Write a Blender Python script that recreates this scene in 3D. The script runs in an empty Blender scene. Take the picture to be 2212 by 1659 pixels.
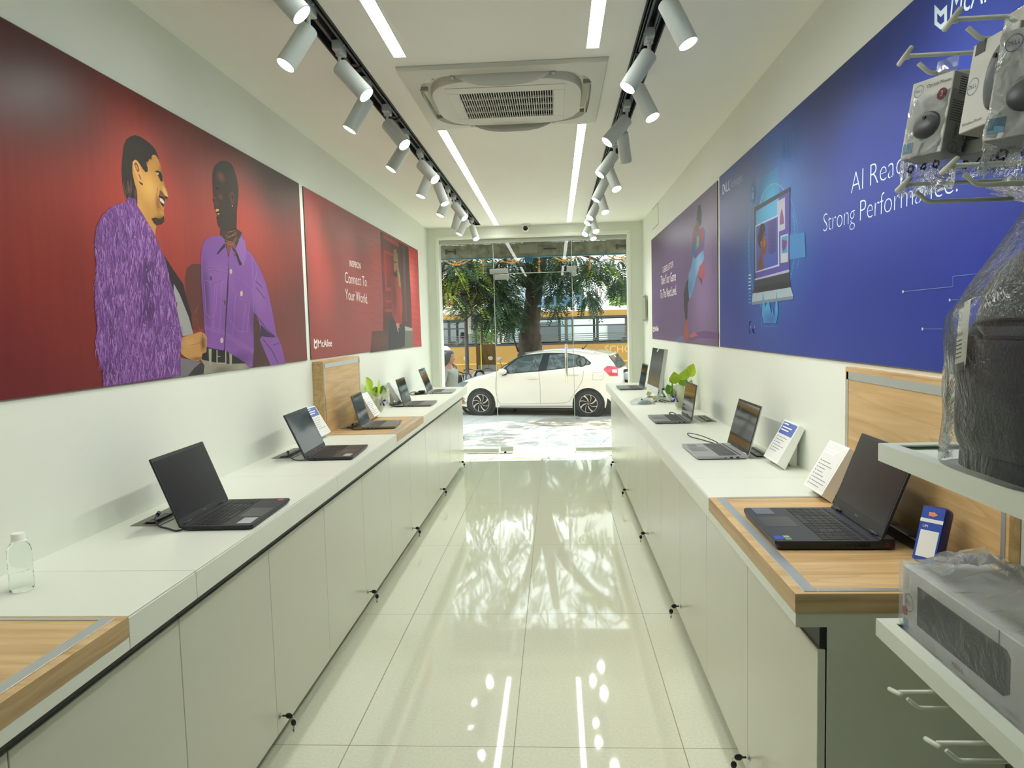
import bpy, bmesh, math, random
from mathutils import Vector, Matrix, Quaternion
from math import pi, sin, cos, radians, sqrt
random.seed(7)
S = bpy.context.scene
COL = S.collection
# ------------------------------------------------------------------ camera (solved from the floor tiles, counters and walls)
FPX, YAW, PIT, ROL, CH = 1553.39, -0.0616836, -0.0775612, -0.0264546, 1.49528
cf = Vector((sin(YAW)*cos(PIT), cos(YAW)*cos(PIT), sin(PIT)))
_r = cf.cross(Vector((0, 0, 1))).normalized(); _u = _r.cross(cf)
cr = _r*cos(ROL) + _u*sin(ROL); cu = -_r*sin(ROL) + _u*cos(ROL)
CP = Vector((0, 0, CH))
camd = bpy.data.cameras.new('camera'); camo = bpy.data.objects.new('camera', camd); COL.objects.link(camo)
camd.sensor_width = 36; camd.lens = FPX*36/2212; camd.clip_start = .02; camd.clip_end = 300
camo.matrix_world = Matrix(((cr.x, cu.x, -cf.x, 0), (cr.y, cu.y, -cf.y, 0), (cr.z, cu.z, -cf.z, CH), (0, 0, 0, 1)))
S.camera = camo
def ray(x, y): return cf + cr*((x-1106)/FPX) - cu*((y-829.5)/FPX)
def PX(x, y, ax, v):                      # where the sight line through a photo point meets a plane of the room
    d = ray(x, y); i = 'XYZ'.index(ax); return CP + d*((v-CP[i])/d[i])
# ------------------------------------------------------------------ materials
def lin(c):
    f = lambda v: (v/255)/12.92 if v/255 <= .04045 else ((v/255+.055)/1.055)**2.4
    return (f(c[0]), f(c[1]), f(c[2]), 1)
def bsdf(name):
    m = bpy.data.materials.new(name); m.use_nodes = True
    return m, m.node_tree, m.node_tree.nodes['Principled BSDF']
_mc = {}
def mat(name, c=(200, 200, 200), rough=.5, metal=0., spec=.5, coat=0., bump=0., bscale=60., var=0., vscale=4., trans=0., ior=1.45, sheen=0., stretch=(1, 1, 1)):
    if name in _mc: return _mc[name]
    m, nt, b = bsdf(name)
    b.inputs['Base Color'].default_value = lin(c); b.inputs['Roughness'].default_value = rough; b.inputs['Metallic'].default_value = metal
    b.inputs['Specular IOR Level'].default_value = spec; b.inputs['Coat Weight'].default_value = coat; b.inputs['Coat Roughness'].default_value = .05
    b.inputs['Transmission Weight'].default_value = trans; b.inputs['IOR'].default_value = ior; b.inputs['Sheen Weight'].default_value = sheen
    L = nt.links; nn = nt.nodes
    if bump or var:
        tc = nn.new('ShaderNodeTexCoord'); mp = nn.new('ShaderNodeMapping'); mp.inputs['Scale'].default_value = stretch
        L.new(tc.outputs['Object'], mp.inputs['Vector'])
    if bump:
        n = nn.new('ShaderNodeTexNoise'); n.inputs['Scale'].default_value = bscale; n.inputs['Detail'].default_value = 4
        L.new(mp.outputs[0], n.inputs['Vector']); bp = nn.new('ShaderNodeBump'); bp.inputs['Strength'].default_value = bump; bp.inputs['Distance'].default_value = .01
        L.new(n.outputs['Fac'], bp.inputs['Height']); L.new(bp.outputs[0], b.inputs['Normal'])
    if var:
        n = nn.new('ShaderNodeTexNoise'); n.inputs['Scale'].default_value = vscale; n.inputs['Detail'].default_value = 5
        L.new(mp.outputs[0], n.inputs['Vector']); r = nn.new('ShaderNodeValToRGB'); k = lin(c)
        r.color_ramp.elements[0].color = [max(0, v*(1-var)) for v in k[:3]]+[1]; r.color_ramp.elements[1].color = [min(1, v*(1+var)) for v in k[:3]]+[1]
        r.color_ramp.elements[0].position = .3; r.color_ramp.elements[1].position = .7
        L.new(n.outputs['Fac'], r.inputs[0]); L.new(r.outputs[0], b.inputs['Base Color'])
    _mc[name] = m; return m
def emit(name, c, s):
    if name in _mc: return _mc[name]
    m, nt, b = bsdf(name); b.inputs['Base Color'].default_value = lin(c)
    b.inputs['Emission Color'].default_value = lin(c); b.inputs['Emission Strength'].default_value = s
    _mc[name] = m; return m
class NT:                                  # tiny node builder
    def __init__(s, nt): s.nt = nt
    def n(s, t, ins=(), **kw):
        o = s.nt.nodes.new(t)
        for k, v in kw.items(): setattr(o, k, v)
        for i, v in (ins.items() if isinstance(ins, dict) else enumerate(ins)):
            if v is None: continue
            if hasattr(v, 'links') or hasattr(v, 'is_output'): s.nt.links.new(v, o.inputs[i])
            else: o.inputs[i].default_value = v
        return o
    def m(s, op, *a): return s.n('ShaderNodeMath', a, operation=op).outputs[0]
    def ramp(s, fac, stops, interp='LINEAR'):
        o = s.nt.nodes.new('ShaderNodeValToRGB'); cr_ = o.color_ramp; cr_.interpolation = interp
        while len(cr_.elements) < len(stops): cr_.elements.new(.5)
        for e, (p, c) in zip(cr_.elements, stops): e.position = p; e.color = lin(c) if len(c) == 3 else c
        s.nt.links.new(fac, o.inputs[0]); return o.outputs[0]
    def mix(s, f, a, b):
        o = s.nt.nodes.new('ShaderNodeMix'); o.data_type = 'RGBA'
        for i, v in ((0, f), (6, a), (7, b)):
            if hasattr(v, 'is_output'): s.nt.links.new(v, o.inputs[i])
            else: o.inputs[i].default_value = v if i == 0 else (lin(v) if len(v) == 3 else v)
        return o.outputs[2]
# ------------------------------------------------------------------ mesh builder
ROOT = {}                                  # world matrix of each thing's root, for meshes given in world space
class MB:
    def __init__(s): s.b = bmesh.new()
    def box(s, a, b, bev=0, seg=2, M=None):
        a, b = Vector(a), Vector(b)
        r = bmesh.ops.create_cube(s.b, size=1)['verts']
        d = Vector([abs(b[i]-a[i]) for i in range(3)]); c = (a+b)/2
        for v in r: v.co = Vector((v.co.x*d.x, v.co.y*d.y, v.co.z*d.z))+c
        if bev:
            es = list({e for v in r for e in v.link_edges})
            g = bmesh.ops.bevel(s.b, geom=es, offset=min(bev, min(d)*.49), segments=seg, affect='EDGES', profile=.5)
            r = list({v for f in g['faces'] for v in f.verts} | {v for v in r if v.is_valid})
            r = s._isl(r)
        if M is not None:
            for v in r: v.co = M @ v.co
        return r
    def _isl(s, r):
        st = [v for v in r if v.is_valid]; seen = set(st)
        while st:
            v = st.pop()
            for e in v.link_edges:
                o = e.other_vert(v)
                if o not in seen: seen.add(o); st.append(o)
        return list(seen)
    def poly(s, pts): return s.b.faces.new([s.b.verts.new(p) for p in pts])
    def prism(s, pts, ext):                # polygon (3-D points) extruded by vector ext
        ext = Vector(ext); a = [s.b.verts.new(p) for p in pts]; c = [s.b.verts.new(Vector(p)+ext) for p in pts]; n = len(pts)
        s.b.faces.new(a[::-1]); s.b.faces.new(c)
        for i in range(n): s.b.faces.new((a[i], a[(i+1) % n], c[(i+1) % n], c[i]))
        return a+c
    def tube(s, pts, r, seg=8, cap=True, closed=False):
        pts = [Vector(p) for p in pts]; n = len(pts); rs = r if hasattr(r, '__len__') else [r]*n
        rings = []; up = None
        for i, p in enumerate(pts):
            t = (pts[(i+1) % n if closed else min(i+1, n-1)]-pts[(i-1) % n if closed else max(i-1, 0)]).normalized()
            if up is None:
                up = Vector((0, 0, 1)) if abs(t.z) < .9 else Vector((1, 0, 0))
            up = (up-t*up.dot(t)).normalized(); w = t.cross(up)
            rings.append([s.b.verts.new(p+(up*cos(2*pi*k/seg)+w*sin(2*pi*k/seg))*rs[i]) for k in range(seg)])
        for i in range(n if closed else n-1):
            A, B = rings[i], rings[(i+1) % n]
            for k in range(seg): s.b.faces.new((A[k], A[(k+1) % seg], B[(k+1) % seg], B[k]))
        if cap and not closed:
            s.b.faces.new(rings[0][::-1]); s.b.faces.new(rings[-1])
    def cyl(s, p0, p1, r, seg=24, r2=None): s.tube([p0, p1], [r, r if r2 is None else r2], seg)
    def lathe(s, prof, c=(0, 0, 0), seg=24, M=None, cap=True):   # profile [(r, z)...]
        rings = []; new = []
        for r, z in prof:
            if r < 1e-6: ring = [s.b.verts.new((c[0], c[1], c[2]+z))]
            else: ring = [s.b.verts.new((c[0]+r*cos(2*pi*k/seg), c[1]+r*sin(2*pi*k/seg), c[2]+z)) for k in range(seg)]
            rings.append(ring); new += ring
        for A, B in zip(rings, rings[1:]):
            if len(A) == 1 and len(B) == 1: continue
            for k in range(seg):
                k2 = (k+1) % seg
                if len(A) == 1: s.b.faces.new((A[0], B[k2], B[k]))
                elif len(B) == 1: s.b.faces.new((A[k], A[k2], B[0]))
                else: s.b.faces.new((A[k], A[k2], B[k2], B[k]))
        if cap:
            if len(rings[0]) > 1: s.b.faces.new(rings[0][::-1])
            if len(rings[-1]) > 1: s.b.faces.new(rings[-1])
        if M is not None:
            for v in new: v.co = M @ v.co
        return new
    def sphere(s, c, r, seg=16, sc=(1, 1, 1)):
        g = bmesh.ops.create_uvsphere(s.b, u_segments=seg, v_segments=max(6, seg//2), radius=1)['verts']
        for v in g: v.co = Vector((v.co.x*r*sc[0], v.co.y*r*sc[1], v.co.z*r*sc[2]))+Vector(c)
        return g
    def grid(s, f, nu, nv, cu_=False):     # f(u, v) -> point, u, v in 0..1
        V = [[s.b.verts.new(f(i/nu, j/nv)) for j in range(nv+1)] for i in range(nu+1 if not cu_ else nu)]
        for i in range(nu):
            A, B = V[i], V[(i+1) % len(V)]
            for j in range(nv): s.b.faces.new((A[j], B[j], B[j+1], A[j+1]))
        return V
    def build(s, name, m, parent=None, world=False, smooth=False, solid=0, sub=0, auto=None, norm=True):
        if norm: bmesh.ops.recalc_face_normals(s.b, faces=s.b.faces[:])
        me = bpy.data.meshes.new(name); s.b.to_mesh(me); s.b.free()
        o = bpy.data.objects.new(name, me); COL.objects.link(o)
        if m: me.materials.append(m)
        if parent is not None:
            R = ROOT.get(parent, Matrix()); ROOT[o] = R
            if world: me.transform(R.inverted())
            o.parent = parent
        if smooth or auto:
            me.shade_smooth()
            if auto: me.set_sharp_from_angle(angle=radians(auto))
        if solid:
            d = o.modifiers.new('t', 'SOLIDIFY'); d.thickness = solid; d.offset = 0
        if sub:
            d = o.modifiers.new('s', 'SUBSURF'); d.levels = sub; d.render_levels = sub
        return o
def tag(o, label=None, cat=None, group=None, kind=None):
    for k, v in (('label', label), ('category', cat), ('group', group), ('kind', kind)):
        if v: o[k] = v
    return o
def thing(name, label, cat, loc=(0, 0, 0), rz=0, group=None, M=None):
    o = bpy.data.objects.new(name, None); COL.objects.link(o); o.empty_display_size = .05
    mm = M if M is not None else Matrix.Translation(loc) @ Matrix.Rotation(rz, 4, 'Z')
    o.matrix_world = mm; ROOT[o] = mm.copy()
    return tag(o, label, cat, group)
def struct(o): o['kind'] = 'structure'; return o
def copy_tree(o, M=None, label=None, group=None, parent=None):
    c = o.copy(); COL.objects.link(c)
    if parent is not None: c.parent = parent
    if M is not None: c.matrix_world = M; ROOT[c] = M.copy()
    if label: c['label'] = label
    if group: c['group'] = group
    for ch in list(KIDS(o)): copy_tree(ch, parent=c)
    return c
def KIDS(o): return [c for c in COL.objects if c.parent == o]
def text_mesh(body, size=1., align='CENTER', ext=0., sx=1., shear=0., bold=0., spacing=1.):
    cu_ = bpy.data.curves.new('t', 'FONT'); cu_.body = body; cu_.size = size; cu_.align_x = align; cu_.align_y = 'CENTER'
    cu_.extrude = ext; cu_.offset = bold*size; cu_.shear = shear; cu_.space_character = spacing; cu_.resolution_u = 3
    o = bpy.data.objects.new('t', cu_); COL.objects.link(o)
    dg = bpy.context.evaluated_depsgraph_get(); me = bpy.data.meshes.new_from_object(o.evaluated_get(dg))
    bpy.data.objects.remove(o); bpy.data.curves.remove(cu_)
    me.transform(Matrix.Diagonal((sx, 1, 1, 1))); return me
def text(name, body, M, m, parent, size=1., world=True, **kw):      # lettering laid on a surface: M maps its x, y to the surface
    me = text_mesh(body, size, **kw); me.name = name
    o = bpy.data.objects.new(name, me); COL.objects.link(o); me.materials.append(m)
    R = ROOT.get(parent, Matrix()); ROOT[o] = R
    me.transform((R.inverted() if world else Matrix()) @ M); o.parent = parent
    return o
def frame(o, x, y):                        # matrix with origin o, x axis, y axis (normalised), z = normal
    x = Vector(x).normalized(); y = Vector(y); y = (y-x*y.dot(x)).normalized(); z = x.cross(y); o = Vector(o)
    return Matrix(((x.x, y.x, z.x, o.x), (x.y, y.y, z.y, o.y), (x.z, y.z, z.z, o.z), (0, 0, 0, 1)))
def arc(c, r, a0, a1, n, ax='xy', r2=None):
    r2 = r if r2 is None else r2; out = []
    for i in range(n+1):
        a = radians(a0+(a1-a0)*i/n); p = [c[0], c[1], c[2]]; p['xyz'.index(ax[0])] += r*cos(a); p['xyz'.index(ax[1])] += r2*sin(a); out.append(tuple(p))
    return out
def smooth_path(pts, n=8):                 # Catmull-Rom through points
    P = [Vector(p) for p in pts]; out = []
    for i in range(len(P)-1):
        a, b, c, d = P[max(i-1, 0)], P[i], P[i+1], P[min(i+2, len(P)-1)]
        for k in range(n):
            t = k/n; out.append(.5*((2*b)+(c-a)*t+(2*a-5*b+4*c-d)*t*t+(3*b-a-3*c+d)*t**3))
    return out+[P[-1]]
# ================================================================== room shell
XL, XR, ZC, YF, YB = -1.467, 1.02, 2.675, 8.42, -3.2
ZT = .88                                   # counter top
TKL, TKR, TY0, TY1 = (-.92, -.82), (.36, .46), .9, 8.27    # track slots in the ceiling
wallm = mat('wall_paint', (226, 230, 220), .55, bump=.02, bscale=200)
ceilm = mat('ceiling_paint', (241, 241, 232), .7)
lam = mat('white_laminate', (218, 222, 210), .38, bump=.015, bscale=400)
doorm = mat('grey_laminate', (196, 197, 181), .24, bump=.01, bscale=300)
blackm = mat('black_profile', (22, 23, 24), .45)
alum = mat('brushed_aluminium', (190, 196, 196), .35, metal=.75)
steel = mat('steel', (190, 190, 184), .22, metal=1.)
whitem = mat('white_plastic', (225, 226, 220), .4)
def floor_mat():
    m, nt, b = bsdf('glossy_floor_tile'); N = NT(nt)
    p = N.n('ShaderNodeNewGeometry').outputs['Position']; x = N.n('ShaderNodeSeparateXYZ', [p])
    def dist(v, off, per): return N.m('ABSOLUTE', N.m('SUBTRACT', N.m('FRACT', N.m('DIVIDE', N.m('SUBTRACT', v, off), per)), .5))
    gx = N.m('GREATER_THAN', dist(x.outputs[0], -.7789, .6), .5-.0017/.6); gy = N.m('GREATER_THAN', dist(x.outputs[1], 2.4611, 1.2), .5-.0017/1.2)
    g = N.m('MAXIMUM', gx, gy)
    n = N.n('ShaderNodeTexNoise', {'Vector': p, 'Scale': 90., 'Detail': 3.}); base = N.ramp(n.outputs[0], [(.35, (198, 201, 180)), (.65, (206, 208, 188))])
    nt.links.new(N.mix(g, base, (120, 118, 95)), b.inputs['Base Color'])
    nt.links.new(N.m('ADD', N.m('MULTIPLY', g, .4), .035), b.inputs['Roughness']); b.inputs['Specular IOR Level'].default_value = .55
    w = N.n('ShaderNodeTexNoise', {'Vector': p, 'Scale': 2.5, 'Detail': 1.}); bp = N.n('ShaderNodeBump', {'Strength': .02, 'Distance': .02, 'Height': w.outputs[0]})
    nt.links.new(bp.outputs[0], b.inputs['Normal']); return m
b = MB(); b.box((-1.75, YB, -.12), (1.3, 8.62, 0)); struct(b.build('floor', floor_mat()))
b = MB()
for x0, x1 in ((-1.75, TKL[0]), (TKL[1], TKR[0]), (TKR[1], 1.3)): b.box((x0, YB, ZC), (x1, 8.75, ZC+.12))
for x0, x1 in (TKL, TKR): b.box((x0, YB, ZC), (x1, TY0, ZC+.12)); b.box((x0, TY1, ZC), (x1, 8.75, ZC+.12))
struct(b.build('ceiling', ceilm))
b = MB(); b.box((XL-.2, YB, -.1), (XL, 8.7, ZC+.1)); struct(b.build('wall_left', wallm))
b = MB(); b.box((XR, YB, -.1), (XR+.2, 8.7, ZC+.1)); struct(b.build('wall_right', wallm))
b = MB(); b.box((-1.7, YB-.15, -.1), (1.3, YB, ZC+.1)); struct(b.build('wall_back', wallm))
OX0, OX1, OZ = -1.355, .862, 2.555          # opening in the end wall
b = MB(); b.box((XL-.2, YF, -.1), (OX0, 8.7, ZC+.1)); b.box((OX1, YF, -.1), (XR+.2, 8.7, ZC+.1)); b.box((OX0, YF, OZ), (OX1, 8.7, ZC+.1)); struct(b.build('wall_front', wallm))
# white lining round the opening
b = MB()
for x0, x1 in ((OX0-.022, OX0+.012), (OX1-.012, OX1+.022)): b.box((x0, YF-.012, 0), (x1, YF+.08, OZ+.0), .003)
b.box((OX0-.022, YF-.012, OZ-.012), (OX1+.022, YF+.08, OZ+.022), .003)
struct(b.build('trim_1', mat('white_lining', (236, 238, 226), .35)))
# ------------------------------------------------------------------ glass shopfront
def glass_mat(name='shop_glass', tint=(244, 250, 246), ior=1.5):
    m = bpy.data.materials.new(name); m.use_nodes = True; nt = m.node_tree; nt.nodes.clear(); N = NT(nt)
    fr = N.n('ShaderNodeFresnel', {'IOR': ior}); t = N.n('ShaderNodeBsdfTransparent', {'Color': lin(tint)}); g = N.n('ShaderNodeBsdfGlossy', {'Roughness': 0., 'Color': (1, 1, 1, 1)})
    mx = N.n('ShaderNodeMixShader', [fr.outputs[0], t.outputs[0], g.outputs[0]]); o = N.n('ShaderNodeOutputMaterial'); nt.links.new(mx.outputs[0], o.inputs[0]); return m
glassm = glass_mat()
edgem = mat('glass_edge', (206, 222, 212), .2)
YG = 8.54; DX0, DX1, TZ = -.705, .207, 2.135
def pane(name, x0, x1, z0, z1, y=YG):
    b = MB(); b.poly([(x0, y, z0), (x1, y, z0), (x1, y, z1), (x0, y, z1)]); return b
g = pane('glass_pane', OX0+.012, DX0-.004, 0, OZ-.05); w1 = struct(g.build('window_1', glassm))
g = pane('glass_pane', DX1+.004, OX1-.012, 0, OZ-.05); w2 = struct(g.build('window_2', glassm))
g = pane('glass_pane', DX0, DX1, TZ+.004, OZ-.05); w3 = struct(g.build('window_3', glassm))
g = pane('glass_pane', DX0+.003, DX1-.003, .012, TZ-.004); door = struct(g.build('door_1', glassm))
for w, x in ((w1, DX0-.004), (w2, DX1+.004)):
    b = MB(); b.box((x-.003, YG-.006, 0), (x+.003, YG+.006, OZ-.05)); b.build('glass_edge', edgem, w)
b = MB(); b.box((DX0, YG-.006, TZ), (DX1, YG+.006, TZ+.006)); b.build('glass_edge', edgem, w3)
patchm = mat('satin_steel_patch', (176, 178, 172), .3, metal=.8)
def patch(name, x0, x1, z0, z1, par, bev=.003):
    b = MB(); b.box((x0, YG-.022, z0), (x1, YG+.022, z1), bev); b.build(name, patchm, par)
patch('patch_fitting', -.755, -.54, TZ+.005, TZ+.06, w3); patch('patch_fitting', -.70, -.53, TZ-.065, TZ-.005, door)
patch('patch_fitting', .155, .262, TZ+.005, TZ+.065, w3); patch('patch_fitting', .206, .262, TZ-.045, TZ+.005, w2)
patch('bottom_rail', OX0+.02, DX0-.006, .012, .055, w1); patch('bottom_rail', DX1+.01, OX1-.02, .012, .055, w2)
patch('bottom_patch', -.685, -.53, .02, .075, door)
b = MB(); b.cyl((-.63, YG, 0), (-.63, YG, .022), .014); b.build('floor_pivot', blackm, door)
b = MB()
for sy in (-1, 1):
    b.cyl((.125, YG+sy*.055, .84), (.125, YG+sy*.055, 1.29), .0145, 16)
    for z in (.93, 1.2): b.cyl((.125, YG, z), (.125, YG+sy*.055, z), .008, 10)
b.build('pull_handle', mat('polished_steel', (200, 196, 180), .12, metal=1.), door, smooth=True)
b = MB(); b.lathe([(.05, -.004), (.066, -.004), (.066, .004), (.05, .004), (.05, -.004)], seg=28, cap=False, M=Matrix.Translation((.30, YG, 1.08)) @ Matrix.Rotation(pi/2, 4, 'X'))
b.cyl((.28, YG-.01, 1.08), (.28, YG+.01, 1.08), .016, 16); b.build('lock_ring', mat('dull_ring', (120, 118, 96), .4, metal=.5), w2)
# rolling shutter, rolled down a little beyond the glass
def shutter():
    t = thing('rolling_shutter', 'weathered grey rolling shutter half raised above the glass door', 'shutter', (-.25, 8.95, 2.32))
    sm = mat('weathered_shutter', (176, 176, 156), .8, metal=.1, bump=.4, bscale=30, var=.28, vscale=9)
    b = MB(); y = 8.95
    for i in range(3):
        z = 2.50+i*.075; b.box((-1.75, y-.006+.004*(i % 2), z), (1.25, y+.012, z+.073), .006)
    b.build('slat', sm, t, world=True)
    b = MB(); b.box((-1.75, y-.012, 2.335), (1.25, y+.02, 2.495), .004); b.build('bottom_plate', mat('worn_shutter_plate', (166, 166, 146), .85, bump=.5, bscale=40, var=.35, vscale=12), t, world=True)
    b = MB(); b.box((-1.75, y-.014, 2.318), (1.25, y+.02, 2.335)); b.build('bottom_edge', mat('blue_edge', (92, 150, 178), .6), t, world=True)
    b = MB(); b.box((-.42, y-.03, 2.37), (-.20, y-.012, 2.475), .004)
    b.build('lock_plate', mat('lock_plate_grey', (186, 186, 166), .7, bump=.2, bscale=30), t, world=True)
    b = MB(); b.box((-.355, y-.02, 2.262), (-.255, y-.004, 2.32), .003); b.build('lock_tab', mat('blue_tab', (54, 118, 160), .6), t, world=True)
    for x in (-1.27, .83):
        b = MB(); b.cyl((x-.055, y-.03, 2.415), (x+.055, y-.03, 2.415), .011, 10)
        for s in (-1, 1): b.box((x+s*.055-.008, y-.04, 2.385), (x+s*.055+.008, y-.01, 2.445))
        b.build('bolt', mat('rusty_bolt', (96, 92, 80), .6, metal=.5), t, world=True)
    b = MB(); b.box((-.12, y-.02, 2.41), (.04, y-.011, 2.425), .003); b.build('handle_slot', mat('dark_slot', (84, 84, 74), .8), t, world=True)
    for o in KIDS(t): o.location.z += .038
shutter()
b = MB(); b.box((-1.75, 8.7, 2.72), (1.3, 9.15, 3.1)); b.box((-1.75, 8.70, 2.72), (1.3, 8.99, 2.76)); struct(b.build('trim_2', mat('lintel_plaster', (150, 146, 132), .85, bump=.2, bscale=20)))
b = MB(); b.box((-1.75, 8.56, OZ-.05), (1.25, 8.6, OZ+.05)); b.box((OX0, YG-.03, OZ-.055), (OX1, YG+.03, OZ)); struct(b.build('trim_3', mat('header_channel', (188, 192, 182), .4, metal=.4)))
# ------------------------------------------------------------------ lamps
lensm = emit('lamp_lens', (246, 255, 248), 26.)
stripm = emit('light_diffuser', (250, 255, 248), 7.5)
spotm = mat('white_lamp_body', (196, 204, 200), .42)
LIGHTC = (1., .99, .92)
def strip(x0, x1, y0, y1, lab):
    t = thing('strip_light', lab, 'ceiling light', ((x0+x1)/2, (y0+y1)/2, ZC), group='recessed ceiling strip lights')
    b = MB(); b.box((x0, y0, ZC-.002), (x1, y1, ZC+.0)); b.build('diffuser', stripm, t, world=True)
    b = MB()
    for a, c in (((x0-.003, y0-.003), (x0, y1+.003)), ((x1, y0-.003), (x1+.003, y1+.003)), ((x0, y0-.003), (x1, y0)), ((x0, y1), (x1, y1+.003))):
        b.box((a[0], a[1], ZC-.003), (c[0], c[1], ZC))
    b.build('rim', whitem, t, world=True)
strip(-.668, -.616, 4.33, 8.30, 'long strip light from the air conditioner to the glass door, red poster side')
strip(.159, .207, 4.325, 8.26, 'long strip light from the air conditioner to the glass door, purple poster side')
strip(-.668, -.616, .4, 3.17, 'recessed strip light beyond the air conditioner from the door, on the red poster side')
strip(.159, .211, .4, 3.175, 'recessed strip light beyond the air conditioner from the door, on the blue poster side')
def track(x0, x1, lab):
    t = thing('lighting_track', lab, 'lighting track', ((x0+x1)/2, 4.6, ZC), group='recessed lighting tracks')
    b = MB(); b.box((x0, TY0, ZC+.045), (x1, TY1, ZC+.05)); b.box((x0, TY0, ZC-.003), (x0+.006, TY1, ZC+.05)); b.box((x1-.006, TY0, ZC-.003), (x1, TY1, ZC+.05))
    b.box((x0, TY1-.006, ZC-.003), (x1, TY1, ZC+.05)); b.box((x0, TY0, ZC-.003), (x1, TY0+.006, ZC+.05)); b.build('channel', mat('black_channel', (34, 40, 42), .5), t, world=True)
    c = (x0+x1)/2
    for k in (-1, 1):
        b = MB(); b.box((c+k*.016-.005, TY0+.02, ZC+.012), (c+k*.016+.005, TY1-.02, ZC+.044), .002); b.box((c+k*.028-.002, TY0+.02, ZC+.02), (c+k*.028+.002, TY1-.02, ZC+.044)); b.build('rail', mat('grey_rail', (92, 100, 102), .4, metal=.4), t, world=True)
    for y in (3.3, 4.1, 5.5, 6.9):
        b = MB(); b.box((c-.03, y-.012, ZC+.008), (c+.03, y+.012, ZC+.014)); b.box((c-.012, y-.05, ZC+.008), (c+.012, y+.05, ZC+.012)); b.build('joiner', blackm, t, world=True)
track(*TKL, 'black recessed lighting track along the red poster side of the ceiling')
track(*TKR, 'black recessed lighting track along the blue poster side of the ceiling')
SPOTS = ((-.87, [(1.30, -.09, -.02, -.14), (1.75, .10, -.02, -.135), (2.243, .113, .013, -.127), (2.66, -.075, -.05, -.143), (3.04, .111, -.016, -.127), (3.47, -.085, -.02, -.145), (3.89, .098, -.05, -.125), (4.36, -.088, -.03, -.14),  # first two entries per track are unseen lamps added to brighten the camera end
    (4.84, .104, -.06, -.118), (5.19, -.065, -.03, -.153), (5.53, .06, -.035, -.155), (6.08, -.068, -.03, -.152), (6.43, .099, -.046, -.131), (6.775, -.05, .03, -.155), (7.33, -.075, -.03, -.148), (7.82, .05, -.07, -.145)], 'red'),
  (.41, [(1.30, -.09, .03, -.14), (1.70, .085, .03, -.14), (2.15, -.1, .0, -.14), (2.6, .064, -.03, -.153), (3.075, -.095, -.025, -.14), (3.495, .062, -.046, -.152), (4.0, -.111, -.029, -.125), (4.281, .027, .082, -.146), (4.8, -.102, -.032, -.132), (5.275, .045, -.07, -.146),
    (5.634, -.081, -.02, -.148), (6.28, .035, -.07, -.15), (6.645, -.078, -.06, -.137), (6.986, -.085, -.05, -.138), (7.6, .03, -.09, -.14), (7.874, -.07, -.08, -.13), (8.185, .035, -.08, -.14)], 'blue'))
ORD = ('nearest', 'second', 'third', 'fourth', 'fifth', 'sixth', 'seventh', 'eighth', 'ninth', 'tenth', 'eleventh', 'twelfth', 'thirteenth', 'last')
SPOT_W = 11.
def spotlight(x, y, d, lab, lit=True):
    d = Vector(d).normalized(); piv = Vector((x, y, 2.60)) + d*.035
    t = thing('track_spotlight', lab, 'spotlight', (x, y, ZC), group='white track spotlights')
    q_ = Vector((0, 0, 1)).rotation_difference(d).to_matrix().to_4x4()
    M = Matrix.Translation(Vector((x, y, 2.60))) @ q_
    b = MB(); R = .0355; b.lathe([(0, 0), (R-.003, 0), (R, .003), (R, .168), (R-.0025, .17), (R-.0035, .166), (R-.0035, .158), (0, .158)], seg=28, M=M); b.build('housing', spotm, t, world=True, auto=40)
    b = MB(); b.lathe([(0, .1635), (R-.0045, .1635)], seg=28, M=M, cap=False); b.build('lens', lensm if lit else mat('unlit_lens', (210, 214, 206), .3), t, world=True)
    b = MB(); b.cyl((x, y, 2.645), (x, y, piv.z+.012), .0075, 12); b.box((x-.005, y-.012, piv.z-.012), (x+.005, y+.012, piv.z+.02), .003); b.build('stem', spotm, t, world=True, smooth=False)
    b = MB(); b.box((x-.017, y-.05, 2.652), (x+.017, y+.05, 2.69), .003); b.cyl((x, y, 2.652), (x, y, 2.642), .016, 16); b.box((x-.022, y-.006, 2.682), (x+.022, y+.006, 2.69)); b.build('adapter', spotm, t, world=True)
    if lit:
        ld = bpy.data.lights.new('spot_beam', 'SPOT'); ld.energy = SPOT_W; ld.spot_size = radians(105); ld.spot_blend = 1.; ld.shadow_soft_size = .028; ld.color = LIGHTC
        lo = bpy.data.objects.new('spot_beam', ld); COL.objects.link(lo); lo.parent = t
        q2 = Vector((0, 0, -1)).rotation_difference(d).to_matrix().to_4x4()
        lo.matrix_local = ROOT[t].inverted() @ Matrix.Translation(Vector((x, y, 2.60))+d*.175) @ q2
    return t
for x, L, side in SPOTS:
    for i, (y, dx, dy, dz) in enumerate(L):
        way = 'towards the poster wall' if (dx < 0) == (x < 0) else 'over the aisle'; n0 = 2 if side == 'red' else 3
        k = i-n0
        spotlight(x, y, (dx, dy, dz), 'white spotlight tipped %s, %s, track by the %s poster' % (way, ORD[k]+' from the camera' if k >= 0 else ('added overhead', 'added overhead second', 'overhead third')[i], side), lit=not (side == 'blue' and k == 4))
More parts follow.
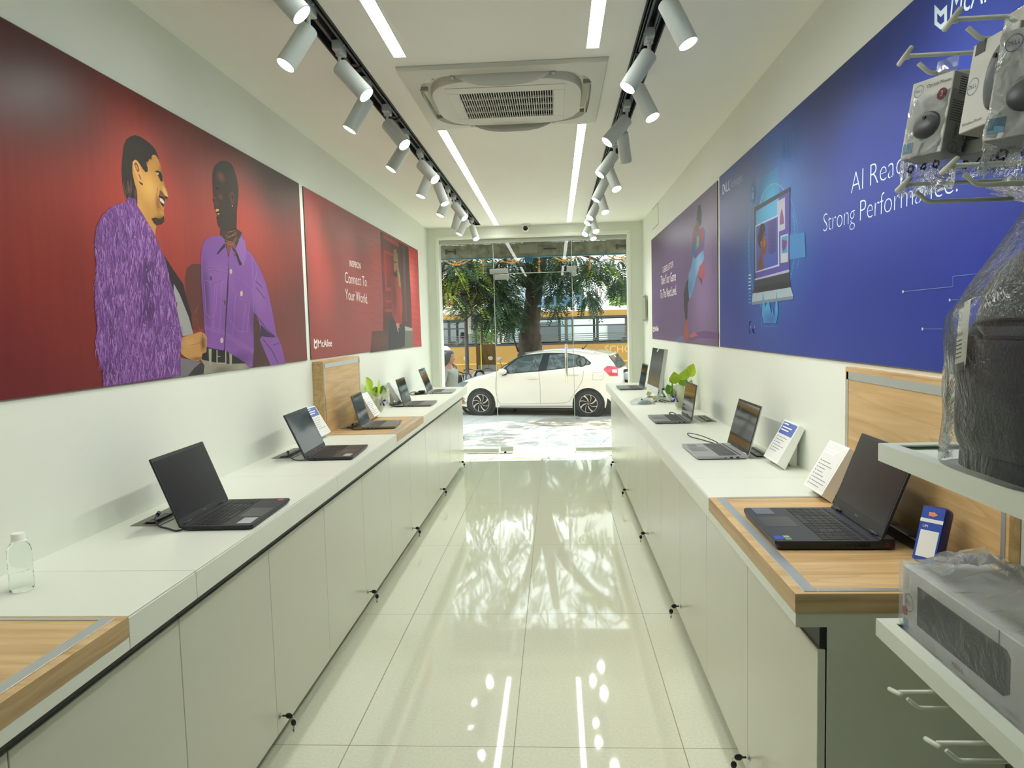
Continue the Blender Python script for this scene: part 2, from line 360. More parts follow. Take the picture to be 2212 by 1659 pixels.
# ------------------------------------------------------------------ counters
GAP = .0012
woodm = None
def wood_mat(name, ax, c1=(200, 167, 117), c2=(179, 145, 96), c3=(216, 188, 140), sc=1.):
    m, nt, b = bsdf(name); N = NT(nt)
    tc = N.n('ShaderNodeTexCoord').outputs['Object']; st = [26*sc]*3; st['xyz'.index(ax)] = 1.6*sc
    mp = N.n('ShaderNodeMapping', {0: tc, 3: st}).outputs[0]
    n1 = N.n('ShaderNodeTexNoise', {'Vector': mp, 'Scale': 1., 'Detail': 6., 'Roughness': .6, 'Distortion': .6}).outputs[0]
    s2 = [5*sc]*3; s2['xyz'.index(ax)] = .55*sc
    mp2 = N.n('ShaderNodeMapping', {0: tc, 3: s2}).outputs[0]
    n2 = N.n('ShaderNodeTexNoise', {'Vector': mp2, 'Scale': 1., 'Detail': 2., 'Distortion': .45}).outputs[0]
    wv = N.m('FRACT', N.m('MULTIPLY', n2, 7.)); line = N.m('POWER', wv, 9.)
    c = N.ramp(n1, [(.3, c2), (.5, c1), (.72, c3)]); c = N.mix(N.m('MULTIPLY', line, .3), c, (140, 100, 56))
    nt.links.new(c, b.inputs['Base Color']); b.inputs['Roughness'].default_value = .42
    bp = N.n('ShaderNodeBump', {'Strength': .06, 'Distance': .004, 'Height': n1}); nt.links.new(bp.outputs[0], b.inputs['Normal']); return m
wood_x = wood_mat('oak_laminate_across', 'x'); wood_y = wood_mat('oak_laminate_along', 'y'); wood_e = wood_mat('oak_edge_along', 'y', (186, 156, 112), (160, 130, 90), (200, 172, 128)); wood_d = wood_mat('oak_edge_across', 'x', (186, 158, 116), (160, 132, 94), (200, 174, 132))
def worktop(side, y0, y1, lab):
    xf, xw = (-.96, XL) if side < 0 else (.53, XR)
    s = 1 if side < 0 else -1                 # towards the aisle
    t = thing('worktop', lab, 'worktop', ((xf+xw)/2, (y0+y1)/2, ZT-.075), group='white counter worktops')
    a, c = sorted((xf-s*.002, xw)); b = MB(); b.box((a, y0+GAP, ZT-.004), (c, y1-GAP, ZT), .0008, 1); b.build('top', lam, t, world=True)
    a, c = sorted((xf, xf-s*.018)); b = MB(); b.box((a, y0+GAP, ZT-.076), (c, y1-GAP, ZT-.0045), .001, 1); b.build('front_edge', lam, t, world=True)
    return t
def tray(side, y0, y1, lab, plab, ytop=None, wall_panel=True, px=.07):
    xf, xw = (-.96, XL) if side < 0 else (.53, XR); s = 1 if side < 0 else -1
    t = thing('wooden_tray_section', lab, 'worktop', ((xf+xw)/2, (y0+y1)/2, ZT-.05))
    xi = xf-s*.022                              # aluminium channel starts here
    b = MB(); a, c = sorted((xf, xw)); b.box((a, y0+GAP, ZT-.046), (c, y1-GAP, ZT), .0012, 1); b.build('board', wood_x, t, world=True)
    bm_ = MB(); a, c = sorted((xf+s*.0008, xf)); bm_.box((a, y0+GAP, ZT-.046), (c, y1-GAP, ZT-.0005)); bm_.build('edge_band', wood_e, t, world=True)
    b = MB()
    def bar(p, q_, wd=.012):
        b.box((p[0], p[1], ZT), (q_[0], q_[1], ZT+.0016), .0006, 1)
    x_in = xw+s*(.02 if side > 0 else .02)
    a, c = sorted((xi, xi-s*.03)); bar((a, y0+.012), (c, y1-.012))
    a, c = sorted((xi-s*.031, x_in)); bar((a, y0+.012), (c, y0+.03)); bar((a, y1-.024), (c, y1-.012)); b.build('metal_channel', alum, t, world=True)
    a, c = sorted((xf, xf-s*.018)); b = MB(); b.box((a, y0+GAP, ZT-.076), (c, y1-GAP, ZT-.047), .001, 1); b.build('front_edge', lam, t, world=True)
    return t
worktop(-1, 1.498, 1.80, 'short white worktop section carrying the water bottle, between the wood tray and a joint')
worktop(-1, 1.80, 3.03, 'white worktop section under the large black laptop beneath the poster of two people in purple')
worktop(-1, 3.03, 4.221, 'white worktop section under the dark laptop with the sky reflected in its screen')
worktop(-1, 5.096, 7.68, 'white worktop section at the door end below the red brick poster')
worktop(1, 2.544, 2.861, 'narrow white worktop section beside the wood tray with the gaming laptop')
worktop(1, 2.861, 5.30, 'white worktop section under the two silver laptops below the blue poster')
worktop(1, 5.30, 7.735, 'white worktop section at the door end under the all-in-one computer')
trayL1 = tray(-1, -.6, 1.498, 'wooden inset worktop at the camera end of the counter beside the water bottle', '')
trayL2 = tray(-1, 4.221, 5.096, 'wooden inset worktop with an upright wood panel and a laptop, below the red brick poster', '')
trayR = tray(1, 1.618, 2.544, 'wooden inset worktop carrying the black gaming laptop', '')
b = MB(); b.box((.5302, 1.6165, ZT-.046), (XR, 1.6178, ZT-.0005)); b.build('edge_band', wood_d, trayR, world=True)
# upright wood panels on the wall
def wpanel(side, y0, y1, z1, th, lab):
    xw = XL if side < 0 else XR; s = 1 if side < 0 else -1; xf = xw+s*th
    t = thing('wooden_wall_panel', lab, 'wall panel', ((xw+xf)/2, (y0+y1)/2, ZT))
    a, c = sorted((xw+s*.001, xf)); b = MB(); b.box((a, y0, ZT+.001), (c, y1, z1), .001, 1); b.build('board', wood_y, t, world=True)
    b = MB(); e = xf+s*.0015
    a, c = sorted((xf, e)); b.box((a, y0+.02, z1-.042), (c, y1-.012, z1-.016)); b.box((a, y0+.012, ZT+.003), (c, y0+.028, z1-.016)); b.box((a, y1-.028, ZT+.003), (c, y1-.012, z1-.016)); b.build('metal_channel', alum, t, world=True)
    return t
wpanel(-1, 4.25, 5.07, 1.325, .066, 'upright wooden wall panel behind the laptop on the wood tray, below the red posters')
wpanel(1, 1.625, 2.535, 1.333, .026, 'upright wooden wall panel behind the gaming laptop, below the blue poster')
# base cabinets: two doors each, a lock with keys
fobm = mat('black_fob', (18, 18, 19), .3)
def cabinet(side, y0, y1, ym, key, lab, ykey=None, endpanel=None):
    xd = -1.015 if side < 0 else .58; s = 1 if side < 0 else -1; xw = XL if side < 0 else XR
    t = thing('base_cabinet', lab, 'cabinet', (xd-s*.25, (y0+y1)/2, 0), group='grey base cabinets')
    a, c = sorted((xd-s*.02, xw+s*.03)); b = MB(); b.box((a, y0+GAP, .07), (c, y1-GAP, ZT-.078))
    a, c = sorted((xd-s*.07, xw+s*.03)); b.box((a, y0+GAP, .0), (c, y1-GAP, .07)); b.build('carcass', mat('carcass_grey', (176, 178, 164), .5), t, world=True)
    a, c = sorted((xd-s*.0195, xd-s*.004)); b = MB(); b.box((a, y0+GAP, .752), (c, y1-GAP, ZT-.077)); b.build('grip_profile', blackm, t, world=True)
    for i, (p, q_) in enumerate(((y0, ym), (ym, y1))):
        if q_-p < .05: continue
        a, c = sorted((xd-s*.018, xd)); b = MB(); b.box((a, p+.0014, .07), (c, q_-.0014, .748), .0012, 1); d = b.build('door', doorm, t, world=True)
        if key and ((p <= ykey < q_)):
            k = MB(); z = .132; k.cyl((xd, ykey, z), (xd+s*.003, ykey, z), .011, 18); k.cyl((xd, ykey, z), (xd+s*.008, ykey, z), .008, 16); k.build('lock', steel, d, world=True, auto=40)
            k = MB(); fx = xd+s*.016; k.box((fx-.006, ykey-.0015, z-.003), (fx+.006, ykey+.0015, z+.003)); k.sphere((xd+s*.034, ykey, z), .011, 12, (1.25, .45, 1)); k.build('key_in_lock', fobm, d, world=True, smooth=True)
            k = MB(); k.tube(arc((xd+s*.046, ykey, z-.008), .008, 0, 342, 14, 'xz'), .0008, 5); k.build('key_ring', steel, d, world=True)
            k = MB(); k.sphere((xd+s*.048, ykey+.002, z-.026), .011, 12, (.9, .45, 1.2)); k.build('spare_key_fob', fobm, d, world=True, smooth=True)
            k = MB(); k.box((xd+s*.048-.003, ykey+.001, z-.062), (xd+s*.048+.003, ykey+.003, z-.036)); k.box((xd+s*.048-.0045, ykey+.001, z-.058), (xd+s*.048, ykey+.003, z-.05)); k.build('spare_key_blade', steel, d, world=True)
    return t
for i, (y0, y1, ym) in enumerate(((-.6, .6, 0), (.6, 1.8, 1.2), (1.8, 3.0, 2.4), (3.0, 4.22, 3.615), (4.22, 5.44, 4.815), (5.44, 6.66, 6.02), (6.66, 7.66, 7.27))):
    cabinet(-1, y0, y1, ym, i > 1, ('grey cabinet under the wood worktop, mostly out of frame', 'grey base cabinet below the water bottle and wood worktop', 'grey base cabinet with keys below the large black laptop, red poster side',
        'grey base cabinet with keys below the laptop with the sky reflected in its screen', 'grey base cabinet with keys below the left wood tray section', 'grey base cabinet with keys on the red poster side, second from the glass door', 'grey base cabinet with keys at the glass door end, red poster side')[i], ym+.022)
for i, (y0, y1, ym) in enumerate(((1.62, 2.835, 2.221), (2.835, 4.08, 3.45), (4.08, 5.31, 4.69), (5.31, 6.57, 5.955), (6.57, 7.72, 7.18))):
    cabinet(1, y0, y1, ym, True, ('grey base cabinet with keys below the black gaming laptop', 'grey base cabinet with keys below the nearest silver laptop, blue poster side', 'grey base cabinet with keys below the laptop in front of the potted plant',
        'grey base cabinet with keys below the all-in-one computer, second from the glass door', 'grey base cabinet with keys at the glass door end, purple poster side')[i], ym-.022, endpanel=i == 0)
cabR = [o for o in COL.objects if o.get('label') == 'grey base cabinet with keys below the black gaming laptop'][0]
b = MB(); b.prism([(.5305, 1.6182, ZT-.0465), (.5305, 1.6182, .802), (.6, 1.6182, .802), (.6, 1.6182, 0), (XR-.025, 1.6182, 0), (XR-.025, 1.6182, ZT-.0465)], (0, .016, 0)); b.build('end_panel', doorm, cabR, world=True)
# ================================================================== posters (flat prints on thin boards)
def blob_mat(name, base, blobs, P, rough=.5, streak=0., spec=.2):
    m, nt, b = bsdf(name); N = NT(nt)
    pos = N.n('ShaderNodeNewGeometry').outputs['Position']; s = N.n('ShaderNodeSeparateXYZ', [pos]); c = lin(dim(base))
    for x, y, rx, ry, col, st in blobs:
        o, ex, ey = P(x, y), P(x+rx, y), P(x, y+ry)
        dy = N.m('DIVIDE', N.m('SUBTRACT', s.outputs[1], o.y), abs(ex.y-o.y)); dz = N.m('DIVIDE', N.m('SUBTRACT', s.outputs[2], o.z), abs(ey.z-o.z))
        d = N.m('SQRT', N.m('ADD', N.m('MULTIPLY', dy, dy), N.m('MULTIPLY', dz, dz)))
        mr = N.n('ShaderNodeMapRange', {0: d, 1: 0., 2: 1., 3: float(st), 4: 0.}, interpolation_type='SMOOTHSTEP', clamp=True)
        c = N.mix(mr.outputs[0], c, dim(col))
    if streak:
        mp = N.n('ShaderNodeMapping', {0: pos, 3: (1., 14., .7)}).outputs[0]; n = N.n('ShaderNodeTexNoise', {'Vector': mp, 'Scale': 3., 'Detail': 3.}).outputs[0]
        c = N.mix(N.m('MULTIPLY', n, streak), c, tuple(v*.5 for v in base))
    nt.links.new(c, b.inputs['Base Color']) if hasattr(c, 'is_output') else None
    if not hasattr(c, 'is_output'): b.inputs['Base Color'].default_value = c
    b.inputs['Roughness'].default_value = rough; b.inputs['Specular IOR Level'].default_value = spec; return m
def dim(c): m = sum(c)/3; return tuple(max(0, min(255, (m+(v-m)*1.03)*.86)) for v in c)
def ink(c, rough=.45): return mat('ink_%d_%d_%d' % c, dim(c), rough, spec=.2)
from mathutils.geometry import tessellate_polygon
class Print:                               # flat printed artwork: coloured shapes laid on a board, one mesh per motif
    def __init__(s, ax_x, sgn, lift=.0001): s.X = ax_x; s.s = sgn; s.h = lift; s.F = []
    def P(s, x, y): return PX(x, y, 'X', s.X)
    def pt(s, p, dh=0): v = s.P(*p); return Vector((s.X+s.s*(s.h+dh), v.y, v.z))
    def poly(s, pts, m, step=.000012):
        s.h += step; V = [s.pt(p) for p in pts]
        s.F += [([V[i] for i in t], m) for t in tessellate_polygon([V])]
    def line(s, pts, w, m, step=.000008, closed=False):
        s.h += step; n = len(pts)
        for i in range(n if closed else n-1):
            a, b = Vector(pts[i]), Vector(pts[(i+1) % n]); d = b-a
            if d.length < 1e-6: continue
            d.normalize(); q_ = Vector((-d.y, d.x))*w/2; e = d*w*.3
            s.F.append(([s.pt(a+q_-e), s.pt(b+q_+e), s.pt(b-q_+e), s.pt(a-q_-e)], m))
    def ell(s, x, y, rx, ry, m, n=20, rot=0, step=.000008):
        s.poly([(x+rx*cos(2*pi*i/n)*cos(rot)-ry*sin(2*pi*i/n)*sin(rot), y+rx*cos(2*pi*i/n)*sin(rot)+ry*sin(2*pi*i/n)*cos(rot)) for i in range(n)], m, step)
    def build(s, name, parent):
        ms = []; me = bpy.data.meshes.new(name); V = []; Fc = []; mi = []
        for f, m in s.F:
            if m not in ms: ms.append(m)
            k = len(V); V += f; Fc.append(range(k, k+len(f))); mi.append(ms.index(m))
        me.from_pydata([tuple(v) for v in V], [], [list(f) for f in Fc])
        for p, i in zip(me.polygons, mi): p.material_index = i
        bm_ = bmesh.new(); bm_.from_mesh(me)
        for f in bm_.faces:
            f.normal_update()
            if f.normal.x*s.s < 0: f.normal_flip()
        bm_.to_mesh(me); bm_.free()
        for m in ms: me.materials.append(m)
        o = bpy.data.objects.new(name, me); COL.objects.link(o); R = ROOT.get(parent, Matrix()); ROOT[o] = R
        me.transform(R.inverted()); o.parent = parent; s.F = []; return o
    def text(s, name, body, a, b_, hpx, m, parent, **kw):   # from pixel a to pixel b (mid-height), hpx = capital height in the photo
        A, B = s.pt(a), s.pt(b_); c = (a[0]+b_[0])/2, (a[1]+b_[1])/2
        h = (s.P(c[0], c[1]-hpx/2)-s.P(c[0], c[1]+hpx/2)).length
        me = text_mesh(body, 1, **kw); xs = [v.co.x for v in me.vertices]; bpy.data.meshes.remove(me)
        sx = (B-A).length/(max(xs)-min(xs)); sz = h/.69
        C = (A+B)/2; C.x = s.X+s.s*(s.h+.00005)
        M = frame(C, B-A, (0, 0, 1)) @ Matrix.Diagonal((sx, sz, 1, 1)) @ Matrix.Translation((-(max(xs)+min(xs))/2, 0, 0))
        return text(name, body, M, m, parent, **kw)
    def shield(s, x0, y0, x1, y1, m):      # notched shield mark
        f = lambda u, v, x0=x0, y0=y0, x1=x1, y1=y1: (x0+(x1-x0)*u, y1+(y0-y1)*v)
        o = [(0, 1), (.5, .74), (1, 1), (1, .2), (.5, 0), (0, .2)]; i = [(.22, .66), (.5, .5), (.78, .66), (.78, .32), (.5, .2), (.22, .32)]
        s.h += .00003
        for k in range(6): s.F.append(([s.pt(f(*o[k])), s.pt(f(*o[(k+1) % 6])), s.pt(f(*i[(k+1) % 6])), s.pt(f(*i[k]))], m))
def board(name, lab, y0, y1, z0, z1, side, m):
    X = XL if side < 0 else XR; s = 1 if side < 0 else -1
    t = thing(name, lab, 'poster', (X+s*.006, (y0+y1)/2, (z0+z1)/2))
    a, c = sorted((X+s*.0008, X+s*.006)); b = MB(); b.box((a, y0, z0), (c, y1, z1), .001, 1); b.build('edge', mat('dark_print_edge', (96, 90, 84), .6), t, world=True)
    b = MB(); x = X+s*.0062; b.poly([(x, y0+.003, z0+.003), (x, y1-.003, z0+.003), (x, y1-.003, z1-.003), (x, y0+.003, z1-.003)]); b.build('printed_sheet', m, t, world=True)
    return t, Print(x, s)
def crop(ox, oy, k): return lambda *p: [(ox+k*p[i], oy+k*p[i+1]) for i in range(0, len(p), 2)]
A_ = crop(230, 270, .15071); B_ = crop(400, 330, .13865); C_ = crop(180, 420, .25316); D_ = crop(360, 520, .18088)
# ---- poster with two people in purple
PL = lambda x, y: PX(x, y, 'X', XL+.0062)
bg1 = blob_mat('print_dark_red', (74, 40, 42), [(120, 900, 420, 420, (128, 40, 50), .9), (420, 470, 330, 330, (205, 74, 58), 1), (330, 620, 300, 300, (178, 58, 46), .9), (180, 640, 110, 330, (140, 48, 42), .7), (600, 360, 150, 160, (84, 66, 58), .9), (620, 760, 150, 190, (150, 66, 62), .8), (80, 200, 260, 240, (60, 40, 40), .8)], PL, .4, streak=.25)
pt1, P = board('poster', 'large dark red poster of two laughing people in purple coats', 1.15, 4.158, 1.338, 2.362, -1, bg1)
skin1 = blob_mat('print_skin_gold', (206, 150, 78), [(322, 405, 36, 50, (238, 184, 100), 1), (350, 480, 22, 22, (84, 48, 30), 1), (352, 375, 12, 28, (130, 72, 42), .9), (345, 340, 20, 20, (224, 160, 84), .8), (300, 450, 20, 40, (226, 170, 92), .8), (341, 440, 9, 30, (150, 84, 44), .8)], PL)
hair1 = ink((50, 44, 40)); dark1 = ink((44, 28, 24)); shadow1 = ink((84, 54, 52))
P.poly(D_(410, 280, 300, 275, 240, 330, 215, 450, 230, 640, 260, 800, 300, 900, 400, 1050, 440, 1050, 440, 600), ink((104, 56, 52)))
P.build('printed_shadow', pt1)
P.poly(A_(650, 425, 700, 430, 740, 490, 775, 580, 800, 680, 815, 780, 830, 860, 870, 950, 885, 1020, 870, 1055, 840, 1060, 835, 1110, 825, 1180, 820, 1240, 830, 1320, 828, 1380, 790, 1420, 720, 1440, 705, 1500, 700, 1560, 700, 1660, 640, 1600, 560, 1450, 480, 1320, 420, 1180, 430, 1050, 420, 930, 390, 820, 360, 680, 360, 600, 375, 520, 420, 490, 480, 540, 520, 600, 560, 640, 600, 520), skin1)
P.poly(A_(225, 830, 215, 640, 225, 470, 245, 300, 280, 210, 340, 165, 410, 145, 480, 165, 560, 215, 640, 280, 700, 350, 735, 430, 757, 510, 725, 450, 690, 425, 660, 430, 640, 470, 655, 500, 610, 480, 600, 520, 560, 535, 590, 610, 592, 665, 560, 678, 520, 630, 470, 550, 440, 512, 400, 500, 375, 530, 370, 600, 372, 690, 400, 820, 430, 930, 442, 1050, 442, 1140, 330, 1110, 270, 1030, 240, 930), hair1)
P.poly(A_(372, 560, 385, 515, 420, 497, 455, 530, 482, 600, 512, 690, 522, 770, 515, 855, 490, 835, 450, 780, 410, 690), ink((226, 172, 106)))
P.poly(A_(395, 560, 420, 530, 450, 570, 472, 640, 452, 682, 425, 640), ink((122, 72, 44))); P.poly(A_(410, 575, 425, 560, 445, 600, 455, 640, 440, 650), ink((204, 146, 86)))
P.poly(A_(450, 690, 480, 720, 505, 790, 480, 770), ink((150, 92, 54))); P.poly(A_(460, 800, 520, 840, 520, 868, 485, 845), dark1)
P.poly(A_(690, 665, 735, 652, 775, 672, 800, 730, 805, 800, 780, 815, 760, 770, 735, 720, 745, 690), dark1); P.poly(A_(712, 688, 750, 684, 748, 708, 730, 716), ink((236, 204, 140)))
P.poly(A_(795, 865, 830, 905, 868, 985, 880, 1035, 850, 1025, 815, 960), ink((238, 194, 118))); P.poly(A_(835, 1012, 880, 1035, 868, 1056, 842, 1058, 825, 1035), dark1)
P.poly(A_(765, 930, 800, 960, 840, 1030, 830, 1050, 780, 1005, 755, 1010), ink((128, 74, 48)))
P.poly(A_(752, 1005, 800, 1020, 838, 1055, 832, 1130, 815, 1185, 778, 1130, 748, 1070), dark1); P.poly(A_(758, 1042, 800, 1060, 828, 1098, 826, 1135, 790, 1112, 764, 1085), ink((242, 228, 196)))
P.line(A_(735, 900, 722, 980, 728, 1080, 745, 1190), .9, ink((140, 80, 44))); P.line(A_(760, 1180, 790, 1215, 815, 1235), .8, ink((110, 60, 36)))
P.poly(A_(640, 1340, 700, 1325, 770, 1345, 822, 1300, 832, 1380, 790, 1422, 720, 1442, 680, 1410), ink((64, 40, 28)))
for i in range(26): a = random.uniform(0, 1); x0 = 560+a*140; P.line(A_(x0-60, 440+a*20-random.uniform(0, 60), x0-20+random.uniform(-20, 20), 480+random.uniform(-20, 40)), .35, hair1, step=.000002)
for i in range(22): x = random.uniform(240, 430); y = random.uniform(780, 980); P.line(A_(x, y, x+random.uniform(-8, 14), y+70, x+random.uniform(-12, 24), y+150), .4, ink((150, 112, 104)), step=.000002)
P.build('printed_head', pt1)
# shirt, lining, trousers of the left figure, hands
P.poly(C_(690, 520, 740, 600, 800, 690, 850, 760, 880, 880, 920, 1020, 935, 1190, 840, 1200, 760, 900, 700, 700), ink((50, 36, 42)))
P.poly(C_(770, 760, 820, 850, 860, 950, 900, 1050, 938, 1190, 850, 1210, 800, 1120, 770, 960), ink((172, 172, 168)))
P.poly(D_(300, 870, 350, 800, 372, 735, 388, 740, 385, 800, 370, 860, 385, 960, 370, 1080, 310, 1060), ink((112, 60, 48)))
P.line(D_(330, 870, 372, 790), .8, ink((160, 92, 70))); P.line(D_(335, 930, 385, 980), .8, ink((150, 84, 64)))
P.poly(D_(100, 1380, 180, 1400, 410, 1450, 380, 1500, 250, 1615, 60, 1640), ink((128, 124, 128))); P.poly(D_(250, 1615, 330, 1520, 410, 1450, 470, 1470, 440, 1590), ink((62, 58, 60)))
# the second figure: trousers, belt, jacket
P.poly(D_(400, 1410, 560, 1400, 760, 1440, 930, 1455, 995, 1522, 700, 1558, 440, 1592, 450, 1490), blob_mat('print_trousers', (158, 154, 136), [(480, 800, 30, 14, (112, 108, 98), .8), (520, 792, 18, 16, (178, 174, 154), .9)], PL))
P.poly(D_(430, 1290, 470, 1265, 700, 1290, 860, 1400, 950, 1465, 700, 1470, 560, 1450, 420, 1420), ink((32, 32, 32)))
for x in (520, 765): P.poly(D_(x-20, 1290, x+16, 1290, x+12, 1485, x-14, 1485), ink((176, 172, 152)))
P.line(D_(600, 1310, 600, 1460, 705, 1465, 705, 1312), 2.2, ink((196, 186, 160))); P.line(D_(600, 1380, 640, 1380), 1.4, ink((196, 186, 160)))
P.build('printed_trousers', pt1)
skin2 = blob_mat('print_skin_dark', (62, 48, 42), [(477, 382, 12, 16, (128, 84, 62), .9), (476, 425, 8, 10, (120, 74, 56), .8), (500, 425, 10, 14, (98, 62, 50), .7), (467, 440, 8, 12, (96, 56, 46), .8)], PL)
P.poly(B_(545, 1185, 800, 1180, 890, 1250, 860, 1500, 800, 1500, 720, 1470, 690, 1620, 640, 1620, 590, 1380, 540, 1300), ink((74, 50, 42))); P.poly(B_(640, 1390, 700, 1370, 780, 1420, 800, 1500, 720, 1470, 685, 1600, 660, 1560), ink((140, 78, 60)))
P.poly(B_(425, 330, 440, 250, 480, 180, 560, 125, 640, 130, 710, 165, 760, 250, 800, 380, 830, 540, 830, 660, 805, 900, 800, 1195, 700, 1230, 600, 1210, 545, 1175, 510, 1130, 500, 1060, 485, 1010, 500, 970, 465, 900, 455, 860, 445, 780, 425, 740, 440, 680, 430, 560, 425, 440), skin2)
P.poly(B_(440, 250, 480, 180, 560, 125, 640, 130, 710, 165, 760, 250, 800, 380, 830, 540, 830, 660, 815, 800, 780, 800, 765, 640, 720, 600, 690, 440, 620, 330, 560, 280, 490, 280, 455, 330), ink((56, 50, 46)))
P.poly(B_(690, 640, 730, 605, 757, 640, 765, 720, 755, 800, 725, 810, 700, 740), ink((100, 62, 50))); P.poly(B_(715, 660, 740, 640, 752, 700, 735, 770), ink((52, 38, 34))); P.ell(*B_(732, 828)[0], .9, 1.6, ink((214, 206, 190)))
P.line(B_(490, 465, 520, 470, 545, 500), .7, ink((34, 26, 24))); P.poly(B_(470, 545, 510, 530, 535, 560, 500, 590), ink((34, 26, 24))); P.poly(B_(440, 690, 470, 700, 480, 715, 440, 712), ink((128, 76, 60)))
P.poly(B_(465, 890, 495, 865, 540, 880, 545, 930, 515, 975, 488, 945), ink((34, 22, 20))); P.poly(B_(467, 888, 495, 872, 528, 882, 525, 905, 478, 920), ink((226, 176, 100))); P.poly(B_(488, 945, 540, 935, 515, 972), ink((216, 166, 92)))
for a in ((660, 1240, 780, 1210), (630, 1290, 700, 1300, 800, 1270), (615, 1350, 680, 1390, 740, 1395, 800, 1310), (640, 1330, 700, 1310, 795, 1235), (625, 1400, 690, 1430, 750, 1425, 800, 1340), (830, 1330, 845, 1420)): P.line(B_(*a), .55, ink((206, 168, 110)))
P.build('printed_face', pt1)
pj = blob_mat('print_jacket_purple', (146, 94, 176), [(480, 600, 40, 60, (160, 108, 188), .8), (500, 700, 40, 60, (132, 84, 164), .8), (445, 640, 12, 120, (96, 62, 122), .9), (560, 640, 20, 60, (160, 110, 184), .8), (545, 690, 12, 50, (96, 60, 120), .7), (520, 775, 40, 24, (110, 72, 138), .9)], PL)
st, sm_ = ink((190, 142, 212)), ink((90, 58, 112)); cream = ink((218, 208, 178))
P.poly(D_(1035, 850, 1110, 980, 1135, 1160, 1240, 1490, 1020, 1512, 1030, 1100), shadow1)
P.poly(B_(240, 1660, 255, 1500, 290, 1390, 350, 1320, 440, 1300, 550, 1288, 605, 1345, 625, 1420, 665, 1610, 680, 1650)+D_(742, 190, 770, 70, 830, 100, 880, -40, 890, -90, 930, 0, 945, 90, 990, 130, 1050, 220, 1110, 330, 1180, 500, 1230, 700, 1280, 950, 1310, 1130, 1370, 1250, 1400, 1380, 1412, 1468, 1240, 1488, 1160, 1300, 1110, 1180, 1130, 1150, 1105, 980, 1060, 880, 1040, 860, 1035, 1000, 1040, 1300, 1022, 1506, 990, 1512, 930, 1455, 850, 1400, 760, 1350, 690, 1300, 670, 1310, 560, 1290, 480, 1268, 450, 1050, 435, 800, 410, 480, 408, 200), pj)
P.poly(D_(600, 150, 640, 90, 690, 30, 700, 70, 640, 130, 605, 170), ink((50, 38, 50))); P.poly(D_(770, 70, 815, 100, 860, 170, 905, 280, 870, 300, 830, 190), ink((54, 40, 58)))
P.poly(D_(820, 100, 880, -50, 930, 0, 942, 90, 935, 200, 915, 300, 870, 210), ink((160, 110, 186)))
P.poly(D_(742, 190, 735, 600, 715, 900, 692, 1300, 682, 1308, 700, 900, 722, 500), ink((62, 40, 76)))
for a in ((440, 330, 530, 310, 600, 330, 670, 365, 735, 375), (445, 372, 530, 345, 668, 372), (440, 470, 500, 485, 525, 520, 570, 490, 640, 470, 668, 372), (780, 440, 850, 450, 930, 500, 1030, 600), (780, 560, 830, 620, 885, 700, 1005, 728, 1025, 610), (455, 1020, 560, 1040, 690, 1085), (705, 1105, 850, 1180, 1040, 1320)):
    P.line([(x+.4, y+.6) for x, y in D_(*a)], .9, sm_); P.line(D_(*a), .55, st)
for a in ((575, 520, 550, 1040), (600, 510, 585, 860), (450, 500, 465, 860, 510, 920, 600, 860), (660, 480, 632, 1060), (820, 640, 800, 1000, 785, 1130), (945, 740, 890, 1180), (990, 740, 960, 1090, 850, 1080, 750, 940), (1015, 200, 1030, 500, 1035, 850), (945, 145, 1000, 160, 1080, 320, 1050, 520), (930, 30, 938, 200, 912, 295, 860, 200)): P.line(D_(*a), .5, st)
for a in ((1060, 880, 1180, 1040, 1300, 1150), (1150, 1180, 1250, 1300, 1330, 1460), (1060, 480, 1140, 560), (1070, 560, 1170, 690), (1270, 1250, 1340, 1220)): P.line(D_(*a), 1.6, ink((92, 58, 114)))
P.poly(D_(1120, 1000, 1200, 1080, 1290, 1140, 1280, 1155, 1190, 1150, 1125, 1140), ink((66, 42, 82)))
for i in range(26): x, y = 720+i*12.6, 1115+i*7.6; P.line(D_(x, y, x-4, y+48), .4, st, step=.000002)
for i in range(17): x, y = 460+i*14, 1022+i*4; P.line(D_(x, y, x-1, y+40), .4, st, step=.000002)
for x, y, rx, ry, c_ in ((765, 367, 15, 30, cream), (890, 632, 17, 32, cream), (655, 1190, 18, 32, cream), (525, 448, 14, 26, ink((88, 74, 76))), (690, 740, 16, 28, ink((98, 84, 84))), (810, 160, 12, 32, ink((110, 96, 84)))): P.ell(*D_(x, y)[0], rx*.18, ry*.18, c_)
for x, y in ((525, 400), (893, 585), (640, 1180), (672, 735), (712, 310)): P.line(D_(x, y, x+8, y+20), .8, ink((196, 160, 186)))
P.build('printed_jacket', pt1)
P.poly(D_(150, 1170, 250, 1130, 330, 1110, 400, 1085, 450, 1110, 475, 1150, 478, 1230, 470, 1330, 425, 1350, 410, 1400, 380, 1440, 300, 1430, 220, 1390, 170, 1350, 150, 1250), blob_mat('print_hand_gold', (204, 152, 90), [(438, 742, 9, 26, (128, 80, 54), 1), (425, 775, 24, 7, (136, 86, 54), .9), (410, 740, 18, 16, (222, 170, 106), .8)], PL))
for a in ((425, 1100, 430, 1170, 470, 1200), (425, 1170, 420, 1250, 470, 1280), (420, 1250, 415, 1330), (260, 1250, 340, 1235, 410, 1210)): P.line(D_(*a), .7, ink((126, 80, 50)))
P.build('printed_hand', pt1)
